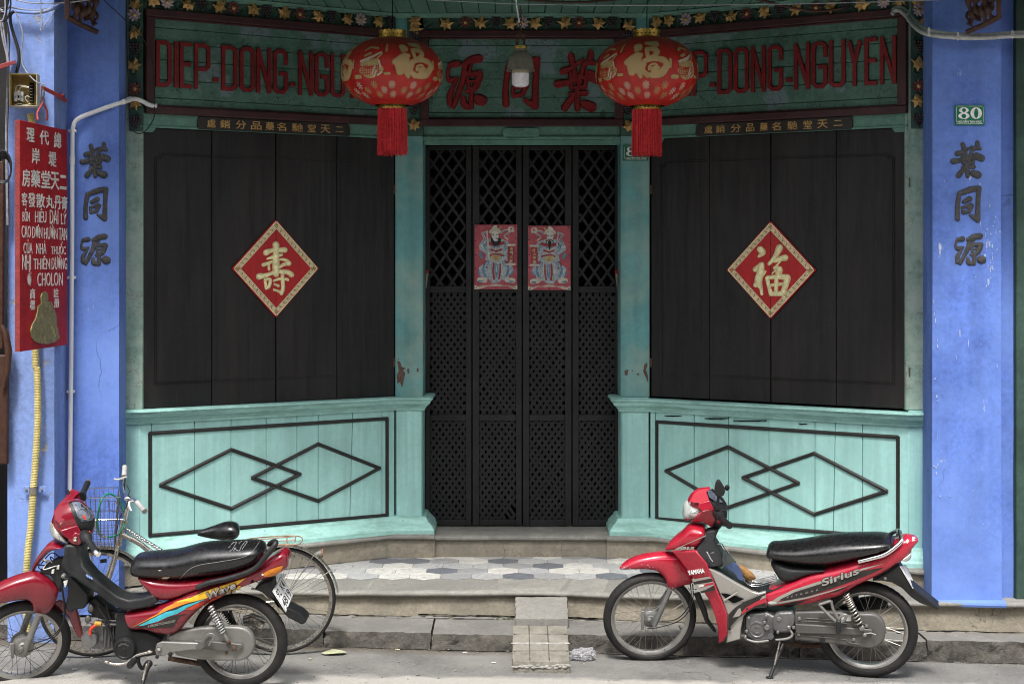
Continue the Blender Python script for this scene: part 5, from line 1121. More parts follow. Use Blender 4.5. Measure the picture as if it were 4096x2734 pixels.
mb = MB(); mb.tube([P(169, 350, 9.78), P(225, 378, 9.95), P(262, 402, 10.25)], [.012, .013, .013], 10); mb.tube([P(250, 378, 10.1), P(257, 386, 10.2), P(252, 394, 10.2)], .008, 8); mb.build('bar', redp, rod, smooth=60)
mb = MB()
for cyy, hh in ((372, 26), (402, 14)):
    mb.tube([P(171 + 5 * math.cos(a), cyy + hh * math.sin(a), 9.78) for a in [2 * math.pi * q / 14 for q in range(14)]], .0045, 6, closed=True)
mb.build('chain_link', rust, rod, smooth=60)
# ------------------------------------------------------------ electrical box
boxc = M('plastic_cream', (.50, .47, .36), .5, var=.12, vs=9, bump=.1, col2=(.15, .12, .08), thr=.74, cs=14); boxy = M('plastic_yellow', (.42, .31, .10), .5, var=.2, vs=12, bump=.1)
JB = thing('junction_box', P(88, 425, 9.9), 'open cream electrical box with circuit breakers inside, on the pale wall above the red sign', 'junction box')
FB = Frame((0, 9.83, 0), (cos10 := math.cos(R_(8)), math.sin(R_(8)), 0)); 
FB.o = P(36, 425, 9.80)
bw, bh, bd = (146 - 36) * 9.8 / F_, (425 - 292) * 9.8 / F_, .11
wl = .006
mb = MB(); mb.box(FB, 0, wl, -bd, 0, 0, bh); mb.box(FB, bw - wl, bw, -bd, 0, 0, bh); mb.box(FB, wl, bw - wl, -bd, 0, 0, wl); mb.box(FB, wl, bw - wl, -bd, 0, bh - wl, bh); mb.build('case', boxc, JB, bevel=.003)
mb = MB(); mb.box(FB, wl, bw - wl, -bd, -bd + .004, wl, bh - wl); mb.box(FB, wl, wl + .002, -bd, -.004, wl, bh - wl); mb.box(FB, wl, bw - wl, -bd + .004, -.004, bh - wl - .002, bh - wl); mb.build('lining', boxy, JB)
mb = MB(); mb.tube([FB.pt(.002, .001, .002), FB.pt(.002, .001, bh - .002), FB.pt(bw - .002, .001, bh - .002), FB.pt(bw - .002, .001, .002)], .0028, 6, closed=True); mb.build('gasket', boxc, JB, smooth=60)
for i in range(3):
    mb = MB(); u = .024 + i * .0185; mb.box(FB, u, u + .017, -.09, -.035, .034 + (i == 1) * .008, .092 + (i == 1) * .010); mb.build('breaker', offw, JB, bevel=.002)
    mb = MB(); mb.box(FB, u + .004, u + .013, -.035, -.028, .055, .068); mb.build('switch', posb if i != 1 else void, JB)
mb = MB(); mb.box(FB, .112, .135, -.09, -.05, .03, .15); mb.build('terminal_strip', void, JB)
mb = MB()
for i in range(12): mb.ball(FB.pt(.118 + (i % 2) * .009, -.049, .04 + (i // 2) * .018), .0028, seg=6)
mb.build('terminal_screws', tin, JB)
for q in ([(.035, .09), (.04, .125), (.075, .128), (.112, .12)], [(.055, .10), (.07, .12), (.112, .115)], [(.105, .03), (.09, .05), (.1, .065), (.115, .06)], [(.03, .012), (.06, .018), (.09, .01), (.12, .02)]):
    mb = MB(); mb.tube(spline([tuple(FB.pt(u, -.03, z)) for u, z in q], 5), .0035, 6); mb.build('wire', boxc, JB, smooth=60)
# ------------------------------------------------------------ conduits
def ribbed(name, pts, r, mat, label, cat, pitch=.0098, amp=.0022):
    sp = spline(pts, 10); out = []; rr_ = []; acc = 0; L = [0]
    for a, b in zip(sp, sp[1:]): L.append(L[-1] + (Vector(b) - Vector(a)).length)
    n = int(L[-1] / (pitch / 4)); j = 0
    for i in range(n + 1):
        d = L[-1] * i / n
        while j < len(L) - 2 and L[j + 1] < d: j += 1
        f = (d - L[j]) / max(1e-9, L[j + 1] - L[j]); out.append(Vector(sp[j]).lerp(Vector(sp[j + 1]), f)); rr_.append(r + amp * (math.sin(2 * math.pi * d / pitch)))
    mb = MB(); mb.tube(out, rr_, 12); o = mb.build(name, mat, smooth=70); return tag(o, label, cat)
yel = M('conduit_yellow', (.50, .42, .16), .5, var=.15, vs=10, bump=.05)
ribbed('corrugated_conduit', [tuple(P(x, y, 9.94)) for x, y in ((122, 455), (130, 520), (139, 700), (141, 1395), (148, 1480), (151, 1600), (150, 1710), (143, 1830), (134, 1955), (128, 2040), (121, 2130), (113, 2190), (106, 2300), (105, 2400), (108, 2480), (112, 2560), (118, 2600))], .0205, yel, 'yellow corrugated conduit running down the pale wall under the red sign', 'conduit')
clip = thing('pipe_clamp', P(135, 1960, 9.95), 'blue painted metal strap clamping the yellow conduit to the pale wall', 'clamp')
mb = MB(); Fq = Frame((0, 9.965, 0), (1, 0, 0)); a, b = Fq.px(94, 1943), Fq.px(184, 1968); mb.box(Fq, a[0], b[0], -.004, .002, b[1], a[1]); mb.build('plate', bluel, clip, bevel=.002)
mb = MB(); mb.lathe(P(133, 1975, 9.94), (0, 0, 1), [(.025, 0), (.025, .045)], 20); mb.build('strap', tin, clip, smooth=40)
mb = MB(); mb.ball(P(105, 1956, 9.955), .008, .005, .008, 8); mb.ball(P(167, 1956, 9.955), .008, .005, .008, 8); mb.build('screw', tin, clip)
pvc = M('pvc_white', (.70, .70, .71), .35, mott=.05, var=.06, vs=4, bump=.02)
wp = thing('white_pipe', P(280, 1990, 10.25), 'thin white plastic pipe rising up the left blue pillar and bending over to the signboard', 'pipe')
pp_ = [(276, 2330, 10.26), (279, 2000, 10.26), (284, 1500, 10.26), (288, 1000, 10.26), (289, 700, 10.26), (290, 535, 10.26), (292, 510, 10.26), (300, 488, 10.26), (318, 472, 10.26), (350, 458, 10.27), (420, 432, 10.28), (486, 410, 10.32), (515, 398, 10.42), (545, 397, 10.5), (575, 408, 10.54), (600, 421, 10.55), (627, 424, 10.55)]
mb = MB(); mb.tube(spline([tuple(P(x, y, d)) for x, y, d in pp_], 6), .0142, 14); mb.build('tube', pvc, wp, smooth=70)
for y in (640, 2330 - 20): mb = MB(); mb.lathe(P(289 if y < 1000 else 277, y, 10.26), (0, 0, 1), [(.0145, -.026), (.0168, -.026), (.0168, .026), (.0145, .026)], 20); mb.build('coupling', pvc, wp, smooth=40)
q0, q1 = P(492, 408, 10.32), P(522, 397, 10.43); mb = MB(); mb.tube([q0, q1], .0172, 14); mb.build('coupling', pvc, wp, smooth=40)
for x, y, d in ((290, 524, 10.27), (287, 1110, 10.27), (283, 1565, 10.27), (436, 427, 10.29), (598, 420, 10.56)):
    mb = MB(); c = P(x, y, d); Fz = Frame(c, (1, 0, 0)); mb.box(Fz, -.024, .024, -.02, .014, -.009, .009); mb.build('clip', pvc, wp, bevel=.003)
cond = M('conduit_grey', (.42, .42, .41), .45, var=.1, vs=8, bump=.03)
cable2 = thing('conduit_pair', P(3800, 140, 10.0), 'pair of pale grey flexible conduits sagging across the right blue pillar', 'conduit')
pb = [(3572, 42, 10.5), (3590, 30, 10.5), (3612, 36, 10.46), (3640, 62, 10.4), (3670, 95, 10.25), (3700, 116, 10.1), (3740, 128, 10.02), (3800, 136, 10.0), (3880, 141, 10.0), (3960, 140, 10.0), (4030, 134, 10.0), (4120, 130, 10.0)]
pc = [(3568, 58, 10.48), (3580, 44, 10.48), (3600, 44, 10.44), (3625, 66, 10.38), (3655, 104, 10.22), (3690, 130, 10.07), (3740, 143, 9.99), (3800, 149, 9.97), (3880, 153, 9.97), (3960, 151, 9.97), (4030, 146, 9.97), (4120, 144, 9.97)]
for q, m_ in ((pb, cond), (pc, cond)): mb = MB(); mb.tube(spline([tuple(P(x, y, d)) for x, y, d in q], 6), .0135, 12); mb.build('tube', m_, cable2, smooth=70)
mb = MB()
for x, y in ((3630, 70), (3716, 128), (3832, 146), (4050, 138)): mb.tube([P(x + 11 * math.cos(a) * .3, y + 17 * math.sin(a), 9.96 + (.4 if x < 3700 else 0)) for a in [2 * math.pi * i / 12 for i in range(12)]], .0025, 5, closed=True)
mb.build('cable_tie', white, cable2, smooth=60)
# ------------------------------------------------------------ carved brackets under the roof
brk = M('bracket_wood', (.075, .035, .028), .6, var=.35, vs=14, bump=.3)
def bracket(xa, xb, Y, label, mirror):
    t = thing('roof_bracket', P((xa + xb) / 2, 60, Y), label, 'bracket', 'carved brackets high on the pillars')
    X = lambda f: xa + (xb - xa) * f
    s = lambda f, y, dy=0: P(X(f), y, Y - dy)
    mb = MB(); mb.hexa([P(X(0), y0, Y - .30 + d) for y0 in (75, -40) for d in (0, .03) for _ in (0,)] if False else [v for y0, y1 in ((72, 0), (-60, 0)) for dd in (0, .03) for v in (s(.0, y0, .28 - dd), s(.14, y0, .28 - dd))]); mb.build('upright', brk, t, bevel=.004)
    mb = MB(); mb.tube([s(.04, 66, .28), s(.45, 100, .16), s(.88, 128, .03)], .017, 6); mb.build('strut', brk, t)
    for k in range(4):
        f = .28 + k * .17; mb = MB(); L = 95 - k * 4 + (6 if k % 2 else -8)
        mb.tube(spline([tuple(s(f + .06 * math.sin(i * 1.7 + k), -70 + (L + 70) * i / 6 * (.92 + .05 * k), .22 - k * .05)) for i in range(7)], 4), [.02 + .007 * math.sin(i * .8) for i in range(25)], 8); mb.build('carved_scroll', brk, t, smooth=60)
        mb = MB(); mb.tube([s(f + .02 + .09 * math.cos(a), 28 + k * 12 + 16 * math.sin(a), .2 - k * .05) for a in [2 * math.pi * q / 12 for q in range(12)]], .009, 6, closed=True); mb.build('carved_ring', brk, t, smooth=60)
bracket(258, 405, 10.22, 'dark carved timber bracket high on the left blue pillar', False)
bracket(4006, 3850, 10.0, 'dark carved timber bracket high on the right blue pillar', True)
# ------------------------------------------------------------ cables
cblk = M('cable_black', (.018, .018, .02), .5, bump=0); cgry = M('cable_grey', (.25, .26, .29), .5, var=.3, vs=20)
def cable(pts, r, mat, label, grp='loose cables'):
    mb = MB(); mb.tube(spline([tuple(P(*p)) for p in pts], 8), r, 8); tag(mb.build('cable', mat, smooth=70), label, 'cable', grp)
cable([(1450, -12, 9.7), (1800, 4, 9.7), (2100, 17, 9.7), (2500, 22, 9.7), (3000, 19, 9.7), (3400, 11, 9.7), (3800, -2, 9.7), (4100, -16, 9.7)], .0032, cgry, 'thin pale wire strung across the top in front of the eave')
cable([(400, -20, 10.1), (425, 10, 10.1), (500, 80, 10.2), (560, 140, 10.4), (590, 190, 10.5), (612, 260, 10.53), (618, 420, 10.54), (616, 470, 10.54), (590, 515, 10.5), (560, 535, 10.52), (535, 525, 10.5), (520, 500, 10.5), (512, 300, 10.5), (505, 100, 10.5), (506, -20, 10.5)], .0035, cblk, 'black wire slanting past the left pillar to the signboard corner and looping down')
cable([(2950, -18, 10.8), (3060, 6, 10.8), (3180, 34, 10.8), (3280, 45, 10.8), (3420, 25, 10.8), (3560, 4, 10.8), (3660, -20, 10.8)], .009, brk, 'thick dark cable sagging in front of the right frieze')
cable([(2040, -8, 10.9), (2180, 6, 10.9), (2330, 9, 10.9), (2470, -2, 10.9), (2520, -12, 10.9)], .008, brk, 'short dark cable sagging under the soffit near the lamp')
cable([(35, -10, 9.9), (120, 12, 9.9), (260, 12, 9.95), (420, -10, 9.9)], .004, cgry, 'grey wire curving across the top of the pale wall')
cable([(36, 28, 9.94), (90, 38, 9.94), (150, 42, 9.94), (200, 32, 9.96), (262, 2, 10.1)], .005, cgry, 'pale wire above the painted cable on the pale wall')
cable([(64, 46, 9.93), (110, 50, 9.93), (160, 50, 9.93), (210, 35, 9.95), (258, 10, 10.1)], .0115, bluel, 'thick cable painted pale blue bending along the top of the pale wall')
cable([(56, 46, 9.92), (42, 60, 9.92), (42, 90, 9.92), (52, 130, 9.92), (68, 180, 9.92), (76, 220, 9.92), (74, 260, 9.92), (66, 292, 9.92)], .0105, cblk, 'thick black cable dropping down the pale wall to the cream box')
cable([(60, 44, 9.91), (72, 70, 9.91), (85, 110, 9.91), (92, 150, 9.91), (86, 200, 9.91), (88, 250, 9.91), (104, 285, 9.88), (130, 315, 9.78), (150, 330, 9.77), (182, 339, 9.78)], .0042, cgry, 'thin grey wire looping from the pale wall over the front of the cream box')
cable([(162, -10, 9.9), (165, 60, 9.9), (171, 92, 9.9), (162, 118, 9.9), (166, 120, 9.9), (185, 95, 9.9), (212, 55, 9.93), (220, 40, 9.96)], .0034, cgry, 'bent wire hook dangling on the pale wall')
r = random.Random(8)
for i in range(9):
    cx_, cy_, rx, ry = 8 + r.uniform(-8, 6), 12 + r.uniform(-10, 14), r.uniform(16, 34), r.uniform(30, 74)
    cable([(cx_ + rx * math.cos(a), cy_ + ry * math.sin(a) + r.uniform(-3, 3), 9.82 + i * .01) for a in [R_(-100 + 27 * k) for k in range(9)]], .0048, cblk if i % 4 else cgry, 'one of the tangled black cables hanging in a coil in the top left corner', 'tangled cables in the top left corner')
for i in range(6):
    cx_, cy_ = 10 + i * 1.5, 668 + i * 2; 
    cable([(cx_ + (36 - i * 2) * math.cos(a), cy_ + (66 - i * 4) * math.sin(a), 9.55 + i * .012) for a in [R_(k * 30) for k in range(13)]], .005, cblk, 'one of the black cable loops coiled behind the left edge of the red sign', 'coiled cable loops behind the red sign')
for i, (x0, x1) in enumerate(((2, 30), (10, 34), (26, 36), (30, 33))):
    cable([(x0, 90, 9.85), (x0 + 10, 160, 9.85), (x1, 250, 9.86), (x1 - 3, 420, 9.9), (x1 - 6, 560, 9.9), (x1 - 1, 900, 9.93)], .006 - i * .001, cgry if i < 2 else cblk, ['pale cable at the far left edge beside the wall corner', 'second pale cable at the far left edge', 'black cable running down the corner of the pale wall', 'thin black cable along the corner of the pale wall'][i])
# red tin roof corner at the left edge
mb = MB(); mb.hexa([P(-40, 290, 9.5), P(62, 256, 9.7), P(-40, 300, 9.9), P(66, 250, 10.0), P(-40, 268, 9.5), P(52, 245, 9.7), P(-40, 278, 9.9), P(60, 240, 10.0)])
tag(mb.build('tin_awning', M('tin_red', (.30, .06, .065), .5, var=.3, vs=12), bevel=.002), 'corner of a red tin awning poking in at the left edge', 'awning')

mortarl = M('mortar_pale', (.33, .32, .295), .95, var=.2, vs=30, bump=.6)
# ------------------------------------------------------------ concrete ramp of two blocks
def slab(name, x0, x1, yf, yb, zf, zb, zl, mat, label, grooves=None, seed=0, lip=0):
    rr_ = random.Random(seed); nx, ny = 14, 10; vs = []
    t = thing('ramp_block', ((x0 + x1) / 2, yf, zl), label, 'concrete block', 'concrete blocks forming a ramp')
    mb = MB()
    for j in range(ny + 1):
        for i in range(nx + 1):
            f = j / ny; x = x0 + (x1 - x0) * i / nx; y = yf + (yb - yf) * f; e = (i in (0, nx)) or (j in (0, ny))
            vs.append((x + rr_.uniform(-.003, .003), y + rr_.uniform(-.003, .003), zf + (zb - zf) * f + rr_.uniform(-.0025, .0015) - (.006 if e else 0)))
    W_ = nx + 1; fs = [(j * W_ + i, j * W_ + i + 1, (j + 1) * W_ + i + 1, (j + 1) * W_ + i) for j in range(ny) for i in range(nx)]
    b0 = len(vs)
    edge = [(i, 0) for i in range(nx + 1)] + [(nx, j) for j in range(1, ny + 1)] + [(i, ny) for i in range(nx - 1, -1, -1)] + [(0, j) for j in range(ny - 1, 0, -1)]
    top = [j * W_ + i for i, j in edge]
    for k in top: v = vs[k]; vs.append((v[0] + rr_.uniform(-.004, .004), v[1] + rr_.uniform(-.003, .005) - .004, (v[2] + zl) / 2))
    for k in top: v = vs[k]; vs.append((v[0], v[1] + .002, zl))
    K = len(top)
    fs += [(top[k], top[(k + 1) % K], b0 + (k + 1) % K, b0 + k) for k in range(K)] + [(b0 + k, b0 + (k + 1) % K, b0 + K + (k + 1) % K, b0 + K + k) for k in range(K)]
    mb.add(vs, fs); mb.build('block', mat, t, smooth=40)
    if grooves:
        zat = lambda y: zf + (zb - zf) * (y - yf) / (yb - yf)
        for gx_ in grooves[0]:
            mb = MB(); x = x0 + (x1 - x0) * gx_; mb.tube([(x, yf + .01, zat(yf) - .001), (x, yb - .01, zat(yb) - .001)], .0036, 6); mb.build('groove', conc_dark, t)
        for gy_ in grooves[1]:
            mb = MB(); y = yf + (yb - yf) * gy_; mb.tube([(x0 + .005, y, zat(y) - .0012), (x1 - .005, y, zat(y) - .0012)], .0030, 6); mb.build('groove', conc_dark, t)
        mb = MB(); y = yf + (yb - yf) * .48
        for k in range(22): x = x0 + (x1 - x0) * (k + .5) / 22; mb.ball((x, y + rr_.uniform(-.008, .008), zat(y) - .003), .02, rr_.uniform(.010, .024), .005, 9)
        mb.build('mortar_streak', mortarl, t, smooth=60, kind='stuff')
        mb = MB()
        for k in range(26): x = x0 + (x1 - x0) * (k + .5) / 26; mb.ball((x, yf - .004, zl + (zf - zl) * .58 + rr_.uniform(-.010, .010)), .018, .005, rr_.uniform(.004, .010), 9)
        mb.build('mortar_streak', mortarl, t, smooth=60, kind='stuff')
conc_dark = M('concrete_groove', (.09, .085, .075), .95)
slab('upper', xl(2062, 10.22), xl(2270, 10.22), 10.10, 10.34, .175, .262, .09, conc, 'upper plain concrete block of the ramp leaning on the front step', seed=1)
slab('lower', xl(2051, 9.75), xl(2272, 9.75), 9.44, 9.985, .072, .158, -.01, concl, 'lower grooved concrete block of the ramp standing on the road', grooves=((.30, .64), (.26, .73)), seed=2)
# ------------------------------------------------------------ litter on the road
leafd = M('dry_leaf', (.42, .43, .27), .8, var=.2, vs=30); bag = M('plastic_bag', (.80, .80, .84), .15, mott=0, var=.05, bump=.1)
bag.node_tree.nodes['Principled BSDF'].inputs['Transmission Weight'].default_value = .8; bag.node_tree.nodes['Principled BSDF'].inputs['IOR'].default_value = 1.1
def onroad(x, y): 
    Y = 9.8
    for _ in range(5): Y = (H - road_z((x - CX) * Y / F_)) * F_ / (y - HY)
    return (x - CX) * Y / F_, Y
mb = MB(); pts = [(1285, 2617), (1300, 2608), (1330, 2604), (1365, 2607), (1388, 2616), (1372, 2621), (1330, 2623), (1300, 2622)]; q = [onroad(*p) for p in pts]
mb.add([(x, y, road_z(x) + .006 + RND.uniform(0, .012)) for x, y in q] + [(onroad(1335, 2612)[0], onroad(1335, 2612)[1], .03)], [(i, (i + 1) % 8, 8) for i in range(8)]); tag(mb.build('dry_leaf', leafd, fix=False, smooth=20), 'crumpled pale dry leaf lying on the road by the bicycle wheel', 'leaf')
mb = MB(); c = Vector((*onroad(2332, 2640), .035)); ico = bmesh.new(); bmesh.ops.create_icosphere(ico, subdivisions=4, radius=1); rb = random.Random(4)
from mathutils import noise as NS
for v in ico.verts:
    n_ = NS.fractal(v.co * 1.9, 1, 2, 4) * .22 + abs(NS.noise(v.co * 3.2)) * .30; f = .95 + n_; v.co = Vector((c.x + v.co.x * .075 * f, c.y + v.co.y * .045 * f, max(.0, c.z + v.co.z * .036 * f)))
me = bpy.data.meshes.new('plastic_bag'); ico.to_mesh(me); tag(link('plastic_bag', me, bag, smooth=25), 'crumpled clear plastic bag on the road beside the ramp', 'plastic bag')
cig = [(298, 2678, .5), (475, 2625, .2), (1200, 2552 + 60, .1), (610, 2700, .4), (1860, 2612, .3), (1240, 2637, .9), (1975, 2652, .2), (1590, 2600, 0)]
for i, (x, y, a) in enumerate(cig):
    X, Y = onroad(x, y); mb = MB(); d = Vector((math.cos(a), math.sin(a) * .6, 0)) * .014; mb.tube([Vector((X, Y, road_z(X) + .006)) - d, Vector((X, Y, road_z(X) + .006)) + d], .004, 7)
    tag(mb.build('cigarette_butt', offw if i % 2 == 0 else leafd, smooth=50), ['white cigarette stub on the road under the dark red motorbike, nearest its front wheel', 'pale scrap on the road just behind the front wheel of the dark red motorbike', 'tiny white scrap on the road near the rear wheel of the bicycle', 'pale stub on the road under the engine of the dark red motorbike', 'small white stub on the road halfway between leaf and ramp', 'pale curled scrap on the road just below the dry leaf', 'white stub on the road right beside the ramp', 'small pale scrap by the kerb between leaf and ramp'][i], 'litter', 'small litter on the road')
mb = MB(); rs = random.Random(12)
for i in range(420):
    X = rs.uniform(-3.2, 3.3); Y = rs.choice([rs.uniform(9.15, 9.95), along(KERB, X) - abs(rs.gauss(0, .05))]); s = abs(rs.gauss(.0025, .002)) + .0015
    mb.ball((X, Y, road_z(X) + s * .3), s * 1.3, s, s * .7, 5)
tag(mb.build('grit', mortar, smooth=60), 'fine grit and crumbs scattered over the road', 'grit')['kind'] = 'stuff'
weedm = M('weed_green', (.10, .20, .05), .7, var=.3, vs=40)
def weed(x, Y, z, s, label):
    mb = MB(); rw = random.Random(int(x * 1000))
    for i in range(14):
        a = rw.uniform(0, 6.28); l = s * rw.uniform(.5, 1); p = Vector((x + rw.uniform(-s, s) * .8, Y - .005, z)); tip = p + Vector((math.cos(a) * l, -abs(math.sin(a)) * l * .5, l * rw.uniform(.3, .9))); m_ = (p + tip) / 2 + Vector((0, 0, l * .1)); sd = Vector((-math.sin(a), 0, .3)) * l * .16
        mb.add([p, m_ + sd, tip, m_ - sd], [(0, 1, 2, 3)])
    tag(mb.build('weed', weedm, fix=False), label, 'weed', 'tiny weeds in the cracks')
weed(P(1988, 2470, 10.38).x, 10.36, .108, .022, 'tiny green weed in the crack at the foot of the step, nearest the left side')
weed(P(2035, 2472, 10.38).x, 10.35, .108, .03, 'tiny green weed in the crack right beside the ramp')
weed(P(1812, 2605, 9.97).x, 9.96, .0, .034, 'tiny green weed at the foot of the kerb')
# ------------------------------------------------------------ vehicle materials
rub    = M('rubber_tyre', (.012, .0115, .0115), .75, var=.25, vs=12, bump=.25, bs=120, col3=(.030, .028, .026), thr3=.6, cs3=5)
rim    = M('rim_steel', (.32, .31, .295), .35, metal=.7, var=.2, vs=14, bump=.1, col2=(.16, .13, .10), thr=.70, cs=20)
spk    = M('spoke_steel', (.30, .285, .26), .4, metal=.7, bump=0)
spkd   = M('spoke_dull', (.09, .08, .07), .6, metal=.4, bump=0)
alu    = M('aluminium_dull', (.20, .195, .185), .5, metal=.45, var=.2, vs=10, bump=.2, bs=60, col2=(.13, .12, .10), thr=.68, cs=12)
aluc   = M('chaincase_grey', (.105, .10, .095), .5, metal=.35, var=.18, vs=8, bump=.2, bs=60, col2=(.09, .075, .06), thr=.69, cs=10)
eng    = M('engine_grey', (.15, .15, .15), .42, metal=.5, var=.2, vs=16, bump=.25, col2=(.07, .065, .06), thr=.66, cs=14)
chrome = M('chrome', (.75, .75, .75), .12, metal=1, var=.08, vs=20, bump=.03)
chromew= M('chrome_worn', (.50, .47, .42), .28, metal=.9, var=.25, vs=20, bump=.2, col2=(.20, .12, .07), thr=.66, cs=26)
plas   = M('plastic_black', (.011, .0115, .0125), .5, mott=.12, var=.3, vs=7, bump=.15, bs=120, col3=(.020, .021, .022), thr3=.62, cs3=4)
seatm  = M('seat_vinyl', (.007, .007, .008), .30, mott=.1, var=.2, vs=10, bump=.05, bs=160, spec=.6)
redR   = M('bike_red', (.34, .010, .026), .28, var=.10, vs=3, bump=.02, coat=.6, col3=(.40, .018, .042), thr3=.6, cs3=3)
redL   = M('bike_wine', (.17, .005, .015), .25, var=.12, vs=3, bump=.02, coat=.8, col3=(.22, .010, .022), thr3=.6, cs3=4)
silv   = M('bike_silver', (.33, .315, .29), .35, metal=.4, var=.08, vs=5, bump=.03)
lens   = M('lens_clear', (.40, .42, .40), .12, var=.25, vs=14, bump=.1); refl = M('reflector', (.62, .62, .60), .2, metal=.8, var=.1)
amber  = M('lens_amber', (.62, .20, .02), .2, var=.25, vs=30, bump=.15); glassd = M('gauge_glass', (.10, .12, .16), .08, var=.4, vs=20, bump=0, coat=1)
foam   = M('torn_foam', (.50, .42, .30), .95, var=.2, vs=60, bump=.8); ora = M('decal_orange', (.72, .20, .02), .35, bump=0); yelw = M('decal_yellow', (.72, .42, .03), .35, bump=0)
teald  = M('decal_cyan', (.05, .38, .46), .35, bump=0); orr = M('decal_orange_red', (.55, .05, .02), .35, bump=0); scr = M('scraped_primer', (.52, .50, .52), .6, var=.3, vs=60)
leatherb = M('glove_tan', (.27, .14, .045), .8, var=.25, vs=20, bump=.6, bs=60); clothb = M('cloth_blue', (.05, .075, .16), .9, var=.2, vs=20, bump=.4); clothg = M('cloth_grey_green', (.055, .065, .06), .85, var=.2, vs=20, bump=.3)

class Loft:
    """closed skin through upright superellipse rings; stations (x, y_top, y_bottom, half_width) traced on the photograph's side view"""
    def __init__(s, fr, q, st, e=2.6, n=4, wt=0.0):
        s.fr = fr; s.q = q; s.e = e; S = []
        for x, yt, yb, hw in st:
            ut, zt = fr.px(*q(x, yt), wt * hw); ub, zb = fr.px(*q(x, yb), hw * .9); S.append((ut, zt, zb, hw))
        s.S = spline(S, n)
        s.S = [(a, max(b, c + .002), c, max(d, .004)) for a, b, c, d in s.S]
    def at(s, u):
        S = s.S
        up = S[0][0] < S[-1][0]
        if not up: S = S[::-1]
        if u <= S[0][0]: return S[0]
        for a, b in zip(S, S[1:]):
            if u <= b[0]:
                t = (u - a[0]) / max(1e-9, b[0] - a[0]); return tuple(p + (r - p) * t for p, r in zip(a, b))
        return S[-1]
    def surf(s, u, z):
        _, zt, zb, hw = s.at(u); h = (zt - zb) / 2; d = min(.995, abs((z - (zt + zb) / 2) / h)); return hw * (1 - d ** s.e) ** (1 / s.e)
    def mesh(s, mb, seg=28):
        vs = []; k = len(s.S)
        for u, zt, zb, hw in s.S:
            zc, h = (zt + zb) / 2, (zt - zb) / 2
            for j in range(seg):
                t = 2 * math.pi * j / seg; c, sn = math.cos(t), math.sin(t)
                vs.append(s.fr.pt(u, math.copysign(abs(c) ** (2 / s.e), c) * hw, zc + math.copysign(abs(sn) ** (2 / s.e), sn) * h))
        mb.add(vs, [(i * seg + j, i * seg + (j + 1) % seg, (i + 1) * seg + (j + 1) % seg, (i + 1) * seg + j) for i in range(k - 1) for j in range(seg)] + [tuple(range(seg)), tuple((k - 1) * seg + j for j in range(seg))[::-1]])
    def hit(s, x, y, side=1):
        w_ = .1
        for _ in range(5): u, z = s.fr.px(*s.q(x, y), w_ * side); w_ = s.surf(u, z)
        return u, z, w_
    def mp(s, off=.0015, rot=0, o=(0, 0)):
        c, sn = math.cos(R_(rot)), math.sin(R_(rot))
        def f(x, y, n):
            dx, dy = x - o[0], y - o[1]; X, Y = o[0] + dx * c - dy * sn, o[1] + dx * sn + dy * c
            u, z, w_ = s.hit(X, Y); return s.fr.pt(u, w_ + off + n, z)
        return f
    def decal(s, name, pts, mat, par, off=.0015, cuts=3):
        bm = bmesh.new(); vv = [bm.verts.new((x, y, 0)) for x, y in pts]; f = bm.faces.new(vv)
        bmesh.ops.triangulate(bm, faces=[f]); bmesh.ops.subdivide_edges(bm, edges=bm.edges[:], cuts=cuts, use_grid_fill=True)
        for v in bm.verts: u, z, w_ = s.hit(v.co.x, v.co.y); v.co = s.fr.pt(u, w_ + off, z)
        me = bpy.data.meshes.new(name); bm.to_mesh(me); bm.free(); return link(name, me, mat, par, smooth=60)
def plate_px(mb, fr, q, pts, th, mirror=False):
    """bent plate: pts (x, y, w) traced corners lying w off the centre plane, th thick inwards"""
    Q = []
    for x, y, w_ in pts: u, z = fr.px(*q(x, y), w_); Q.append((u, w_, z))
    for sg in ((1, -1) if mirror else (1,)):
        k = len(Q); vs = [fr.pt(u, w_ * sg, z) for u, w_, z in Q] + [fr.pt(u, (w_ - th) * sg, z) for u, w_, z in Q]
        mb.add(vs, [tuple(range(k)), tuple(range(k, 2 * k))[::-1]] + [(i, k + i, k + (i + 1) % k, (i + 1) % k) for i in range(k)])
def tub(fr, q, pts, n=6):
    o = []
    for x, y, w_ in pts: u, z = fr.px(*q(x, y), w_); o.append(tuple(fr.pt(u, w_, z)))
    return spline(o, n) if n else o
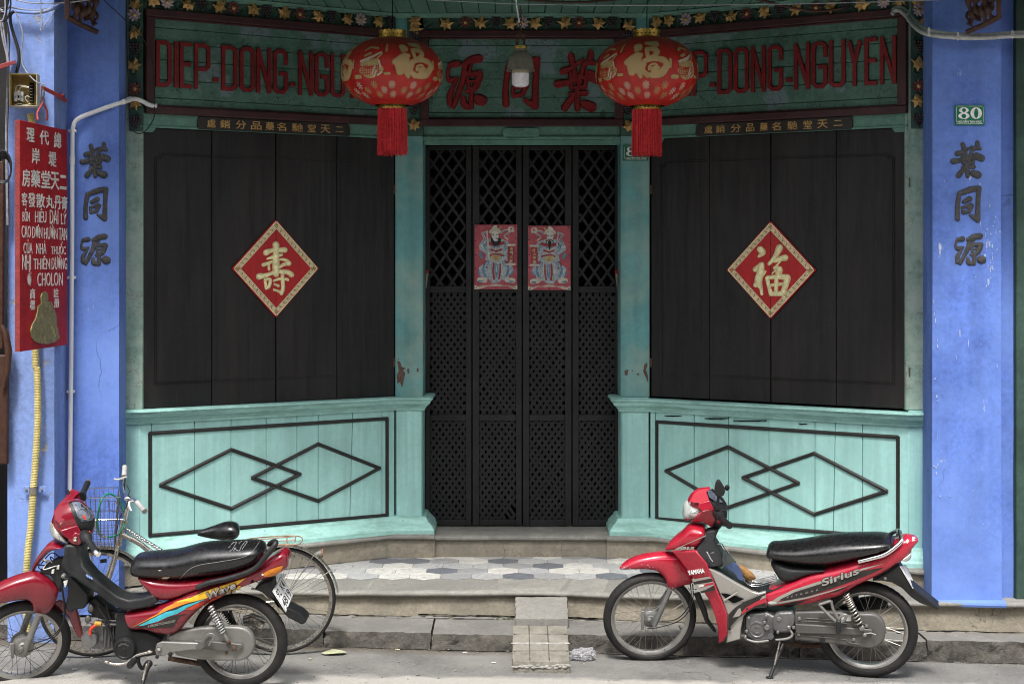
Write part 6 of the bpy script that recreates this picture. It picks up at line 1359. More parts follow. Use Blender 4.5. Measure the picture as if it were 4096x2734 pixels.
def wheel(par, fr, c, R, rr_o, tw, hub_r, nsp=36, hub_mat=None, spoke=None, tread=True, seed=0, thin=False, rimm=None, phase=0.0):
    ax = fr.n; mb = MB(); rw = tw * .62
    prof = [(rr_o, -rw), (rr_o + .004, -rw), (rr_o + .004, -rw + .004), (rr_o - .010, -rw * .55), (rr_o - .013, 0), (rr_o - .010, rw * .55), (rr_o + .004, rw - .004), (rr_o + .004, rw), (rr_o, rw), (rr_o - .006, rw - .002), (rr_o - .019, rw * .5), (rr_o - .021, 0), (rr_o - .019, -rw * .5), (rr_o - .006, -rw + .002)]
    if thin: prof = [(a + .004, b) for a, b in prof]
    mb.lathe(c, ax, prof, 96, closed=True, ref=fr.z); w_ = mb.build('wheel', rimm or rim, par, smooth=35)
    # tyre
    mb = MB(); seg = 192; T = []; H0 = R - rr_o
    for j in range(13):
        a = -math.pi * .62 + math.pi * 1.24 * j / 12; T.append((rr_o + H0 * .42 + math.cos(a) * H0 * .58, math.sin(a) * tw))
    T = [(rr_o + .003, -tw * .62)] + T + [(rr_o + .003, tw * .62)]
    a_ = nz(Vector(fr.z) - ax * fr.z.dot(ax)); b_ = ax.cross(a_); vs = []
    for j in range(seg):
        ph = 2 * math.pi * j / seg
        for i, (r0, h0) in enumerate(T):
            d = 0
            if tread and 4 <= i <= 10:
                k = (j * 2 + i * (2 if i < 7 else -2)) % 8; d = -.0032 if (k in (0, 1) and i in (4, 5, 6, 8, 9, 10)) else 0
            vs.append(c + ax * h0 + (a_ * math.cos(ph) + b_ * math.sin(ph)) * (r0 + d))
    m = len(T); mb.add(vs, [(j * m + i, ((j + 1) % seg) * m + i, ((j + 1) % seg) * m + i + 1, j * m + i + 1) for j in range(seg) for i in range(m - 1)]); mb.build('tyre', rub, w_, smooth=28)
    mb = MB(); hw = tw * .9 if not thin else .035
    hp = [(0, -hw), (hub_r * .9, -hw), (hub_r, -hw * .9), (hub_r, -hw * .7), (hub_r * .82, -hw * .6), (hub_r * .82, hw * .6), (hub_r, hw * .7), (hub_r, hw * .9), (hub_r * .92, hw), (hub_r * .80, hw), (hub_r * .76, hw * 1.08), (hub_r * .5, hw * 1.15), (hub_r * .45, hw * 1.3), (hub_r * .2, hw * 1.35), (0, hw * 1.35)]
    if thin: hp = [(0, -hw), (.018, -hw), (.018, -hw * .8), (.009, -hw * .6), (.009, hw * .6), (.018, hw * .8), (.018, hw), (0, hw)]
    mb.lathe(c, ax, hp, 40, ref=fr.z); mb.build('hub', hub_mat or alu, w_, smooth=35)
    mb = MB(); hr = hub_r * .97 if not thin else .018
    for k in range(nsp):
        sd = 1 if k % 2 else -1; ph = 2 * math.pi * (k + .5) / nsp + phase; off = R_(28 if not thin else 60) * (1 if (k // 2) % 2 else -1)
        p0 = c + ax * (sd * hw * .8) + (a_ * math.cos(ph + off) + b_ * math.sin(ph + off)) * hr; p1 = c + ax * (sd * rw * .2) + (a_ * math.cos(ph) + b_ * math.sin(ph)) * (rr_o - .014)
        mb.tube([p0, p1], .0013 if not thin else .0011, 5); d = nz(p1 - p0); mb.tube([p1 - d * .014, p1 + d * .002], .0026, 5)
    mb.build('spokes', spoke or spk, w_, kind='stuff', smooth=60)
    return w_
def roadpt(x, y): X, Y = onroad(x, y); return Vector((X, Y, road_z(X)))
def tilt(o, u, lean):
    u = nz(Vector(u)); n0 = nz(u.cross(Vector((0, 0, 1)))); z0 = nz(n0.cross(u)) if n0.cross(u).z > 0 else -nz(n0.cross(u)); L = R_(lean)
    return Frame(o, u, n0 * math.cos(L) - z0 * math.sin(L), z0 * math.cos(L) + n0 * math.sin(L))
def spring(mb, p0, p1, r, wire, turns, n=14):
    p0, p1 = Vector(p0), Vector(p1); d = nz(p1 - p0); a = nz(d.cross(Vector((0, 1, .3)))); b = d.cross(a); N_ = int(turns * n)
    mb.tube([p0 + (p1 - p0) * (i / N_) + (a * math.cos(2 * math.pi * i / n) + b * math.sin(2 * math.pi * i / n)) * r for i in range(N_ + 1)], wire, 6)

# ============================================================ motorbike on the right
q = lambda x, y: (2380 + x / 1.678, 1880 + y / 1.678)
cF, cR = roadpt(2601, 2640), roadpt(3470, 2703)
fb = tilt(cR, cR - cF, 8)                                          # u backwards (right in the picture), n to the rider's left
BR = thing('motorbike', (cF + cR) / 2, 'bright red motorbike with silver and black stripes parked before the right panel', 'motorbike')
axF = fb.w(*q(368, 982)); ff = tilt(axF, Matrix.Rotation(R_(17), 3, 'Z') @ fb.u, 12)
wheel(BR, ff, axF, .281, .234, .036, .052, seed=1)
axR = fb.w(*q(1826, 1064)); wheel(BR, fb, axR, .289, .229, .043, .06, seed=2)
def lp(name, L, mat, par, seg=32, sm=60): mb = MB(); L.mesh(mb, seg); return mb.build(name, mat, par, smooth=sm)
# tail and side hull with its stripes
hull = Loft(fb, q, [(1143, 815, 918, .095), (1200, 795, 922, .105), (1300, 757, 922, .115), (1450, 688, 912, .125), (1560, 664, 885, .13), (1650, 640, 856, .13), (1750, 612, 792, .128), (1850, 584, 745, .122), (1950, 540, 692, .112), (2030, 490, 640, .098), (2075, 462, 612, .085), (2120, 458, 548, .065), (2150, 460, 505, .045), (2168, 464, 482, .022)], e=3.4, wt=.85)
body = lp('side_cover', hull, redR, BR)
hull.decal('stripe', [(1147, 905), (1225, 850), (1330, 800), (1500, 745), (1640, 715), (1800, 655), (1950, 622), (1800, 668), (1650, 722), (1520, 758), (1340, 815), (1240, 870), (1180, 915)], silv, body, .0014)
hull.decal('stripe', [(1240, 866), (1335, 818), (1500, 765), (1660, 722), (1800, 672), (1900, 655), (1940, 650), (1860, 690), (1720, 745), (1580, 795), (1420, 846), (1260, 876)], blacktrim, body, .0016)
hull.decal('stripe', [(1150, 918), (1240, 895), (1420, 860), (1600, 808), (1700, 770), (1600, 800), (1420, 848), (1240, 880), (1165, 900)], silv, body, .0020)
hull.decal('stripe', [(1240, 905), (1330, 882), (1430, 868), (1640, 808), (1740, 762), (1640, 796), (1560, 828), (1400, 880), (1300, 918)], blacktrim, body, .0022)
hull.decal('stripe', [(1400, 905), (1520, 868), (1600, 852), (1540, 880), (1480, 910)], silv, body, .0018)
hull.decal('stripe', [(1160, 882), (1180, 876), (1215, 880), (1222, 890), (1200, 898), (1165, 896)], offw, body, .0026)
hull.decal('panel_seam', [(1146, 815), (1151, 815), (1163, 918), (1158, 918)], void, body, .003, 1)
# name on the side cover
mb = MB(); m_ = hull.mp(.004, -19, (1520, 770)); text_to(mb, 'Sirius', m_, 1518, 780, 1790, 725, .004, bold=.05, skew=14); mb.build('lettering_edge', blacktrim, body)
mb = MB(); m_ = hull.mp(.007, -19, (1520, 770)); text_to(mb, 'Sirius', m_, 1522, 776, 1786, 729, .003, bold=.02, skew=14); mb.build('lettering', silv, body)
mb = MB(); m_ = hull.mp(.003, -14, (1280, 848)); text_to(mb, '4  S  T  R  O  K  E', m_, 1282, 858, 1500, 848, .001, bold=.0, skew=4); mb.build('lettering', silv, body)
# saddle
seat = Loft(fb, q, [(1152, 552, 578, .045), (1160, 512, 602, .085), (1185, 489, 614, .105), (1250, 486, 630, .122), (1350, 478, 648, .135), (1450, 462, 662, .142), (1560, 443, 664, .148), (1680, 432, 642, .150), (1800, 430, 610, .148), (1900, 431, 580, .140), (1960, 438, 552, .125), (1995, 455, 530, .1), (2012, 478, 508, .06)], e=2.25)
so_ = lp('saddle', seat, seatm, BR)
for pts in ([(1193, 490), (1175, 545), (1172, 610)], [(1950, 437), (1975, 450), (1925, 500), (1912, 560)]):
    mb = MB(); mb.tube([tuple(seat.mp(.0)(x, y, 0)) for x, y in [(p[0], p[1]) for p in spline([(a, max(b, seat.q(0, 0)[1] * 0 + b)) for a, b in pts], 6)]], .0018, 5); mb.build('seam', plas, so_, smooth=60)
lp('under_saddle', Loft(fb, q, [(1182, 614, 640, .05), (1210, 612, 700, .085), (1250, 625, 756, .10), (1320, 645, 756, .108), (1420, 655, 712, .112), (1540, 662, 680, .12)], e=3, wt=.85), plas, BR)
# floor tunnel and inner leg shield
lp('tunnel', Loft(fb, q, [(690, 520, 600, .05), (740, 500, 650, .075), (790, 560, 705, .08), (850, 640, 745, .085), (920, 705, 785, .088), (1000, 760, 812, .09), (1080, 780, 828, .09), (1180, 775, 815, .09), (1260, 745, 790, .09), (1330, 730, 765, .09)], e=2.8), plas, BR)
mb = MB(); plate_px(mb, fb, q, [(672, 540, .10), (745, 410, .05), (830, 400, .045), (800, 470, .05), (852, 560, .06), (860, 640, .08), (770, 655, .13), (710, 590, .14)], .09); mb.build('steering_shroud', plas, BR, bevel=.008)
# front shield: upper nose and the two swept legs
lp('front_nose', Loft(fb, q, [(474, 515, 535, .03), (500, 478, 545, .055), (540, 440, 545, .075), (590, 398, 545, .09), (640, 352, 545, .10), (690, 352, 542, .105), (735, 372, 470, .10), (748, 420, 445, .09)], e=2.6), redR, BR)
mb = MB(); plate_px(mb, fb, q, [(515, 543, .085), (680, 538, .135), (705, 575, .15), (745, 620, .165), (775, 690, .17), (812, 790, .17), (860, 900, .17), (886, 962, .165), (888, 1100, .15), (862, 1145, .135), (830, 1163, .12), (824, 1060, .125), (808, 990, .13), (770, 880, .125), (720, 800, .12), (655, 720, .11), (610, 660, .10), (565, 600, .09)], .022, True); leg = mb.build('leg_shield', redR, BR, bevel=.008, bseg=3)
# its stripes and maker's word
def on(fr, w0): return lambda x, y, n: fr.pt(fr.px(*q(x, y), w0(x) if callable(w0) else w0)[0], (w0(x) if callable(w0) else w0) + n, fr.px(*q(x, y), w0(x) if callable(w0) else w0)[1])
wS = lambda x: .100 + max(0, min(1, (x - 620) / 190)) * .074
def flatdecal(name, pts, mat, par, off=.002, fr=fb, w0=wS):
    mb = MB(); f = on(fr, w0); k = len(pts); mb.add([f(x, y, off) for x, y in pts], [tuple(range(k))]); return mb.build(name, mat, par, fix=False)
flatdecal('stripe', [(648, 730), (775, 708), (783, 722), (660, 745)], silv, leg, .004); flatdecal('stripe', [(655, 748), (785, 725), (792, 742), (668, 764)], blacktrim, leg, .0045)
flatdecal('stripe', [(668, 766), (792, 744), (800, 768), (740, 800), (700, 806), (682, 790)], silv, leg, .004); flatdecal('stripe', [(694, 775), (760, 755), (792, 750), (796, 762), (750, 772), (705, 786)], redR, leg, .0052)
flatdecal('stripe', [(742, 800), (800, 772), (806, 800), (712, 822), (706, 808)], blacktrim, leg, .0056); flatdecal('stripe', [(692, 770), (715, 762), (735, 766), (728, 776), (700, 782)], offw, leg, .006)
mb = MB(); f_ = on(fb, wS); rot = R_(-9); rt_ = lambda x, y, n: f_(625 + (x - 625) * math.cos(rot) - (y - 700) * math.sin(rot), 700 + (x - 625) * math.sin(rot) + (y - 700) * math.cos(rot), n + .003); text_to(mb, 'YAMAHA', rt_, 626, 702, 738, 670, .003, bold=.05); mb.build('lettering', white, leg)
wN = lambda x: .096
mb = MB(); f2 = on(fb, .101); text_to(mb, 'SIRIUS', lambda x, y, n: f2(x, y, n + .008), 572, 530, 668, 508, .003, bold=.05, skew=0); mb.build('lettering', silv, BR)
flatdecal('stripe', [(535, 525), (745, 432), (742, 440), (600, 500), (560, 528)], silv, BR, .008, w0=lambda x: .098)
# silver inner panel with its dark opening and painted swoosh
mb = MB(); plate_px(mb, fb, q, [(762, 655, .125), (850, 700, .118), (960, 765, .112), (1050, 812, .108), (1095, 826, .106), (1146, 814, .106), (1150, 918, .108), (1070, 925, .11), (1020, 950, .11), (995, 985, .11), (980, 1060, .11), (975, 1132, .11), (880, 1158, .115), (888, 1100, .12), (888, 965, .13), (850, 860, .135), (800, 740, .135)], .03, True); inn = mb.build('inner_panel', silv, BR, bevel=.005)
wI = lambda x: .134 - max(0, min(1, (x - 850) / 250)) * .022
flatdecal('opening', [(842, 822), (880, 824), (935, 838), (1005, 860), (945, 886), (928, 890), (880, 858)], void, inn, .003, w0=wI)
mb = MB(); mb.tube(tub(fb, q, [(870, 870, .137), (958, 818, .132)], 0), .006, 6); mb.build('strut', silv, inn)
flatdecal('stripe', [(895, 965), (940, 920), (1000, 880), (1145, 822), (1148, 912), (1080, 920), (1010, 955), (960, 990), (925, 1030), (895, 1060)], blacktrim, inn, .003, w0=wI)
flatdecal('stripe', [(925, 985), (960, 930), (1010, 895), (1075, 862), (1145, 835), (1147, 862), (1080, 890), (1010, 930), (970, 975)], silv, inn, .0036, w0=wI)
flatdecal('stripe', [(975, 962), (1010, 920), (1060, 888), (1147, 850), (1147, 885), (1080, 905), (1030, 935), (990, 960)], redR, inn, .0042, w0=wI)
for x, y in ((1133, 902), (903, 1060)): mb = MB(); f_ = on(fb, wI); mb.lathe(f_(x, y, .002), fb.n, [(.009, 0), (.009, .005), (.004, .005), (.004, .002), (0, .002)], 16); mb.build('screw', plas, inn, smooth=40)
mb = MB(); plate_px(mb, fb, q, [(660, 830, .0), (700, 820, .0), (745, 930, .0), (760, 1000, .0), (812, 1080, .0), (812, 1094, .0), (790, 1080, 0), (735, 1010, 0), (705, 930, 0)], .03); mb.build('mud_flap', plas, BR, bevel=.006)
# front mudguard
lp_f = Loft(ff, q, [(166, 655, 664, .012), (185, 632, 668, .022), (220, 606, 671, .036), (280, 580, 672, .046), (350, 562, 674, .052), (420, 551, 690, .056), (470, 547, 740, .058), (495, 547, 800, .060), (530, 551, 818, .060), (565, 570, 800, .058), (610, 620, 782, .052), (640, 665, 774, .045), (655, 710, 752, .03)], e=2.8)
mud = lp('mudguard', lp_f, redR, BR)
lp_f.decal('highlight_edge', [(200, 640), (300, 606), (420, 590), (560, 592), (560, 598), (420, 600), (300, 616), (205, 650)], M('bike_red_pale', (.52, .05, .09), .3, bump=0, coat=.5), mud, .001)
rs = random.Random(9); mb = MB()
for i in range(46):
    x, y = rs.choice([(rs.uniform(172, 250), rs.uniform(640, 668)), (rs.uniform(250, 440), rs.uniform(620, 670)), (rs.uniform(470, 560), rs.uniform(760, 815)), (rs.uniform(480, 520), rs.uniform(785, 818))])
    s_ = rs.uniform(1.5, 5); f = lp_f.mp(.0016 + i * .00003); mb.add([f(x + s_ * math.cos(a) * rs.uniform(.5, 1.6), y + s_ * math.sin(a) * rs.uniform(.5, 1.1), 0) for a in [R_(60 * k) for k in range(6)]], [tuple(range(6))])
mb.build('scratches', scr, mud, kind='stuff', fix=False)
# fork, brake plate, cables
forkm = M('fork_grey', (.15, .15, .145), .45, metal=.4, var=.15, vs=10, bump=.05)
for w_, pts in ((.062, [(505, 800), (398, 1040)]), (-.062, [(500, 800), (430, 900), (380, 1010)])): mb = MB(); mb.tube(tub(ff, q, [(x, y, w_) for x, y in pts], 0), .0155, 14); mb.build('fork_leg', forkm, BR, smooth=60)
mb = MB(); cH = ff.w(*q(365, 1005), .07); mb.lathe(cH - ff.n * .03, ff.n, [(.012, 0), (.012, .03), (.007, .034), (0, .034)], 12); mb.build('axle_nut', alu, BR, smooth=40)
mb = MB(); plate_px(mb, ff, q, [(312, 945, .055), (335, 945, .055), (335, 985, .055), (328, 1070, .055), (310, 1070, .055), (308, 985, .055)], .01); mb.build('brake_arm', alu, BR, bevel=.003)
mb = MB(); pA = axF + ff.n * .036; mb.lathe(pA, ff.n, [(.048, 0), (.048, .006), (.044, .010), (.030, .012), (.026, .02), (0, .02)], 36); mb.build('brake_plate', forkm, BR, smooth=40)
for pts in ([(640, 760, .07), (645, 860, .075), (610, 940, .075), (540, 1000, .07), (445, 1010, .06)], [(655, 760, .075), (658, 850, .08), (630, 940, .08), (560, 1010, .075), (430, 1052, .06), (350, 1060, .06)]): mb = MB(); mb.tube(tub(ff, q, pts), .0035, 6); mb.build('brake_cable', plas, BR, smooth=60)
mb = MB(); mb.tube(tub(ff, q, [(628, 790, .06), (640, 806, .08), (668, 800, .085), (690, 790, .07)]), .003, 6); mb.build('cable_guide', chrome, BR, smooth=60)
# handlebar cowl, lamp, gauge, grips, mirrors
cowl = Loft(ff, q, [(604, 250, 342, .025), (622, 208, 347, .045), (650, 162, 348, .068), (690, 134, 350, .080), (740, 126, 366, .086), (790, 150, 392, .085), (830, 190, 395, .078), (870, 235, 345, .055), (884, 262, 310, .03)], e=2.3)
co = lp('handlebar_cowl', cowl, redR, BR)
for pts in ([(633, 207, .06), (663, 155, .045), (705, 129, .03), (778, 121, .02), (750, 148, .065), (769, 201, .10), (701, 220, .105), (655, 216, .09)], [(701, 221, .106), (769, 202, .112), (797, 256, .122), (718, 274, .126), (694, 250, .118)], [(718, 275, .126), (797, 257, .122), (804, 334, .108), (786, 386, .08), (727, 347, .092), (648, 346, .085), (693, 308, .118)]):
    mb = MB(); plate_px(mb, ff, q, pts, .035); mb.build('cowl_panel', redR, co, bevel=.004, bseg=3)
hl = Loft(ff, q, [(592, 262, 318, .025), (600, 235, 334, .05), (620, 208, 345, .078), (650, 208, 346, .098), (690, 224, 335, .108), (712, 240, 296, .09)], e=2.2)
lo_ = lp('headlight', hl, lens, BR)
mb = MB(); f = hl.mp(.002); c0 = f(668, 290, .0); mb.ball(c0, .030, .012, .021, 16, ff); mb.build('indicator_lamp', refl, lo_, smooth=60)
mb = MB(); c0 = f(655, 245, .0); mb.ball(c0, .016, .008, .020, 12, ff); mb.build('reflector_bowl', refl, lo_, smooth=60)
cowl.decal('gauge_surround', [(745, 132), (790, 120), (815, 150), (850, 175), (880, 215), (887, 262), (885, 320), (860, 300), (840, 262), (800, 262), (762, 220)], plas, co, .012)
mb = MB(); plate_px(mb, ff, q, [(756, 138, .05), (790, 122, .0), (830, 160, -.03), (868, 190, -.03), (872, 212, .0), (845, 215, .05), (800, 205, .085), (768, 180, .09)], .012); mb.build('gauge_glass', glassd, BR, bevel=.004)
mb = MB(); plate_px(mb, ff, q, [(780, 392, .07), (792, 330, .09), (800, 270, .1), (880, 262, .09), (884, 320, .08), (855, 372, .06), (838, 400, .05)], .14); mb.build('rear_cowl', plas, BR, bevel=.01, bseg=3)
G0, G1 = ff.w(*q(832, 302), .15), ff.w(*q(905, 372), .33)
mb = MB(); mb.tube([G0.lerp(G1, t) for t in (-.25, 0, .12)], [.026, .030, .026], 14); mb.build('switch_housing', plas, BR, smooth=40)
mb = MB(); mb.tube([G0.lerp(G1, t) for t in (.1, .14, .16, .9, .94, 1.0)], [.024, .024, .0155, .017, .021, .019], 14); gr = mb.build('grip', plas, BR, smooth=40)
mb = MB(); G2, G3 = ff.w(*q(800, 200), -.15), ff.w(*q(812, 160), -.33); mb.tube([G2, G3], .016, 12); mb.build('grip', plas, BR, smooth=40)
mb = MB(); mb.tube(tub(ff, q, [(820, 262, .15), (822, 225, .15), (828, 185, .15), (826, 165, .15)]), [.012] * 4 + [.0085] * 15, 10); mb.build('mirror_stem', plas, BR, smooth=50)
mb = MB(); mb.prism(ff, [ff.px(*q(x, y), .16) for x, y in ((826, 58), (812, 78), (803, 115), (801, 158), (815, 170), (838, 178), (862, 165), (873, 140), (868, 112), (852, 85), (838, 64))], .145, .175); mb.build('mirror', plas, BR, bevel=.010, bseg=4)
mb = MB(); mb.ball(ff.w(*q(887, 116), -.18), .016, .008, .020, 14, ff); mb.build('mirror', plas, BR, smooth=60)
# engine
mb = MB(); mb.box(fb, fb.px(*q(1000, 1000), .08)[0], fb.px(*q(1340, 1000), .08)[0], -.09, .07, fb.px(*q(1100, 1150), .07)[1], fb.px(*q(1100, 940), .07)[1]); mb.build('crankcase', plas, BR, bevel=.02, bseg=3)
cE = fb.w(*q(1090, 1058), .07); mb = MB(); mb.lathe(cE, fb.n, [(.0, .0), (.056, .0), (.056, .018), (.050, .028), (.042, .030), (.038, .026), (.024, .027), (.0235, .031), (.016, .031), (.015, .028), (0, .028)], 48); mb.build('engine_cover', eng, BR, smooth=35)
mb = MB(); plate_px(mb, fb, q, [(1010, 985, .095), (1030, 962, .095), (1150, 955, .095), (1190, 975, .095), (1225, 985, .095), (1215, 1060, .095), (1180, 1140, .095), (1080, 1152, .095), (1012, 1110, .095)], .05); ec = mb.build('engine_cover', eng, BR, bevel=.012, bseg=3)
mb = MB(); plate_px(mb, fb, q, [(1190, 1010, .11), (1205, 970, .11), (1240, 955, .11), (1325, 950, .11), (1340, 985, .11), (1336, 1040, .11), (1310, 1062, .11), (1310, 1090, .11), (1215, 1092, .11), (1192, 1062, .11)], .05); mb.build('sprocket_cover', eng, BR, bevel=.012, bseg=3)
for x, y, r0 in ((1034, 985, .006), (1150, 972, .006), (1018, 1075, .006), (1236, 992, .010), (1155, 1050, .012), (1228, 1082, .006), (1140, 1015, .006)): mb = MB(); mb.lathe(fb.w(*q(x, y), .10), fb.n, [(r0 * 1.4, 0), (r0 * 1.4, .012), (r0, .014), (r0, .018), (0, .018)], 14); mb.build('bolt', alu, ec, smooth=35)
mb = MB()
for k in range(9): mb.box(fb, fb.px(*q(950 + k * 8, 1000), .0)[0], fb.px(*q(954 + k * 8, 1000), .0)[0], -.06, .06, fb.px(*q(950, 1080), 0)[1], fb.px(*q(950, 960), 0)[1])
mb.build('cylinder_fins', eng, BR)
# chain case, drive side details
ca = M('chaincase_rib', (.10, .097, .09), .6)  # plain dull grey of the chain case ribs
pts = [(1338, 950), (1500, 946), (1700, 955), (1800, 962)] + [(1848 + 104 * math.sin(a), 1080 - 118 * math.cos(a)) for a in [R_(10 + 17 * k) for k in range(11)]] + [(1720, 1183), (1560, 1162), (1400, 1146), (1338, 1140)]
mb = MB(); plate_px(mb, fb, q, [(x, y, .098) for x, y in pts], .05); cc = mb.build('chain_case', aluc, BR, bevel=.012, bseg=3)
for pts in ([(1410, 990), (1560, 1000), (1700, 1012), (1830, 1035)], [(1410, 1010), (1560, 1018), (1690, 1028)], [(1400, 1105), (1520, 1118), (1680, 1135), (1700, 1155), (1780, 1165)], [(1345, 1030), (1500, 1040), (1650, 1052), (1740, 1060)], [(1340, 1095), (1500, 1098), (1650, 1102), (1800, 1105)]):
    mb = MB(); mb.tube(tub(fb, q, [(x, y, .1) for x, y in pts], 3), .0035, 6); mb.build('rib', ca, cc, smooth=60)
mb = MB(); plate_px(mb, fb, q, [(1345, 1030, .112), (1560, 1042, .112), (1760, 1060, .112), (1860, 1068, .112), (1862, 1100, .112), (1760, 1108, .112), (1560, 1100, .112), (1345, 1095, .112)], .016); mb.build('swing_arm', aluc, BR, bevel=.006)
for x, y, r0, m_ in ((1372, 992, .010, alu), (1367, 1095, .010, alu), (1526, 1132, .0165, plas), (1822, 1042, .009, alu), (1737, 1132, .009, alu), (1333, 1052, .010, alu)): mb = MB(); mb.lathe(fb.w(*q(x, y), .1), fb.n, [(r0, -.004), (r0, .006), (r0 * .8, .009), (0, .009)], 20); mb.build('bolt', m_, cc, smooth=35)
mb = MB(); mb.lathe(fb.w(*q(1810, 1100), .112), fb.n, [(.012, 0), (.012, .012), (.007, .016), (0, .016)], 6); mb.tube(tub(fb, q, [(1815, 1095, .118), (1850, 1090, .12), (1885, 1102, .12)], 0), .004, 6); mb.build('axle_adjuster', alu, BR, smooth=40)
mb = MB(); plate_px(mb, fb, q, [(1648, 965, .1), (1720, 970, .1), (1720, 1012, .1), (1655, 1003, .1)], .001); mb.build('sticker', offw, cc)
# springs
for w_, m_, d in ((.125, chromew, 0), (-.12, plas, 0)):
    p0, p1 = fb.w(*q(1683, 828), w_) if w_ > 0 else fb.w(*q(1735, 835), w_), fb.w(*q(1790, 1055), w_) if w_ > 0 else fb.w(*q(1810, 1000), w_)
    mb = MB(); mb.tube([p0, p0.lerp(p1, .5), p0.lerp(p1, .95)], [.014, .012, .010], 12); sh = mb.build('shock_absorber', plas, BR, smooth=60)
    mb = MB(); spring(mb, p0.lerp(p1, .02), p0.lerp(p1, .35), .019, .0042, 6); spring(mb, p0.lerp(p1, .35), p0.lerp(p1, .86), .019, .0042, 5.5); mb.build('spring', m_, sh, smooth=60)
    mb = MB(); mb.ball(p1, .017, .012, .017, 12, fb); mb.lathe(p1, fb.n, [(.012, .01), (.012, .02), (.006, .022), (0, .022)], 12); mb.build('shock_eye', alu, sh, smooth=40)
# passenger foot rest
mb = MB()
for pts in ([(1505, 900), (1560, 960), (1625, 1020)], [(1585, 875), (1600, 935), (1640, 1005)], [(1505, 900), (1585, 875)], [(1625, 1020), (1655, 975), (1688, 970), (1670, 1010), (1640, 1022)]): mb.tube(tub(fb, q, [(x, y, .145) for x, y in pts], 3), .0085, 8)
fr_ = mb.build('footrest_bracket', alu, BR, smooth=60)
mb = MB(); plate_px(mb, fb, q, [(1618, 1010, .165), (1650, 1010, .165), (1652, 1060, .165), (1648, 1098, .165), (1618, 1096, .165), (1614, 1050, .165)], .03); mb.build('footrest', plas, fr_, bevel=.006)
# gear pedal, rider footrest, side stand
mb = MB(); mb.tube(tub(fb, q, [(1010, 1130, .14), (1080, 1150, .14), (1180, 1140, .14), (1290, 1128, .14), (1325, 1100, .13), (1300, 1060, .12)]), .0075, 8); mb.ball(fb.w(*q(1010, 1118), .15), .008, .012, .016, 10, fb); mb.ball(fb.w(*q(1300, 1055), .13), .014, .008, .014, 10, fb); mb.build('gear_pedal', alu, BR, smooth=60)
A0 = fb.w(*q(1195, 1150), .10); A1 = fb.w(*q(1178, 1112), .22); mb = MB(); mb.tube([A0.lerp(A1, t) for t in (0, .3, .32, 1)], [.011, .011, .021, .019], 10); mb.build('rider_footrest', plas, BR, smooth=40)
mb = MB(); mb.tube(tub(fb, q, [(1195, 1150, .10), (1215, 1180, .08), (1235, 1200, .05)]), .009, 8); mb.build('footrest_bar', plas, BR, smooth=60)
st0 = fb.w(*q(1262, 1165), .06); st1 = roadpt(*q(1172, 1393)); mb = MB(); mb.tube([st0, st0.lerp(st1, .3), st0.lerp(st1, .96), st1], [.014, .011, .010, .010], 10); mb.ball(st1 + Vector((0, 0, .006)), .024, .018, .006, 12); sd_ = mb.build('side_stand', plas, BR, smooth=60)
mb = MB(); p0 = fb.w(*q(1240, 1150), .075); p1 = st0.lerp(st1, .62) + Vector((-.004, -.01, 0)); spring(mb, p0, p1, .0055, .0016, 26, 8); mb.build('spring', chromew, sd_, smooth=60)
mb = MB(); mb.tube(tub(fb, q, [(1200, 1145, .0), (1290, 1150, .0), (1420, 1175, -.05), (1560, 1165, -.05)], 3), .016, 10); mb.build('exhaust_pipe', rust, BR, smooth=60)
mb = MB(); mb.tube(tub(fb, q, [(1620, 950, -.13), (1760, 905, -.13), (1830, 890, -.13), (1965, 878, -.13)], 3), [.02, .028, .036, .040, .041, .041, .041, .041, .041, .038][:10], 20); mb.build('silencer', plas, BR, smooth=50)
# rear mudguard, number plate, tail lamp, rail
mb = MB(); plate_px(mb, fb, q, [(1860, 742, .075), (1960, 690, .075), (2040, 640, .07), (2078, 700, .06), (2140, 790, .055), (2215, 850, .045), (2312, 928, .02), (2300, 934, .02), (2180, 890, .045), (2120, 850, .055), (2060, 790, .065), (1990, 752, .072), (1920, 740, .075)], .13); mg = mb.build('rear_mudguard', plas, BR, bevel=.012, bseg=3)
mb = MB(); mb.ball(fb.w(*q(1948, 725), .078), .010, .004, .010, 12, fb); mb.build('reflector', alu, mg, smooth=60)
def tag_plate(par, fr, qq, D_, A_, C_, B_, lines, w0=.085):
    pD, pC, pA_, pB_ = fr.w(*qq(*D_), w0), fr.w(*qq(*C_), w0), fr.w(*qq(*A_), -w0), fr.w(*qq(*B_), -w0)
    nrm = nz((pA_ - pD).cross(pC - pD)); nrm = nrm if nrm.dot(Vector((.9, -1, .2))) > 0 else -nrm
    mp = lambda x, y, n: (pD.lerp(pA_, x).lerp(pC.lerp(pB_, x), y)) + nrm * n
    mb = MB(); mb.hexa([mp(x, y, n) for n in (-.002, .002) for y in (0, 1) for x in (0, 1)]); o = mb.build('number_plate', white, par, bevel=.001)
    mb = MB(); mb.tube([mp(x, y, .002) for x, y in ((.02, .02), (.98, .02), (.98, .98), (.02, .98))], .0014, 4, closed=True); mb.build('plate_rim', plas, o)
    for s_, (x0, y0, x1, y1) in lines: mb = MB(); text_to(mb, s_, lambda x, y, n: mp(x, y, n + .002), x0, y0, x1, y1, .0012, bold=.008); mb.build('plate_lettering', blacktrim, o)
tag_plate(BR, fb, q, (2046, 642), (2082, 632), (2134, 792), (2166, 800), [('92', (.2, .45, .4, .12)), ('K4', (.6, .45, .8, .12)), ('4526', (.12, .9, .88, .54))][:0] , .07)
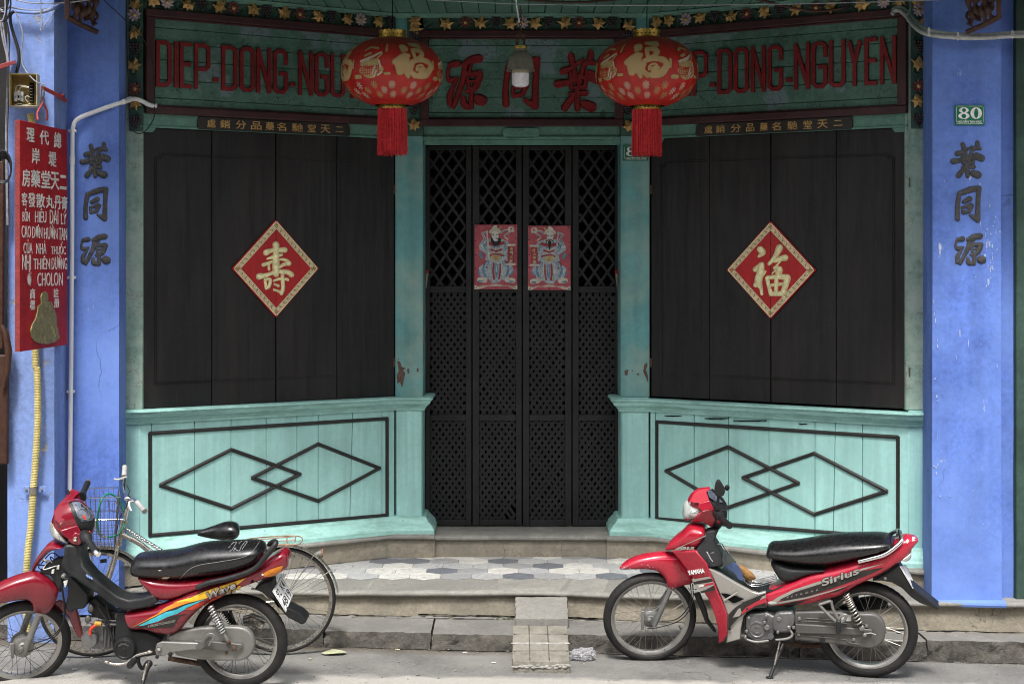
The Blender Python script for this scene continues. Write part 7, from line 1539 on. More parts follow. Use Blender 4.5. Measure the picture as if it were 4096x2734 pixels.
mb = MB(); tlw = Loft(fb, q, [(2035, 588, 592, .07), (2060, 562, 612, .078), (2085, 545, 622, .072), (2110, 530, 612, .06), (2124, 528, 590, .045)], e=2.4); tlw.mesh(mb); mb.build('tail_lamp', refl, BR, smooth=60)
rail = [(1768, 612, .128), (1850, 592, .13), (1935, 568, .126), (1995, 532, .115), (2052, 480, .09), (2056, 455, .07), (2044, 412, .03)]
mb = MB(); mb.tube(tub(fb, q, rail) + tub(fb, q, [(2044, 412, .03), (2030, 404, -.02), (1995, 420, -.08), (1962, 440, -.11)])[1:], .0125, 10); mb.build('grab_rail', chrome, BR, smooth=60)
for pts, m_ in (([(2088, 468), (2100, 462), (2108, 472), (2100, 488), (2085, 485)], offw), ([(2128, 456), (2150, 454), (2150, 470), (2130, 474)], offw)): hull.decal('sticker', pts, m_, body, .002, cuts=1)
# wire basket with gloves over the tunnel
mb = MB()
for i in range(5): y = 12 * i; w_ = .06 - i * .03; mb.tube(tub(fb, q, [(1000 + i * 4, 740 - y * .6, w_), (1040, 770 - y * .9, w_), (1110, 774 - y, w_), (1215, 742 - y * .8, w_)], 4), .0028, 6)
mb.tube(tub(fb, q, [(820, 497, .05), (850, 492, .02), (870, 520, .0), (940, 612, .0), (1000, 740, .03)], 5), .0035, 6); mb.tube(tub(fb, q, [(1215, 742, .06), (1218, 720, 0), (1205, 696, -.06)], 3), .003, 6); mb.tube(tub(fb, q, [(775, 555, .09), (830, 545, .05), (860, 560, .0)], 3), .003, 6)
mb.build('wire_basket', chrome, BR, smooth=60)
def blobby(name, fr, q_, pts, w0, th, mat, label, cat, seed, amp=.006):
    g = Loft(fr, q_, pts, e=2.2); mb = MB(); g.mesh(mb, 24)
    mb.v = [tuple(Vector(v) + fr.n * w0 + Vector((NS.noise(Vector(v) * 28), NS.noise(Vector(v) * 28 + Vector((5, 0, 0))), NS.noise(Vector(v) * 28 + Vector((0, 7, 0))))) * amp) for v in mb.v]
    return tag(mb.build(name, mat, smooth=70), label, cat)
blobby('work_glove', fb, q, [(950, 628, 642, .010), (972, 626, 665, .018), (1008, 634, 715, .022), (1045, 660, 735, .022), (1072, 690, 724, .016), (1082, 702, 714, .008)], .03, .03, leatherb, 'rolled tan leather glove tucked into the wire basket of the bright red motorbike', 'glove', 1)
mb = MB(); plate_px(mb, fb, q, [(870, 645, .07), (930, 615, .07), (965, 640, .08), (990, 690, .085), (1000, 744, .08), (965, 735, .085), (935, 690, .085)], .006); tag(mb.build('blue_cloth', clothb, bevel=.002), 'folded dark blue cloth hanging over the tunnel of the bright red motorbike', 'cloth')
mb = MB(); plate_px(mb, fb, q, [(872, 545, .05), (905, 560, .05), (945, 615, .05), (925, 618, .06), (870, 648, .065), (850, 660, .08), (812, 640, .09), (850, 600, .07)], .006); tag(mb.build('rubber_mat', clothg, bevel=.002), 'grey green folded sheet standing behind the leg shield of the bright red motorbike', 'cloth')
mb = MB(); mb.tube(tub(fb, q, [(750, 545, .14), (760, 562, .145), (775, 590, .145), (790, 610, .14)]), .004, 6); mb.build('luggage_hook', chrome, BR, smooth=60)
# ============================================================ bicycle behind the left motorbike
q = lambda x, y: (x / 1.678, 1850 + y / 1.678)
bF, bRr = roadpt(385, 2628), roadpt(1130, 2616)
fc = tilt(bRr, bRr - bF, 3)
BC = thing('bicycle', (bF + bRr) / 2, 'old silver bicycle with wire basket and black saddle behind the dark red motorbike', 'bicycle')
c1 = fc.w(*q(640, 935)); c2 = fc.w(*q(1893, 920))
fs_ = tilt(c1, Matrix.Rotation(R_(8), 3, 'Z') @ fc.u, 5)
wheel(BC, fs_, c1, .327, .302, .016, .02, tread=False, thin=True, hub_mat=chromew, spoke=spkd, nsp=36, rimm=chromew)
wheel(BC, fc, c2, .322, .298, .017, .02, tread=False, thin=True, hub_mat=chromew, spoke=spkd, nsp=36, rimm=chromew)
def T(name, pts, r, mat=chromew, n=5, fr=fc, seg=10): mb = MB(); mb.tube(tub(fr, q, pts, n), r, seg); return mb.build(name, mat, BC, smooth=60)
T('head_tube', [(828, 395, 0), (795, 545, 0)], .017, n=0); T('stem', [(862, 265, 0), (835, 390, 0)], .0125, chrome, n=0)
mb = MB()
for p, r0 in (((833, 388), .023), ((831, 400), .021), ((797, 538), .021), ((795, 548), .022)): mb.lathe(fc.w(*q(*p)), nz(fc.w(*q(828, 395)) - fc.w(*q(795, 545))), [(0, -.004), (r0, -.004), (r0, .004), (0, .004)], 20)
mb.build('headset', chromew, BC, smooth=40)
T('down_tube', [(815, 480, 0), (1010, 600, 0), (1290, 990, 0)], .0165, n=4); T('down_tube', [(822, 470, 0), (1020, 592, 0), (1330, 880, 0)], .009, n=4)
for k in range(2):                                                 # twisted top stay
    mb = MB(); a, b = fc.w(*q(845, 440), .0), fc.w(*q(1100, 598), .0); d = nz(b - a); s1 = nz(d.cross(fc.n)); L = (b - a).length; b2 = a + d * L * 1.8
    mb.tube([a + d * L * 1.8 * i / 140 + (s1 * math.cos(i * .62 + k * math.pi) + fc.n * math.sin(i * .62 + k * math.pi)) * .0065 for i in range(141)], .0058, 6); mb.build('twisted_stay', chrome, BC, smooth=60)
T('seat_tube', [(1500, 520, 0), (1440, 700, 0), (1330, 985, 0)], .0145, n=0); T('seat_stay', [(1480, 600, .03), (1893, 920, .05)], .008, n=0); T('seat_stay', [(1480, 600, -.03), (1893, 920, -.05)], .008, n=0)
T('chain_stay', [(1330, 985, .03), (1893, 925, .05)], .009, n=0); T('chain_stay', [(1330, 985, -.03), (1893, 925, -.05)], .009, n=0)
T('fork_blade', [(785, 565, .03), (775, 640, .045), (735, 770, .045), (690, 860, .045), (642, 935, .045)], [.012] * 12 + [.010] * 9, n=5); T('fork_blade', [(775, 565, -.03), (755, 650, -.045), (715, 770, -.045), (680, 860, -.045), (642, 935, -.045)], [.012] * 12 + [.010] * 9, n=5)
T('fork_crown', [(800, 550, 0), (785, 568, 0), (780, 585, 0)], .02)
# mudguards as thin curved strips
def guard(fr, c, R, a0, a1, hw, name, mat):
    mb = MB(); a_ = fr.z; b_ = -fr.u; k = 40; vs = []                # angle 0 = up, positive towards the front (left)
    for i in range(k + 1):
        a = R_(a0 + (a1 - a0) * i / k); rad = a_ * math.cos(a) + b_ * math.sin(a)
        for j in range(9):
            t = -1 + j / 4; vs.append(c + rad * (R - .010 * t * t) + fr.n * (hw * t))
        for j in range(9):
            t = 1 - j / 4; vs.append(c + rad * (R - .002 - .010 * t * t) + fr.n * (hw * t))
    m = 18; mb.add(vs, [(i * m + j, i * m + (j + 1) % m, (i + 1) * m + (j + 1) % m, (i + 1) * m + j) for i in range(k) for j in range(m)] + [tuple(range(m)), tuple(k * m + j for j in range(m))[::-1]])
    return mb.build(name, mat, BC, smooth=50)
guard(fs_, c1, .345, 14, -62, .024, 'mudguard', chromew); guard(fc, c2, .342, 62, -82, .026, 'mudguard', chromew)
for e in (.028, -.028): T('mudguard_stay', [(1893, 920, e), (2222, 722, e)], .0028, n=0); T('mudguard_stay', [(1893, 925, e), (2120, 600, e)], .0028, n=0)
for x in (612, 622): T('mudguard_stay', [(x, 620, .03), (x + 12, 935, .045)], .003, n=0, fr=fs_)
# handlebar
fh = tilt(fc.w(*q(850, 260)), Matrix.Rotation(R_(20), 3, 'Z') @ fc.u, 5)
hb = [(838, 35, -.27), (834, 100, -.22), (832, 175, -.14), (845, 215, -.06), (868, 238, 0), (895, 248, .08), (915, 262, .16), (975, 325, .27)]
mb = MB(); mb.tube(tub(fh, q, hb), .0115, 12); hbo = mb.build('handlebar', chrome, BC, smooth=60)
mb = MB(); mb.ball(fc.w(*q(860, 240)), .026, .02, .018, 12, fc); mb.build('stem_clamp', chrome, BC, smooth=60)
gripg = M('grip_grey', (.36, .36, .35), .6, var=.15, vs=20, bump=.2)
for a, b, wa, wb in (((838, 22), (833, 90), -.28, -.22), ((918, 262), (972, 326), .17, .28)): mb = MB(); p0, p1 = fh.w(*q(*a), wa), fh.w(*q(*b), wb); mb.tube([p0.lerp(p1, t) for t in (0, .05, .1, .9, 1)], [.012, .0165, .0155, .0155, .017], 12); mb.build('grip', gripg, hbo, smooth=50)
whm = M('lever_white', (.62, .62, .60), .3, metal=.3, var=.1)
for pts in ([(850, 95, -.22), (815, 105, -.2), (790, 112, -.19), (765, 108, -.19)], [(895, 258, .13), (870, 262, .15), (868, 290, .17), (882, 322, .19)]): mb = MB(); mb.tube(tub(fh, q, pts, 4), .0065, 8); mb.build('brake_lever', whm, hbo, smooth=60)
mb = MB(); mb.tube(tub(fh, q, [(850, 150, -.1), (868, 185, -.05), (862, 215, 0), (845, 300, .02), (800, 380, .02), (770, 560, .02)]), .0026, 6); mb.build('brake_cable', plas, BC, smooth=60)
# wire basket
fk = tilt(fc.w(*q(700, 400)), Matrix.Rotation(R_(8), 3, 'Z') @ fc.u, 4); uA, zA = fk.px(*q(572, 238), .15); uB = fk.px(*q(800, 222), .15)[0]; uC, zC = fk.px(*q(610, 580), .10)[0], fk.px(*q(610, 585), .1)[1]; uD = fk.px(*q(770, 580), .1)[0]
uB0 = fk.px(*q(835, 378), 0)[0]
mb = MB(); mbt = MB()
def bx(fu, fn, fz): 
    t = fz; ua_, ub_ = uC + (uA - uC) * t, uD + (uB + .005 - uD) * t; wn = .095 + .045 * t; return fk.pt(ua_ + (ub_ - ua_) * fu, wn * fn, zC + (zA - zC) * t)
for fz in (0, .1, .2, .3, .42, .56, .75, 1.0):
    (mbt if fz == 1 else mb).tube([bx(0, -1, fz), bx(1, -1, fz), bx(1, 1, fz), bx(0, 1, fz)], .0034 if fz == 1 else .0017, 6, closed=True)
for k in range(8):
    f = k / 7
    for s in (-1, 1): mb.tube([bx(f, s, 0), bx(f, s, 1)], .0016, 5)
for k in range(7):
    f = -1 + 2 * k / 6
    for s in (0, 1): mb.tube([bx(s, f, 0), bx(s, f, 1)], .0016, 5)
    mb.tube([bx(0, f, 0), bx(1, f, 0)], .0016, 5)
for k in range(6): mb.tube([bx(k / 5, -1, 0), bx(k / 5, 1, 0)], .0016, 5)
bsk = mbt.build('basket', chrome, BC, smooth=60); mb.build('basket_wires', spkd, bsk, kind='stuff', smooth=60)
T('basket_bracket', [(640, 383, .0), (835, 378, 0)], .004, chrome, n=0); T('basket_bracket', [(770, 250, .12), (850, 390, .02)], .003, chromew, n=0)
lock = M('lock_green', (.01, .20, .09), .4, bump=.05)
mb = MB(); mb.tube(tub(fk, q, [(660, 460, .1), (655, 390, .1), (665, 300, .1), (690, 235, .08), (735, 208, .03), (790, 240, 0), (835, 330, 0), (830, 420, .04), (790, 480, .06), (720, 500, .08)]), .0058, 8); lk = tag(mb.build('cable_lock', lock, smooth=60), 'green cable lock looped through the wire basket of the bicycle', 'lock')
mb = MB(); mb.tube(tub(fk, q, [(660, 462, .1), (680, 488, .1), (712, 500, .1)]), .008, 8); mb.build('lock_body', alu, lk, smooth=60)
# saddle and rack
sd = Loft(fc, q, [(1326, 470, 488, .012), (1340, 455, 495, .022), (1390, 436, 508, .030), (1450, 415, 522, .045), (1500, 398, 530, .070), (1550, 393, 532, .085), (1590, 404, 520, .08), (1608, 430, 490, .055)], e=2.1)
mb = MB(); sd.mesh(mb); so2 = mb.build('saddle', seatm, BC, smooth=60); mb = MB(); 
for w_ in (.05, -.05): spring(mb, fc.w(*q(1565, 520), w_), fc.w(*q(1565, 570), w_), .014, .002, 5, 10)
mb.build('saddle_spring', rust, so2, smooth=60)
rk = M('rack_rust', (.30, .20, .14), .6, metal=.4, var=.35, vs=30, bump=.3)
mb = MB(); 
for w_, pts in ((.06, [(1700, 545), (1990, 548)]), (-.06, [(1660, 520), (1990, 492)]), (.0, [(1690, 532), (1980, 518)])): mb.tube(tub(fc, q, [(x, y, w_) for x, y in pts], 0), .0035, 6)
mb.tube(tub(fc, q, [(1700, 545, .06), (1850, 552, .06), (1990, 548, .06), (2022, 530, .03), (2028, 505, -.03), (1990, 490, -.06), (1850, 492, -.06), (1665, 510, -.06), (1658, 530, -.05)], 5), .0038, 6)
for pts in ([(1925, 492, -.05), (1928, 548, .05)], [(1905, 560, .02), (1905, 600, .02)], [(1985, 492, -.05), (1980, 530, .05)], [(1720, 505, -.05), (1725, 548, .05)]): mb.tube(tub(fc, q, pts, 0), .0035, 6)
mb.build('rack', rk, BC, smooth=60)
p = fc.w(*q(2140, 612)); mb = MB(); mb.tube([fc.w(*q(2118, 614)), fc.w(*q(2160, 608))], [.010, .026], 16); rf = mb.build('reflector', alu, BC, smooth=50); mb = MB(); mb.tube([fc.w(*q(2160, 606)), fc.w(*q(2168, 606))], [.028, .026], 20); mb.build('reflector_lens', M('reflector_brown', (.36, .12, .05), .3), rf, smooth=40)
mb = MB(); cB = fc.w(*q(1320, 985), .05); mb.lathe(cB, fc.n, [(.0, 0), (.085, 0), (.09, .003), (.0, .006)], 40); mb.build('chainring', chromew, BC, smooth=40)
mb = MB(); plate_px(mb, fc, q, [(672, 648, .04), (715, 640, .04), (716, 668, .04), (672, 674, .04)], .006); mb.build('lamp_bracket', plas, BC, bevel=.002)

# ============================================================ motorbike on the left
cR = roadpt(957, 2741); yaw = R_(4)
fb = tilt(cR, (math.cos(yaw), -math.sin(yaw), -.015), 8)
BL = thing('motorbike', cR + Vector((-.6, .05, .02)), 'dark red motorbike with yellow, cyan and orange stripes and a torn saddle, front left', 'motorbike')
axR = fb.w(959, 2559); wheel(BL, fb, axR, .270, .213, .037, .055, seed=4, spoke=spkd)
axF = fb.w(89, 2572); ff = tilt(axF, (math.cos(R_(24)), math.sin(R_(24)), 0), 17)
wheel(BL, ff, axF, .268, .212, .033, .062, seed=5, spoke=spkd)
def lpL(name, L, mat, par=None, sm=60): mb = MB(); L.mesh(mb, 32); return mb.build(name, mat, par or BL, smooth=sm)
hull = Loft(fb, q, [(842, 1000, 1066, .095), (870, 997, 1128, .108), (960, 986, 1134, .120), (1060, 962, 1166, .125), (1140, 925, 1168, .128), (1200, 896, 1135, .128), (1260, 868, 1062, .128), (1330, 845, 995, .128), (1400, 820, 938, .128), (1500, 788, 886, .124), (1620, 745, 846, .118), (1740, 692, 802, .108), (1830, 632, 772, .095), (1890, 604, 738, .08), (1925, 612, 705, .055), (1938, 632, 668, .03)], e=3.4, wt=.85)
body = lpL('side_cover', hull, redL)
lpL('under_saddle', Loft(fb, q, [(930, 760, 785, .085), (955, 768, 830, .098), (1000, 775, 885, .108), (1040, 780, 932, .112), (1150, 790, 930, .114), (1300, 790, 872, .116), (1450, 770, 820, .116), (1700, 690, 760, .1)], e=3, wt=.85), redL)
seat = Loft(fb, q, [(896, 700, 735, .045), (903, 645, 768, .085), (922, 617, 786, .105), (980, 605, 798, .12), (1080, 598, 805, .128), (1180, 587, 810, .132), (1260, 567, 808, .134), (1340, 546, 800, .135), (1440, 533, 790, .135), (1560, 529, 770, .133), (1660, 527, 735, .128), (1720, 529, 705, .118), (1758, 542, 668, .095), (1776, 575, 630, .05)], e=2.3)
so_ = lpL('saddle', seat, seatm)
seat.decal('tear', [(1030, 786), (1052, 774), (1075, 778), (1095, 766), (1142, 764), (1128, 775), (1118, 790), (1085, 788), (1060, 797)], foam, so_, .001); seat.decal('tear', [(1060, 716), (1085, 720), (1070, 726)], foam, so_, .001, cuts=1)
mb = MB(); mb.tube([tuple(seat.mp(.0004)(x, y, 0)) for x, y in spline([(1185, 806), (1215, 770), (1270, 715), (1340, 685), (1480, 662), (1620, 636), (1690, 600), (1725, 545)], 6)], .0018, 5); mb.build('seam', M('piping_grey', (.16, .16, .16), .6), so_, smooth=60)
mb = MB()
for pts in ([(1530, 575), (1545, 562), (1562, 560), (1560, 580), (1540, 592)], [(1565, 590), (1590, 560), (1610, 545)], [(1570, 575), (1605, 590), (1615, 565), (1640, 548), (1625, 580)]): mb.tube([tuple(seat.mp(.0004)(x, y, 0)) for x, y in spline(pts, 4)], .0011, 4)
mb.build('chalk_scribble', M('scribble_white', (.4, .4, .4), .8), so_)
# stripes
D_ = lambda pts, m, off, c=3: hull.decal('stripe', pts, m, body, off, c)
D_([(880, 1104), (960, 1062), (1060, 1010), (1100, 975), (1180, 935), (1290, 902), (1400, 880), (1180, 955), (1100, 1015), (1000, 1062)], ora, .0014)
D_([(1160, 935), (1290, 900), (1370, 862), (1500, 820), (1655, 770), (1600, 812), (1480, 860), (1390, 905), (1300, 935), (1390, 900), (1250, 925)], yelw, .0018)
D_([(1240, 985), (1330, 940), (1400, 925), (1480, 880), (1560, 848), (1480, 902), (1380, 948), (1290, 985)], orr, .0016)
D_([(925, 1092), (1060, 1025), (1110, 1000), (1180, 985), (1240, 955), (1378, 912), (1290, 955), (1200, 985), (1190, 1010), (1130, 1030), (1060, 1062), (960, 1090)], teald, .0022)
D_([(890, 1102), (980, 1058), (1058, 1020), (1130, 985), (1240, 945), (1380, 908), (1240, 968), (1165, 990), (1100, 1005), (1050, 1032), (960, 1080)], blacktrim, .0019)
D_([(920, 1104), (1080, 1066), (1130, 1035), (1200, 1018), (1260, 1012), (1210, 1030), (1195, 1050), (1180, 1080), (1160, 1104), (1040, 1108)], blacktrim, .0017)
hull.decal('panel_seam', [(1055, 930), (1180, 905), (1330, 868), (1520, 800), (1523, 804), (1332, 873), (1182, 910), (1056, 934)], M('seam_wine', (.05, .002, .005), .5, bump=0), body, .003, 1)
mb = MB(); text_to(mb, '4 STROKE TECHNOLOGY', hull.mp(.003, -11.5, (992, 1102)), 993, 1103, 1183, 1088, .001, bold=.012, skew=3); mb.build('lettering', silv, body)
mb = MB(); text_to(mb, 'Wave', hull.mp(.004, -23, (1390, 925)), 1388, 926, 1610, 868, .004, bold=.07, skew=16); mb.build('lettering_edge', blacktrim, body)
mb = MB(); text_to(mb, 'Wave', hull.mp(.007, -23, (1390, 925)), 1392, 922, 1604, 872, .003, bold=.03, skew=16); mb.build('lettering', silv, body)
mb = MB(); text_to(mb, '110', hull.mp(.006, -22, (1540, 870)), 1535, 876, 1622, 852, .002, bold=.04, skew=12); mb.build('lettering', yelw, body)
mb = MB(); text_to(mb, 'HONDA', hull.mp(.006, -20, (1468, 895)), 1468, 897, 1530, 887, .001, bold=.02, skew=3); mb.build('lettering', silv, body)
hull.decal('indicator', [(1765, 742), (1800, 718), (1860, 698), (1902, 685), (1885, 728), (1850, 755), (1800, 762), (1775, 760)], amber, body, .004)
mb = MB(); mb.ball(hull.mp(.002)(1763, 750, 0), .007, .005, .007, 10, fb); mb.ball(hull.mp(.0)(880, 1118, 0), .007, .004, .007, 10, fb); mb.build('screw', offw, body, smooth=60)
mb = MB(); mb.lathe(hull.mp(.001)(1692, 793, 0), fb.n, [(0, 0), (.009, .0), (.0095, .002)], 16); mb.build('bolt_hole', void, body)
# grab rail (black)
mb = MB(); mb.tube(tub(fb, q, [(1318, 838, .135), (1400, 805, .135), (1520, 778, .13), (1640, 742, .125), (1720, 700, .12), (1790, 620, .11), (1848, 545, .085), (1840, 528, .05), (1805, 548, .0)]), [.010] + [.0155] * 46 + [.012] * 2, 10); mb.build('grab_rail', plas, BL, smooth=60)
# inner leg shield and floor
mb = MB(); plate_px(mb, fb, q, [(430, 548, .10), (548, 548, .08), (545, 620, .085), (562, 690, .10), (622, 762, .11), (705, 832, .11), (790, 898, .11), (860, 922, .11), (960, 905, .11), (1030, 880, .11), (1058, 935, .118), (1012, 968, .12), (900, 988, .12), (830, 990, .12), (760, 962, .12), (650, 882, .125), (520, 792, .13), (440, 738, .135), (402, 692, .14), (425, 620, .12)], .12); mb.build('leg_guard', plas, BL, bevel=.014, bseg=3)
mb = MB()
for i in range(3): plate_px(mb, fb, q, [(575 + i * 14, 752 + i * 8, .126), (583 + i * 14, 745 + i * 8, .126), (596 + i * 14, 762 + i * 8, .126), (588 + i * 14, 770 + i * 8, .126)], .002)
mb.build('vent_slots', bluel, BL)
# nose and far leg shield
lpL('front_nose', Loft(fb, q, [(216, 722, 742, .015), (232, 672, 728, .03), (262, 618, 690, .045), (300, 568, 650, .06), (345, 522, 615, .075), (400, 525, 592, .085), (450, 540, 575, .085)], e=2.3), redL)
mb = MB(); plate_px(mb, fb, q, [(330, 950, -.08), (400, 920, -.08), (470, 960, -.10), (515, 985, -.12), (535, 1060, -.13), (562, 1188, -.13), (525, 1172, -.12), (490, 1110, -.11), (450, 1020, -.10), (380, 1000, -.09), (300, 1010, -.08)], .02); mb.build('leg_shield', redL, BL, bevel=.006)
mb = MB(); plate_px(mb, fb, q, [(412, 772, .06), (480, 770, .06), (520, 800, .06), (590, 880, .06), (584, 950, .06), (560, 978, .06), (495, 990, .06), (478, 1010, .06), (452, 1004, .06), (436, 960, .06), (450, 900, .06), (455, 830, .06)], .12); mb.build('battery_box', plas, BL, bevel=.010)
mb = MB(); plate_px(mb, fb, q, [(425, 795, .068), (455, 785, .068), (450, 810, .068), (436, 838, .068)], .004); mb.build('torn_paper', white, BL)
mb = MB(); mb.lathe(fb.w(*q(434, 750), .12), fb.n, [(.0, .0), (.011, 0), (.011, .03), (.006, .034), (0, .034)], 14); mb.build('peg', alu, BL, smooth=40)
# wiring behind the nose
rw = random.Random(6)
for i in range(9):
    mb = MB(); pts = [(rw.uniform(230, 400), rw.uniform(640, 720), rw.uniform(-.04, .05)) for _ in range(2)] + [(rw.uniform(330, 430), rw.uniform(600, 740), rw.uniform(-.02, .05)), (rw.uniform(400, 430), rw.uniform(620, 700), .0)]; mb.tube(tub(fb, q, pts, 6), .0032, 6); mb.build('wiring', plas if i % 3 else offw, BL, smooth=60)
for x, y in ((347, 718), (382, 690)): mb = MB(); plate_px(mb, fb, q, [(x, y, .05), (x + 16, y - 4, .05), (x + 14, y + 26, .05), (x - 4, y + 24, .05)], .012); mb.build('connector', offw, BL, bevel=.002)
mb = MB(); plate_px(mb, fb, q, [(260, 740, .03), (300, 690, .03), (380, 640, .03), (430, 640, .03), (440, 740, .03), (420, 800, .03), (400, 880, .02), (340, 760, .03)], .05); mb.build('steering_column', plas, BL, bevel=.01)
# front mudguard
mg = Loft(ff, q, [(-170, 905, 985, .02), (-90, 862, 975, .038), (0, 812, 957, .050), (90, 772, 942, .056), (170, 746, 935, .060), (212, 735, 960, .063), (235, 731, 1020, .066), (270, 735, 1033, .068), (315, 752, 1032, .068), (350, 775, 1000, .065), (375, 795, 930, .06), (388, 812, 860, .05)], e=3.0)
lpL('mudguard', mg, redL)
for w_, pts in ((.066, [(262, 1015), (150, 1300)]), (-.066, [(215, 960), (120, 1215)])): mb = MB(); p = tub(ff, q, [(x, y, w_) for x, y in pts], 0); mb.tube([Vector(p[0]).lerp(Vector(p[1]), t) for t in (0, .9, .97, 1)], [.0185, .0185, .016, .008], 16); mb.build('fork_leg', alu, BL, smooth=60)
mb = MB(); pA = axF + ff.n * .034; mb.lathe(pA, ff.n, [(.060, 0), (.060, .008), (.052, .014), (.036, .016), (.030, .028), (0, .028)], 40); mb.build('brake_plate', alu, BL, smooth=40)
mb = MB(); mb.lathe(ff.w(*q(140, 1245), .075), ff.n, [(.016, 0), (.016, .012), (.010, .016), (0, .016)], 6); mb.build('axle_nut', alu, BL)
mb = MB(); plate_px(mb, ff, q, [(66, 1215, .055), (100, 1210, .055), (98, 1250, .055), (92, 1312, .055), (74, 1312, .055), (72, 1260, .055)], .012); mb.build('brake_arm', alu, BL, bevel=.003)
for pts in ([(400, 720, .06), (418, 860, .07), (430, 1000, .075), (415, 1090, .075), (340, 1170, .07), (225, 1210, .06)], [(405, 740, .05), (425, 880, .06), (438, 1000, .06), (400, 1130, .07), (300, 1215, .07), (190, 1265, .06)]): mb = MB(); mb.tube(tub(fb, q, pts), .0036, 6); mb.build('brake_cable', plas, BL, smooth=60)
# handlebar cowl with the gauge turned to us
fh = tilt(ff.w(*q(480, 400)), (math.cos(R_(30)), math.sin(R_(30)), 0), 17)
cw = Loft(fh, q, [(352, 405, 440, .02), (360, 375, 510, .042), (382, 330, 536, .06), (415, 293, 545, .075), (460, 264, 548, .088), (510, 250, 548, .10), (560, 262, 545, .11), (600, 300, 520, .095), (628, 345, 470, .06), (636, 385, 430, .03)], e=2.2)
co = lpL('handlebar_cowl', cw, redL)
mb = MB(); plate_px(mb, fh, q, [(470, 215, -.12), (505, 195, -.14), (530, 198, -.15), (545, 235, -.13), (520, 268, -.08), (480, 262, -.08), (440, 270, -.08)], .05); mb.build('cowl_wing', redL, co, bevel=.01, bseg=3)
mb = MB(); plate_px(mb, fh, q, [(455, 520, .12), (505, 470, .13), (550, 478, .14), (560, 520, .15), (535, 560, .15), (485, 548, .14)], .06); mb.build('cowl_wing', redL, co, bevel=.01, bseg=3)
for pts in ([(536, 196, -.13), (470, 264, -.02), (478, 347, .055), (398, 412, .085), (367, 382, .05), (367, 338, .02), (406, 288, -.01), (444, 248, -.07)], [(398, 414, .084), (478, 349, .054), (521, 419, .075), (411, 452, .078)], [(409, 455, .10), (521, 420, .105), (551, 474, .13), (505, 500, .135), (459, 512, .12), (430, 490, .11)]):
    mb = MB(); plate_px(mb, fh, q, pts, .03); mb.build('cowl_panel', redL, co, bevel=.004, bseg=3)
cw.decal('dash', [(472, 278), (500, 266), (560, 268), (605, 302), (634, 360), (632, 420), (612, 455), (596, 505), (562, 500), (548, 455), (512, 400), (484, 340)], plas, co, .006, 4)
mg_ = cw.mp(.012); 
def gpl(cx, cy, rx, ry, rot, k=28): c, s = math.cos(R_(rot)), math.sin(R_(rot)); return [(cx + rx * math.cos(2 * math.pi * i / k) * c - ry * math.sin(2 * math.pi * i / k) * s, cy + rx * math.cos(2 * math.pi * i / k) * s + ry * math.sin(2 * math.pi * i / k) * c) for i in range(k)]
cw.decal('gauge_glass', [(498, 290), (540, 278), (590, 302), (620, 345), (618, 378), (590, 385), (545, 388), (515, 350)], glassd, co, .010, 2)
mb = MB(); mb.tube([mg_(x, y, .002) for x, y in gpl(558, 340, 42, 30, 35)], .0022, 6, closed=True); mb.build('gauge_ring', alu, co, smooth=60)
cw.decal('gauge_needle', [(552, 342), (562, 338), (574, 372), (566, 374)], M('needle_red', (.8, .06, .02), .5), co, .015, 1); cw.decal('gauge_mark', [(548, 352), (560, 345), (564, 358), (552, 362)], MATS['needle_red'], co, .0145, 1)
hl = Loft(fh, q, [(345, 440, 478, .03), (352, 410, 512, .055), (372, 425, 532, .08), (400, 462, 542, .092), (440, 492, 546, .102), (458, 505, 540, .104)], e=2.3)
ho = lpL('headlight', hl, lens); hl.decal('reflector', [(360, 430), (388, 428), (408, 450), (404, 492), (392, 512), (372, 492)], refl, ho, .003, 2)
# necks, grips, lever perch
def bar2(a, b, wa, wb, rad, ts, mat, name, par=BL, seg=14): p0, p1 = fh.w(*q(*a), wa), fh.w(*q(*b), wb); mb = MB(); mb.tube([p0.lerp(p1, t) for t in ts], rad, seg); return mb.build(name, mat, par, smooth=45)
bar2((545, 230), (588, 135), -.17, -.34, [.030, .020, .017, .0175, .0175, .019, .012], (0, .25, .3, .6, .92, .97, 1), plas, 'grip'); bar2((590, 130), (594, 120), -.345, -.36, [.014, .012], (0, 1), alu, 'bar_end')
bar2((575, 495), (650, 605), .15, .36, [.032, .034, .026, .018, .0185, .020, .013], (-.12, .1, .2, .28, .88, .94, 1), plas, 'grip'); bar2((645, 598), (660, 615), .35, .375, [.017, .019, .015], (0, .5, 1), chrome, 'bar_end')
bar2((545, 490), (600, 468), .14, .12, [.012, .012], (0, 1), plas, 'switch'); bar2((588, 470), (605, 465), .13, .13, [.009, .009], (0, 1), MATS['needle_red'], 'switch')
for a, b, wa in (((505, 520), (505, 500), .15), ((472, 235), (470, 215), -.13)): bar2(a, b, wa, wa, [.013, .012, .009, .009], (0, .4, .5, 1), chromew, 'mirror_mount')
bar2((470, 220), (452, 185), -.13, -.15, [.006, .007, .009], (0, .6, 1), plas, 'lever_stub')
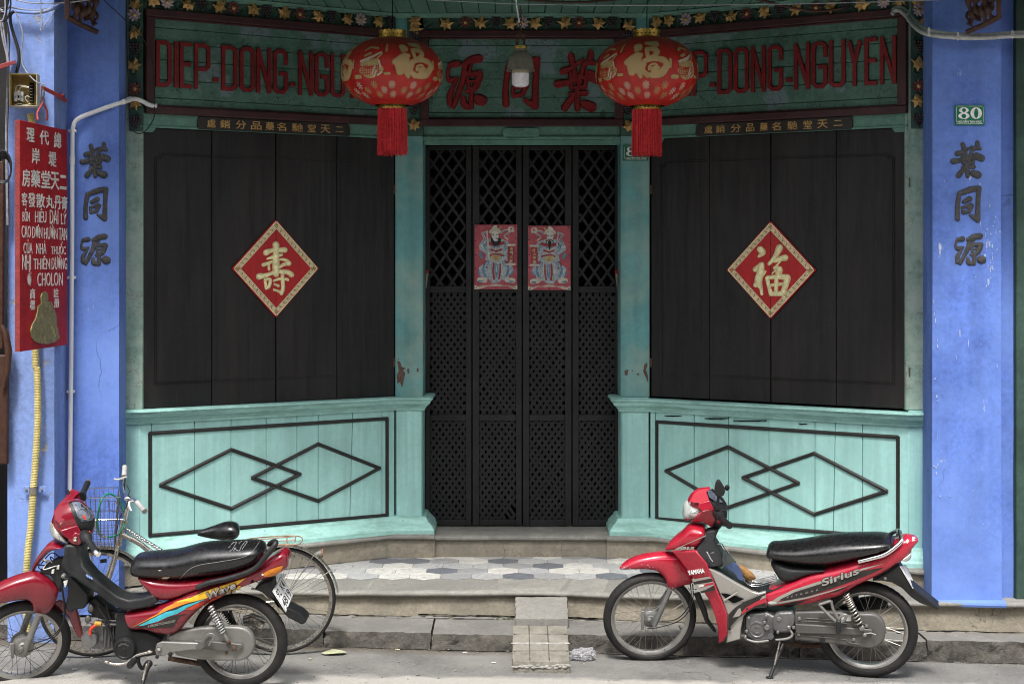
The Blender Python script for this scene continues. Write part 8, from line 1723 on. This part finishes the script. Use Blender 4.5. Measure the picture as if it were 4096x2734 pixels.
# engine
mb = MB(); plate_px(mb, fb, q, [(780, 1000, .07), (860, 1000, .07), (880, 1130, .07), (980, 1135, .07), (1090, 1180, .07), (1060, 1290, .07), (930, 1310, .07), (800, 1300, .07), (760, 1200, .07)], .15); mb.build('crankcase', plas, BL, bevel=.015, bseg=3)
cE = fb.w(*q(838, 1245), .085); mb = MB(); mb.lathe(cE, fb.n, [(.062, -.03), (.062, .010), (.056, .020), (.046, .021), (.043, .017), (.012, .016), (.010, .020), (0, .020)], 48); gc = mb.build('generator_cover', plas, BL, smooth=35)
mb = MB()                                                          # raised maker's word round the cover
a2, b2 = fb.u, fb.z; text_to(mb, 'HONDA', lambda x, y, n: cE + a2 * (y * math.sin(x)) + b2 * (y * math.cos(x)) + fb.n * (.0175 + n), -.95, .029, .95, .040, .002, bold=.03); mb.build('lettering', eng, gc)
mb = MB(); mb.lathe(fb.w(*q(603, 1180), .05), fb.n, [(.046, -.05), (.046, .012), (.042, .018), (0, .019)], 40); mb.build('cylinder_head_cover', eng, BL, smooth=35)
mb = MB(); mb.box(fb, fb.px(*q(610, 1100), .03)[0], fb.px(*q(720, 1100), .03)[0], -.05, .035, fb.px(*q(650, 1250), .03)[1], fb.px(*q(650, 1085), .03)[1]); mb.build('cylinder_head', eng, BL, bevel=.008)
mb = MB()
for k in range(9): u_ = fb.px(*q(695 + k * 9, 1150), .03)[0]; mb.box(fb, u_, u_ + .0028, -.05, .045, fb.px(*q(650, 1235), .03)[1], fb.px(*q(650, 1090), .03)[1])
mb.build('cooling_fins', eng, BL)
mb = MB(); mb.tube(tub(fb, q, [(575, 1060, .05), (660, 1080, .055), (850, 1085, .06)], 3), .007, 8); mb.build('pipe', aluc, BL, smooth=60)
mb = MB(); mb.tube(tub(fb, q, [(605, 1150, .075), (608, 1118, .075), (630, 1095, .07), (655, 1085, .06)]), .009, 10); mb.build('hose', orr, BL, smooth=60); mb = MB(); mb.tube(tub(fb, q, [(638, 1076, .06), (682, 1080, .06)], 0), .0135, 12); mb.build('hose_clamp', M('rubber_tan', (.48, .26, .04), .6), BL, smooth=40)
mb = MB(); plate_px(mb, fb, q, [(600, 920, .03), (640, 905, .03), (700, 960, .03), (760, 1000, .03), (840, 990, .03), (850, 1060, .03), (760, 1060, .03), (700, 1060, .03), (640, 1040, .03), (580, 1000, .03)], .08); mb.build('carburettor', plas, BL, bevel=.012)
for x, y in ((610, 975), (590, 1050), (790, 1030)): mb = MB(); mb.ball(fb.w(*q(x, y), .05), .018, .012, .024, 10, fb); mb.build('carburettor_part', aluc, BL, smooth=50)
for pts in ([(665, 965, .05), (690, 1010, .055), (720, 1060, .055), (745, 1100, .06)], [(720, 950, .04), (725, 1000, .05), (740, 1050, .05)], [(700, 1060, .06), (740, 1140, .065), (760, 1210, .07)]): mb = MB(); mb.tube(tub(fb, q, pts, 5), .008, 8); mb.build('hose', plas, BL, smooth=60)
# chain case and swing arm
pts = [(1120, 1170), (1200, 1130), (1330, 1108), (1480, 1098), (1570, 1100)] + [(1600 + 108 * math.sin(a), 1216 - 114 * math.cos(a)) for a in [R_(4 + 17.2 * k) for k in range(11)]] + [(1450, 1330), (1300, 1318), (1180, 1295)]
mb = MB(); plate_px(mb, fb, q, [(x, y, .088) for x, y in pts], .045); cc = mb.build('chain_case', alu, BL, bevel=.012, bseg=3)
mb = MB(); plate_px(mb, fb, q, [(1300, 1190, .105), (1500, 1205, .105), (1622, 1216, .105), (1632, 1238, .105), (1600, 1262, .105), (1480, 1262, .105), (1350, 1250, .105)], .018); mb.build('swing_arm', aluc, BL, bevel=.005)
mb = MB(); mb.lathe(fb.w(*q(1572, 1240), .106), fb.n, [(.014, 0), (.014, .010), (.008, .014), (0, .014)], 6); mb.build('axle_nut', rust, BL); mb = MB(); mb.lathe(fb.w(*q(1519, 1275), .09), fb.n, [(.008, 0), (.008, .006), (0, .006)], 12); mb.build('bolt', rust, BL)
mb = MB(); plate_px(mb, fb, q, [(1050, 1215, .115), (1085, 1200, .115), (1330, 1208, .115), (1345, 1250, .115), (1180, 1268, .115), (1130, 1290, .115), (1050, 1300, .115), (1040, 1260, .115)], .02); hg = mb.build('footrest_hanger', alu, BL, bevel=.006)
for x, y, r0 in ((1070, 1243, .0125), (1145, 1280, .012), (1056, 1298, .010)): mb = MB(); mb.lathe(fb.w(*q(x, y), .115), fb.n, [(r0, 0), (r0, .008), (r0 * .7, .014), (0, .015)], 14); mb.build('bolt', chrome if r0 > .0122 else plas, hg, smooth=40)
mb = MB(); plate_px(mb, fb, q, [(1308, 1240, .135), (1350, 1195, .15), (1405, 1160, .16), (1420, 1180, .165), (1385, 1228, .16), (1345, 1262, .15)], .025); fo = mb.build('footrest', aluc, BL, bevel=.006); mb = MB(); mb.tube(tub(fb, q, [(1365, 1200, .165), (1385, 1160, .17), (1412, 1145, .17), (1440, 1162, .17), (1400, 1225, .17)], 4), .0045, 8); mb.build('footrest_loop', alu, fo, smooth=60)
for w_ in (.115, -.115):
    p0, p1 = (fb.w(*q(1410, 960), w_), fb.w(*q(1532, 1200), w_)) if w_ > 0 else (fb.w(*q(1480, 965), w_), fb.w(*q(1620, 1150), w_))
    mb = MB(); mb.tube([p0, p0.lerp(p1, .5), p0.lerp(p1, .98)], [.012, .010, .009], 12); sh = mb.build('shock_absorber', alu, BL, smooth=60)
    mb = MB(); spring(mb, p0.lerp(p1, .0), p0.lerp(p1, .30), .0185, .0038, 4); spring(mb, p0.lerp(p1, .30), p0.lerp(p1, .72), .0175, .0038, 6.5); mb.build('spring', chrome if w_ > 0 else plas, sh, smooth=60)
    mb = MB(); mb.ball(p1, .015, .012, .015, 12, fb); mb.build('shock_eye', rust, sh, smooth=40)
mb = MB(); mb.tube(tub(fb, q, [(705, 1332, .16), (770, 1350, .16), (850, 1340, .155), (920, 1290, .15), (1010, 1268, .15)]), .0075, 8); mb.ball(fb.w(*q(718, 1330), .165), .016, .02, .009, 10, fb); mb.ball(fb.w(*q(1005, 1265), .155), .016, .014, .009, 10, fb); mb.build('gear_pedal', chromew, BL, smooth=60)
A0 = fb.w(*q(920, 1300), .10); A1 = fb.w(*q(868, 1362), .24); mb = MB(); mb.tube([A0.lerp(A1, t) for t in (0, .25, .28, .9, 1)], [.011, .011, .019, .019, .016], 12); mb.build('rider_footrest', plas, BL, smooth=40)
mb = MB(); mb.tube(tub(fb, q, [(930, 1300, .06), (930, 1340, .05), (955, 1378, .04), (985, 1340, .04)], 4), .011, 8); mb.build('brake_pedal', plas, BL, smooth=60)
st0 = fb.w(*q(1000, 1345), .06); st1 = fb.w(*q(950, 1500), .17); mb = MB(); mb.tube([st0, st0.lerp(st1, .25), st1], [.018, .012, .011], 10); mb.ball(st0, .022, .015, .022, 10, fb); sd_ = mb.build('side_stand', plas, BL, smooth=60)
mb = MB(); spring(mb, fb.w(*q(985, 1350), .08), fb.w(*q(958, 1460), .16), .0055, .0016, 22, 8); mb.build('spring', chromew, sd_, smooth=60)
mb = MB(); mb.tube(tub(fb, q, [(1130, 1310, .03), (1250, 1330, .0), (1400, 1355, -.02)], 3), .014, 10); mb.build('centre_stand', rust, BL, smooth=60)
mb = MB(); mb.tube(tub(fb, q, [(1640, 1060, -.12), (1690, 1050, -.12), (1755, 1078, -.12), (1772, 1085, -.12)], 0), [.03, .036, .038, .034], 20); mb.build('silencer', chromew, BL, smooth=50)
mb = MB(); mb.tube(tub(fb, q, [(1440, 985, .02), (1700, 968, -.02)], 0), .010, 10); mb.build('frame_tube', chromew, BL, smooth=60)
# rear mudguard, plate
mb = MB(); plate_px(mb, fb, q, [(1700, 850, .06), (1760, 800, .06), (1822, 790, .06), (1832, 862, .06), (1876, 955, .06), (1950, 985, .06), (2010, 1015, .05), (2050, 1050, .035), (2052, 1080, .03), (2020, 1088, .035), (1930, 1040, .05), (1880, 985, .058), (1840, 930, .06), (1780, 880, .06)], .12); mb.build('rear_mudguard', plas, BL, bevel=.014, bseg=3)
q4 = lambda x, y: (500 + x / 2.473, 2100 + y / 2.473)
tag_plate(BL, fb, q4, (1460, 652), (1537, 502), (1592, 858), (1664, 684), [('92', (.12, .45, .38, .12)), ('K4', (.58, .45, .88, .12)), ('4819', (.10, .90, .90, .55))], .075)
mb = MB(); mb.tube(tub(fb, q, [(1690, 845, .03), (1740, 850, .0), (1800, 905, -.01)], 0), .006, 6); mb.build('fender_stay', chromew, BL)
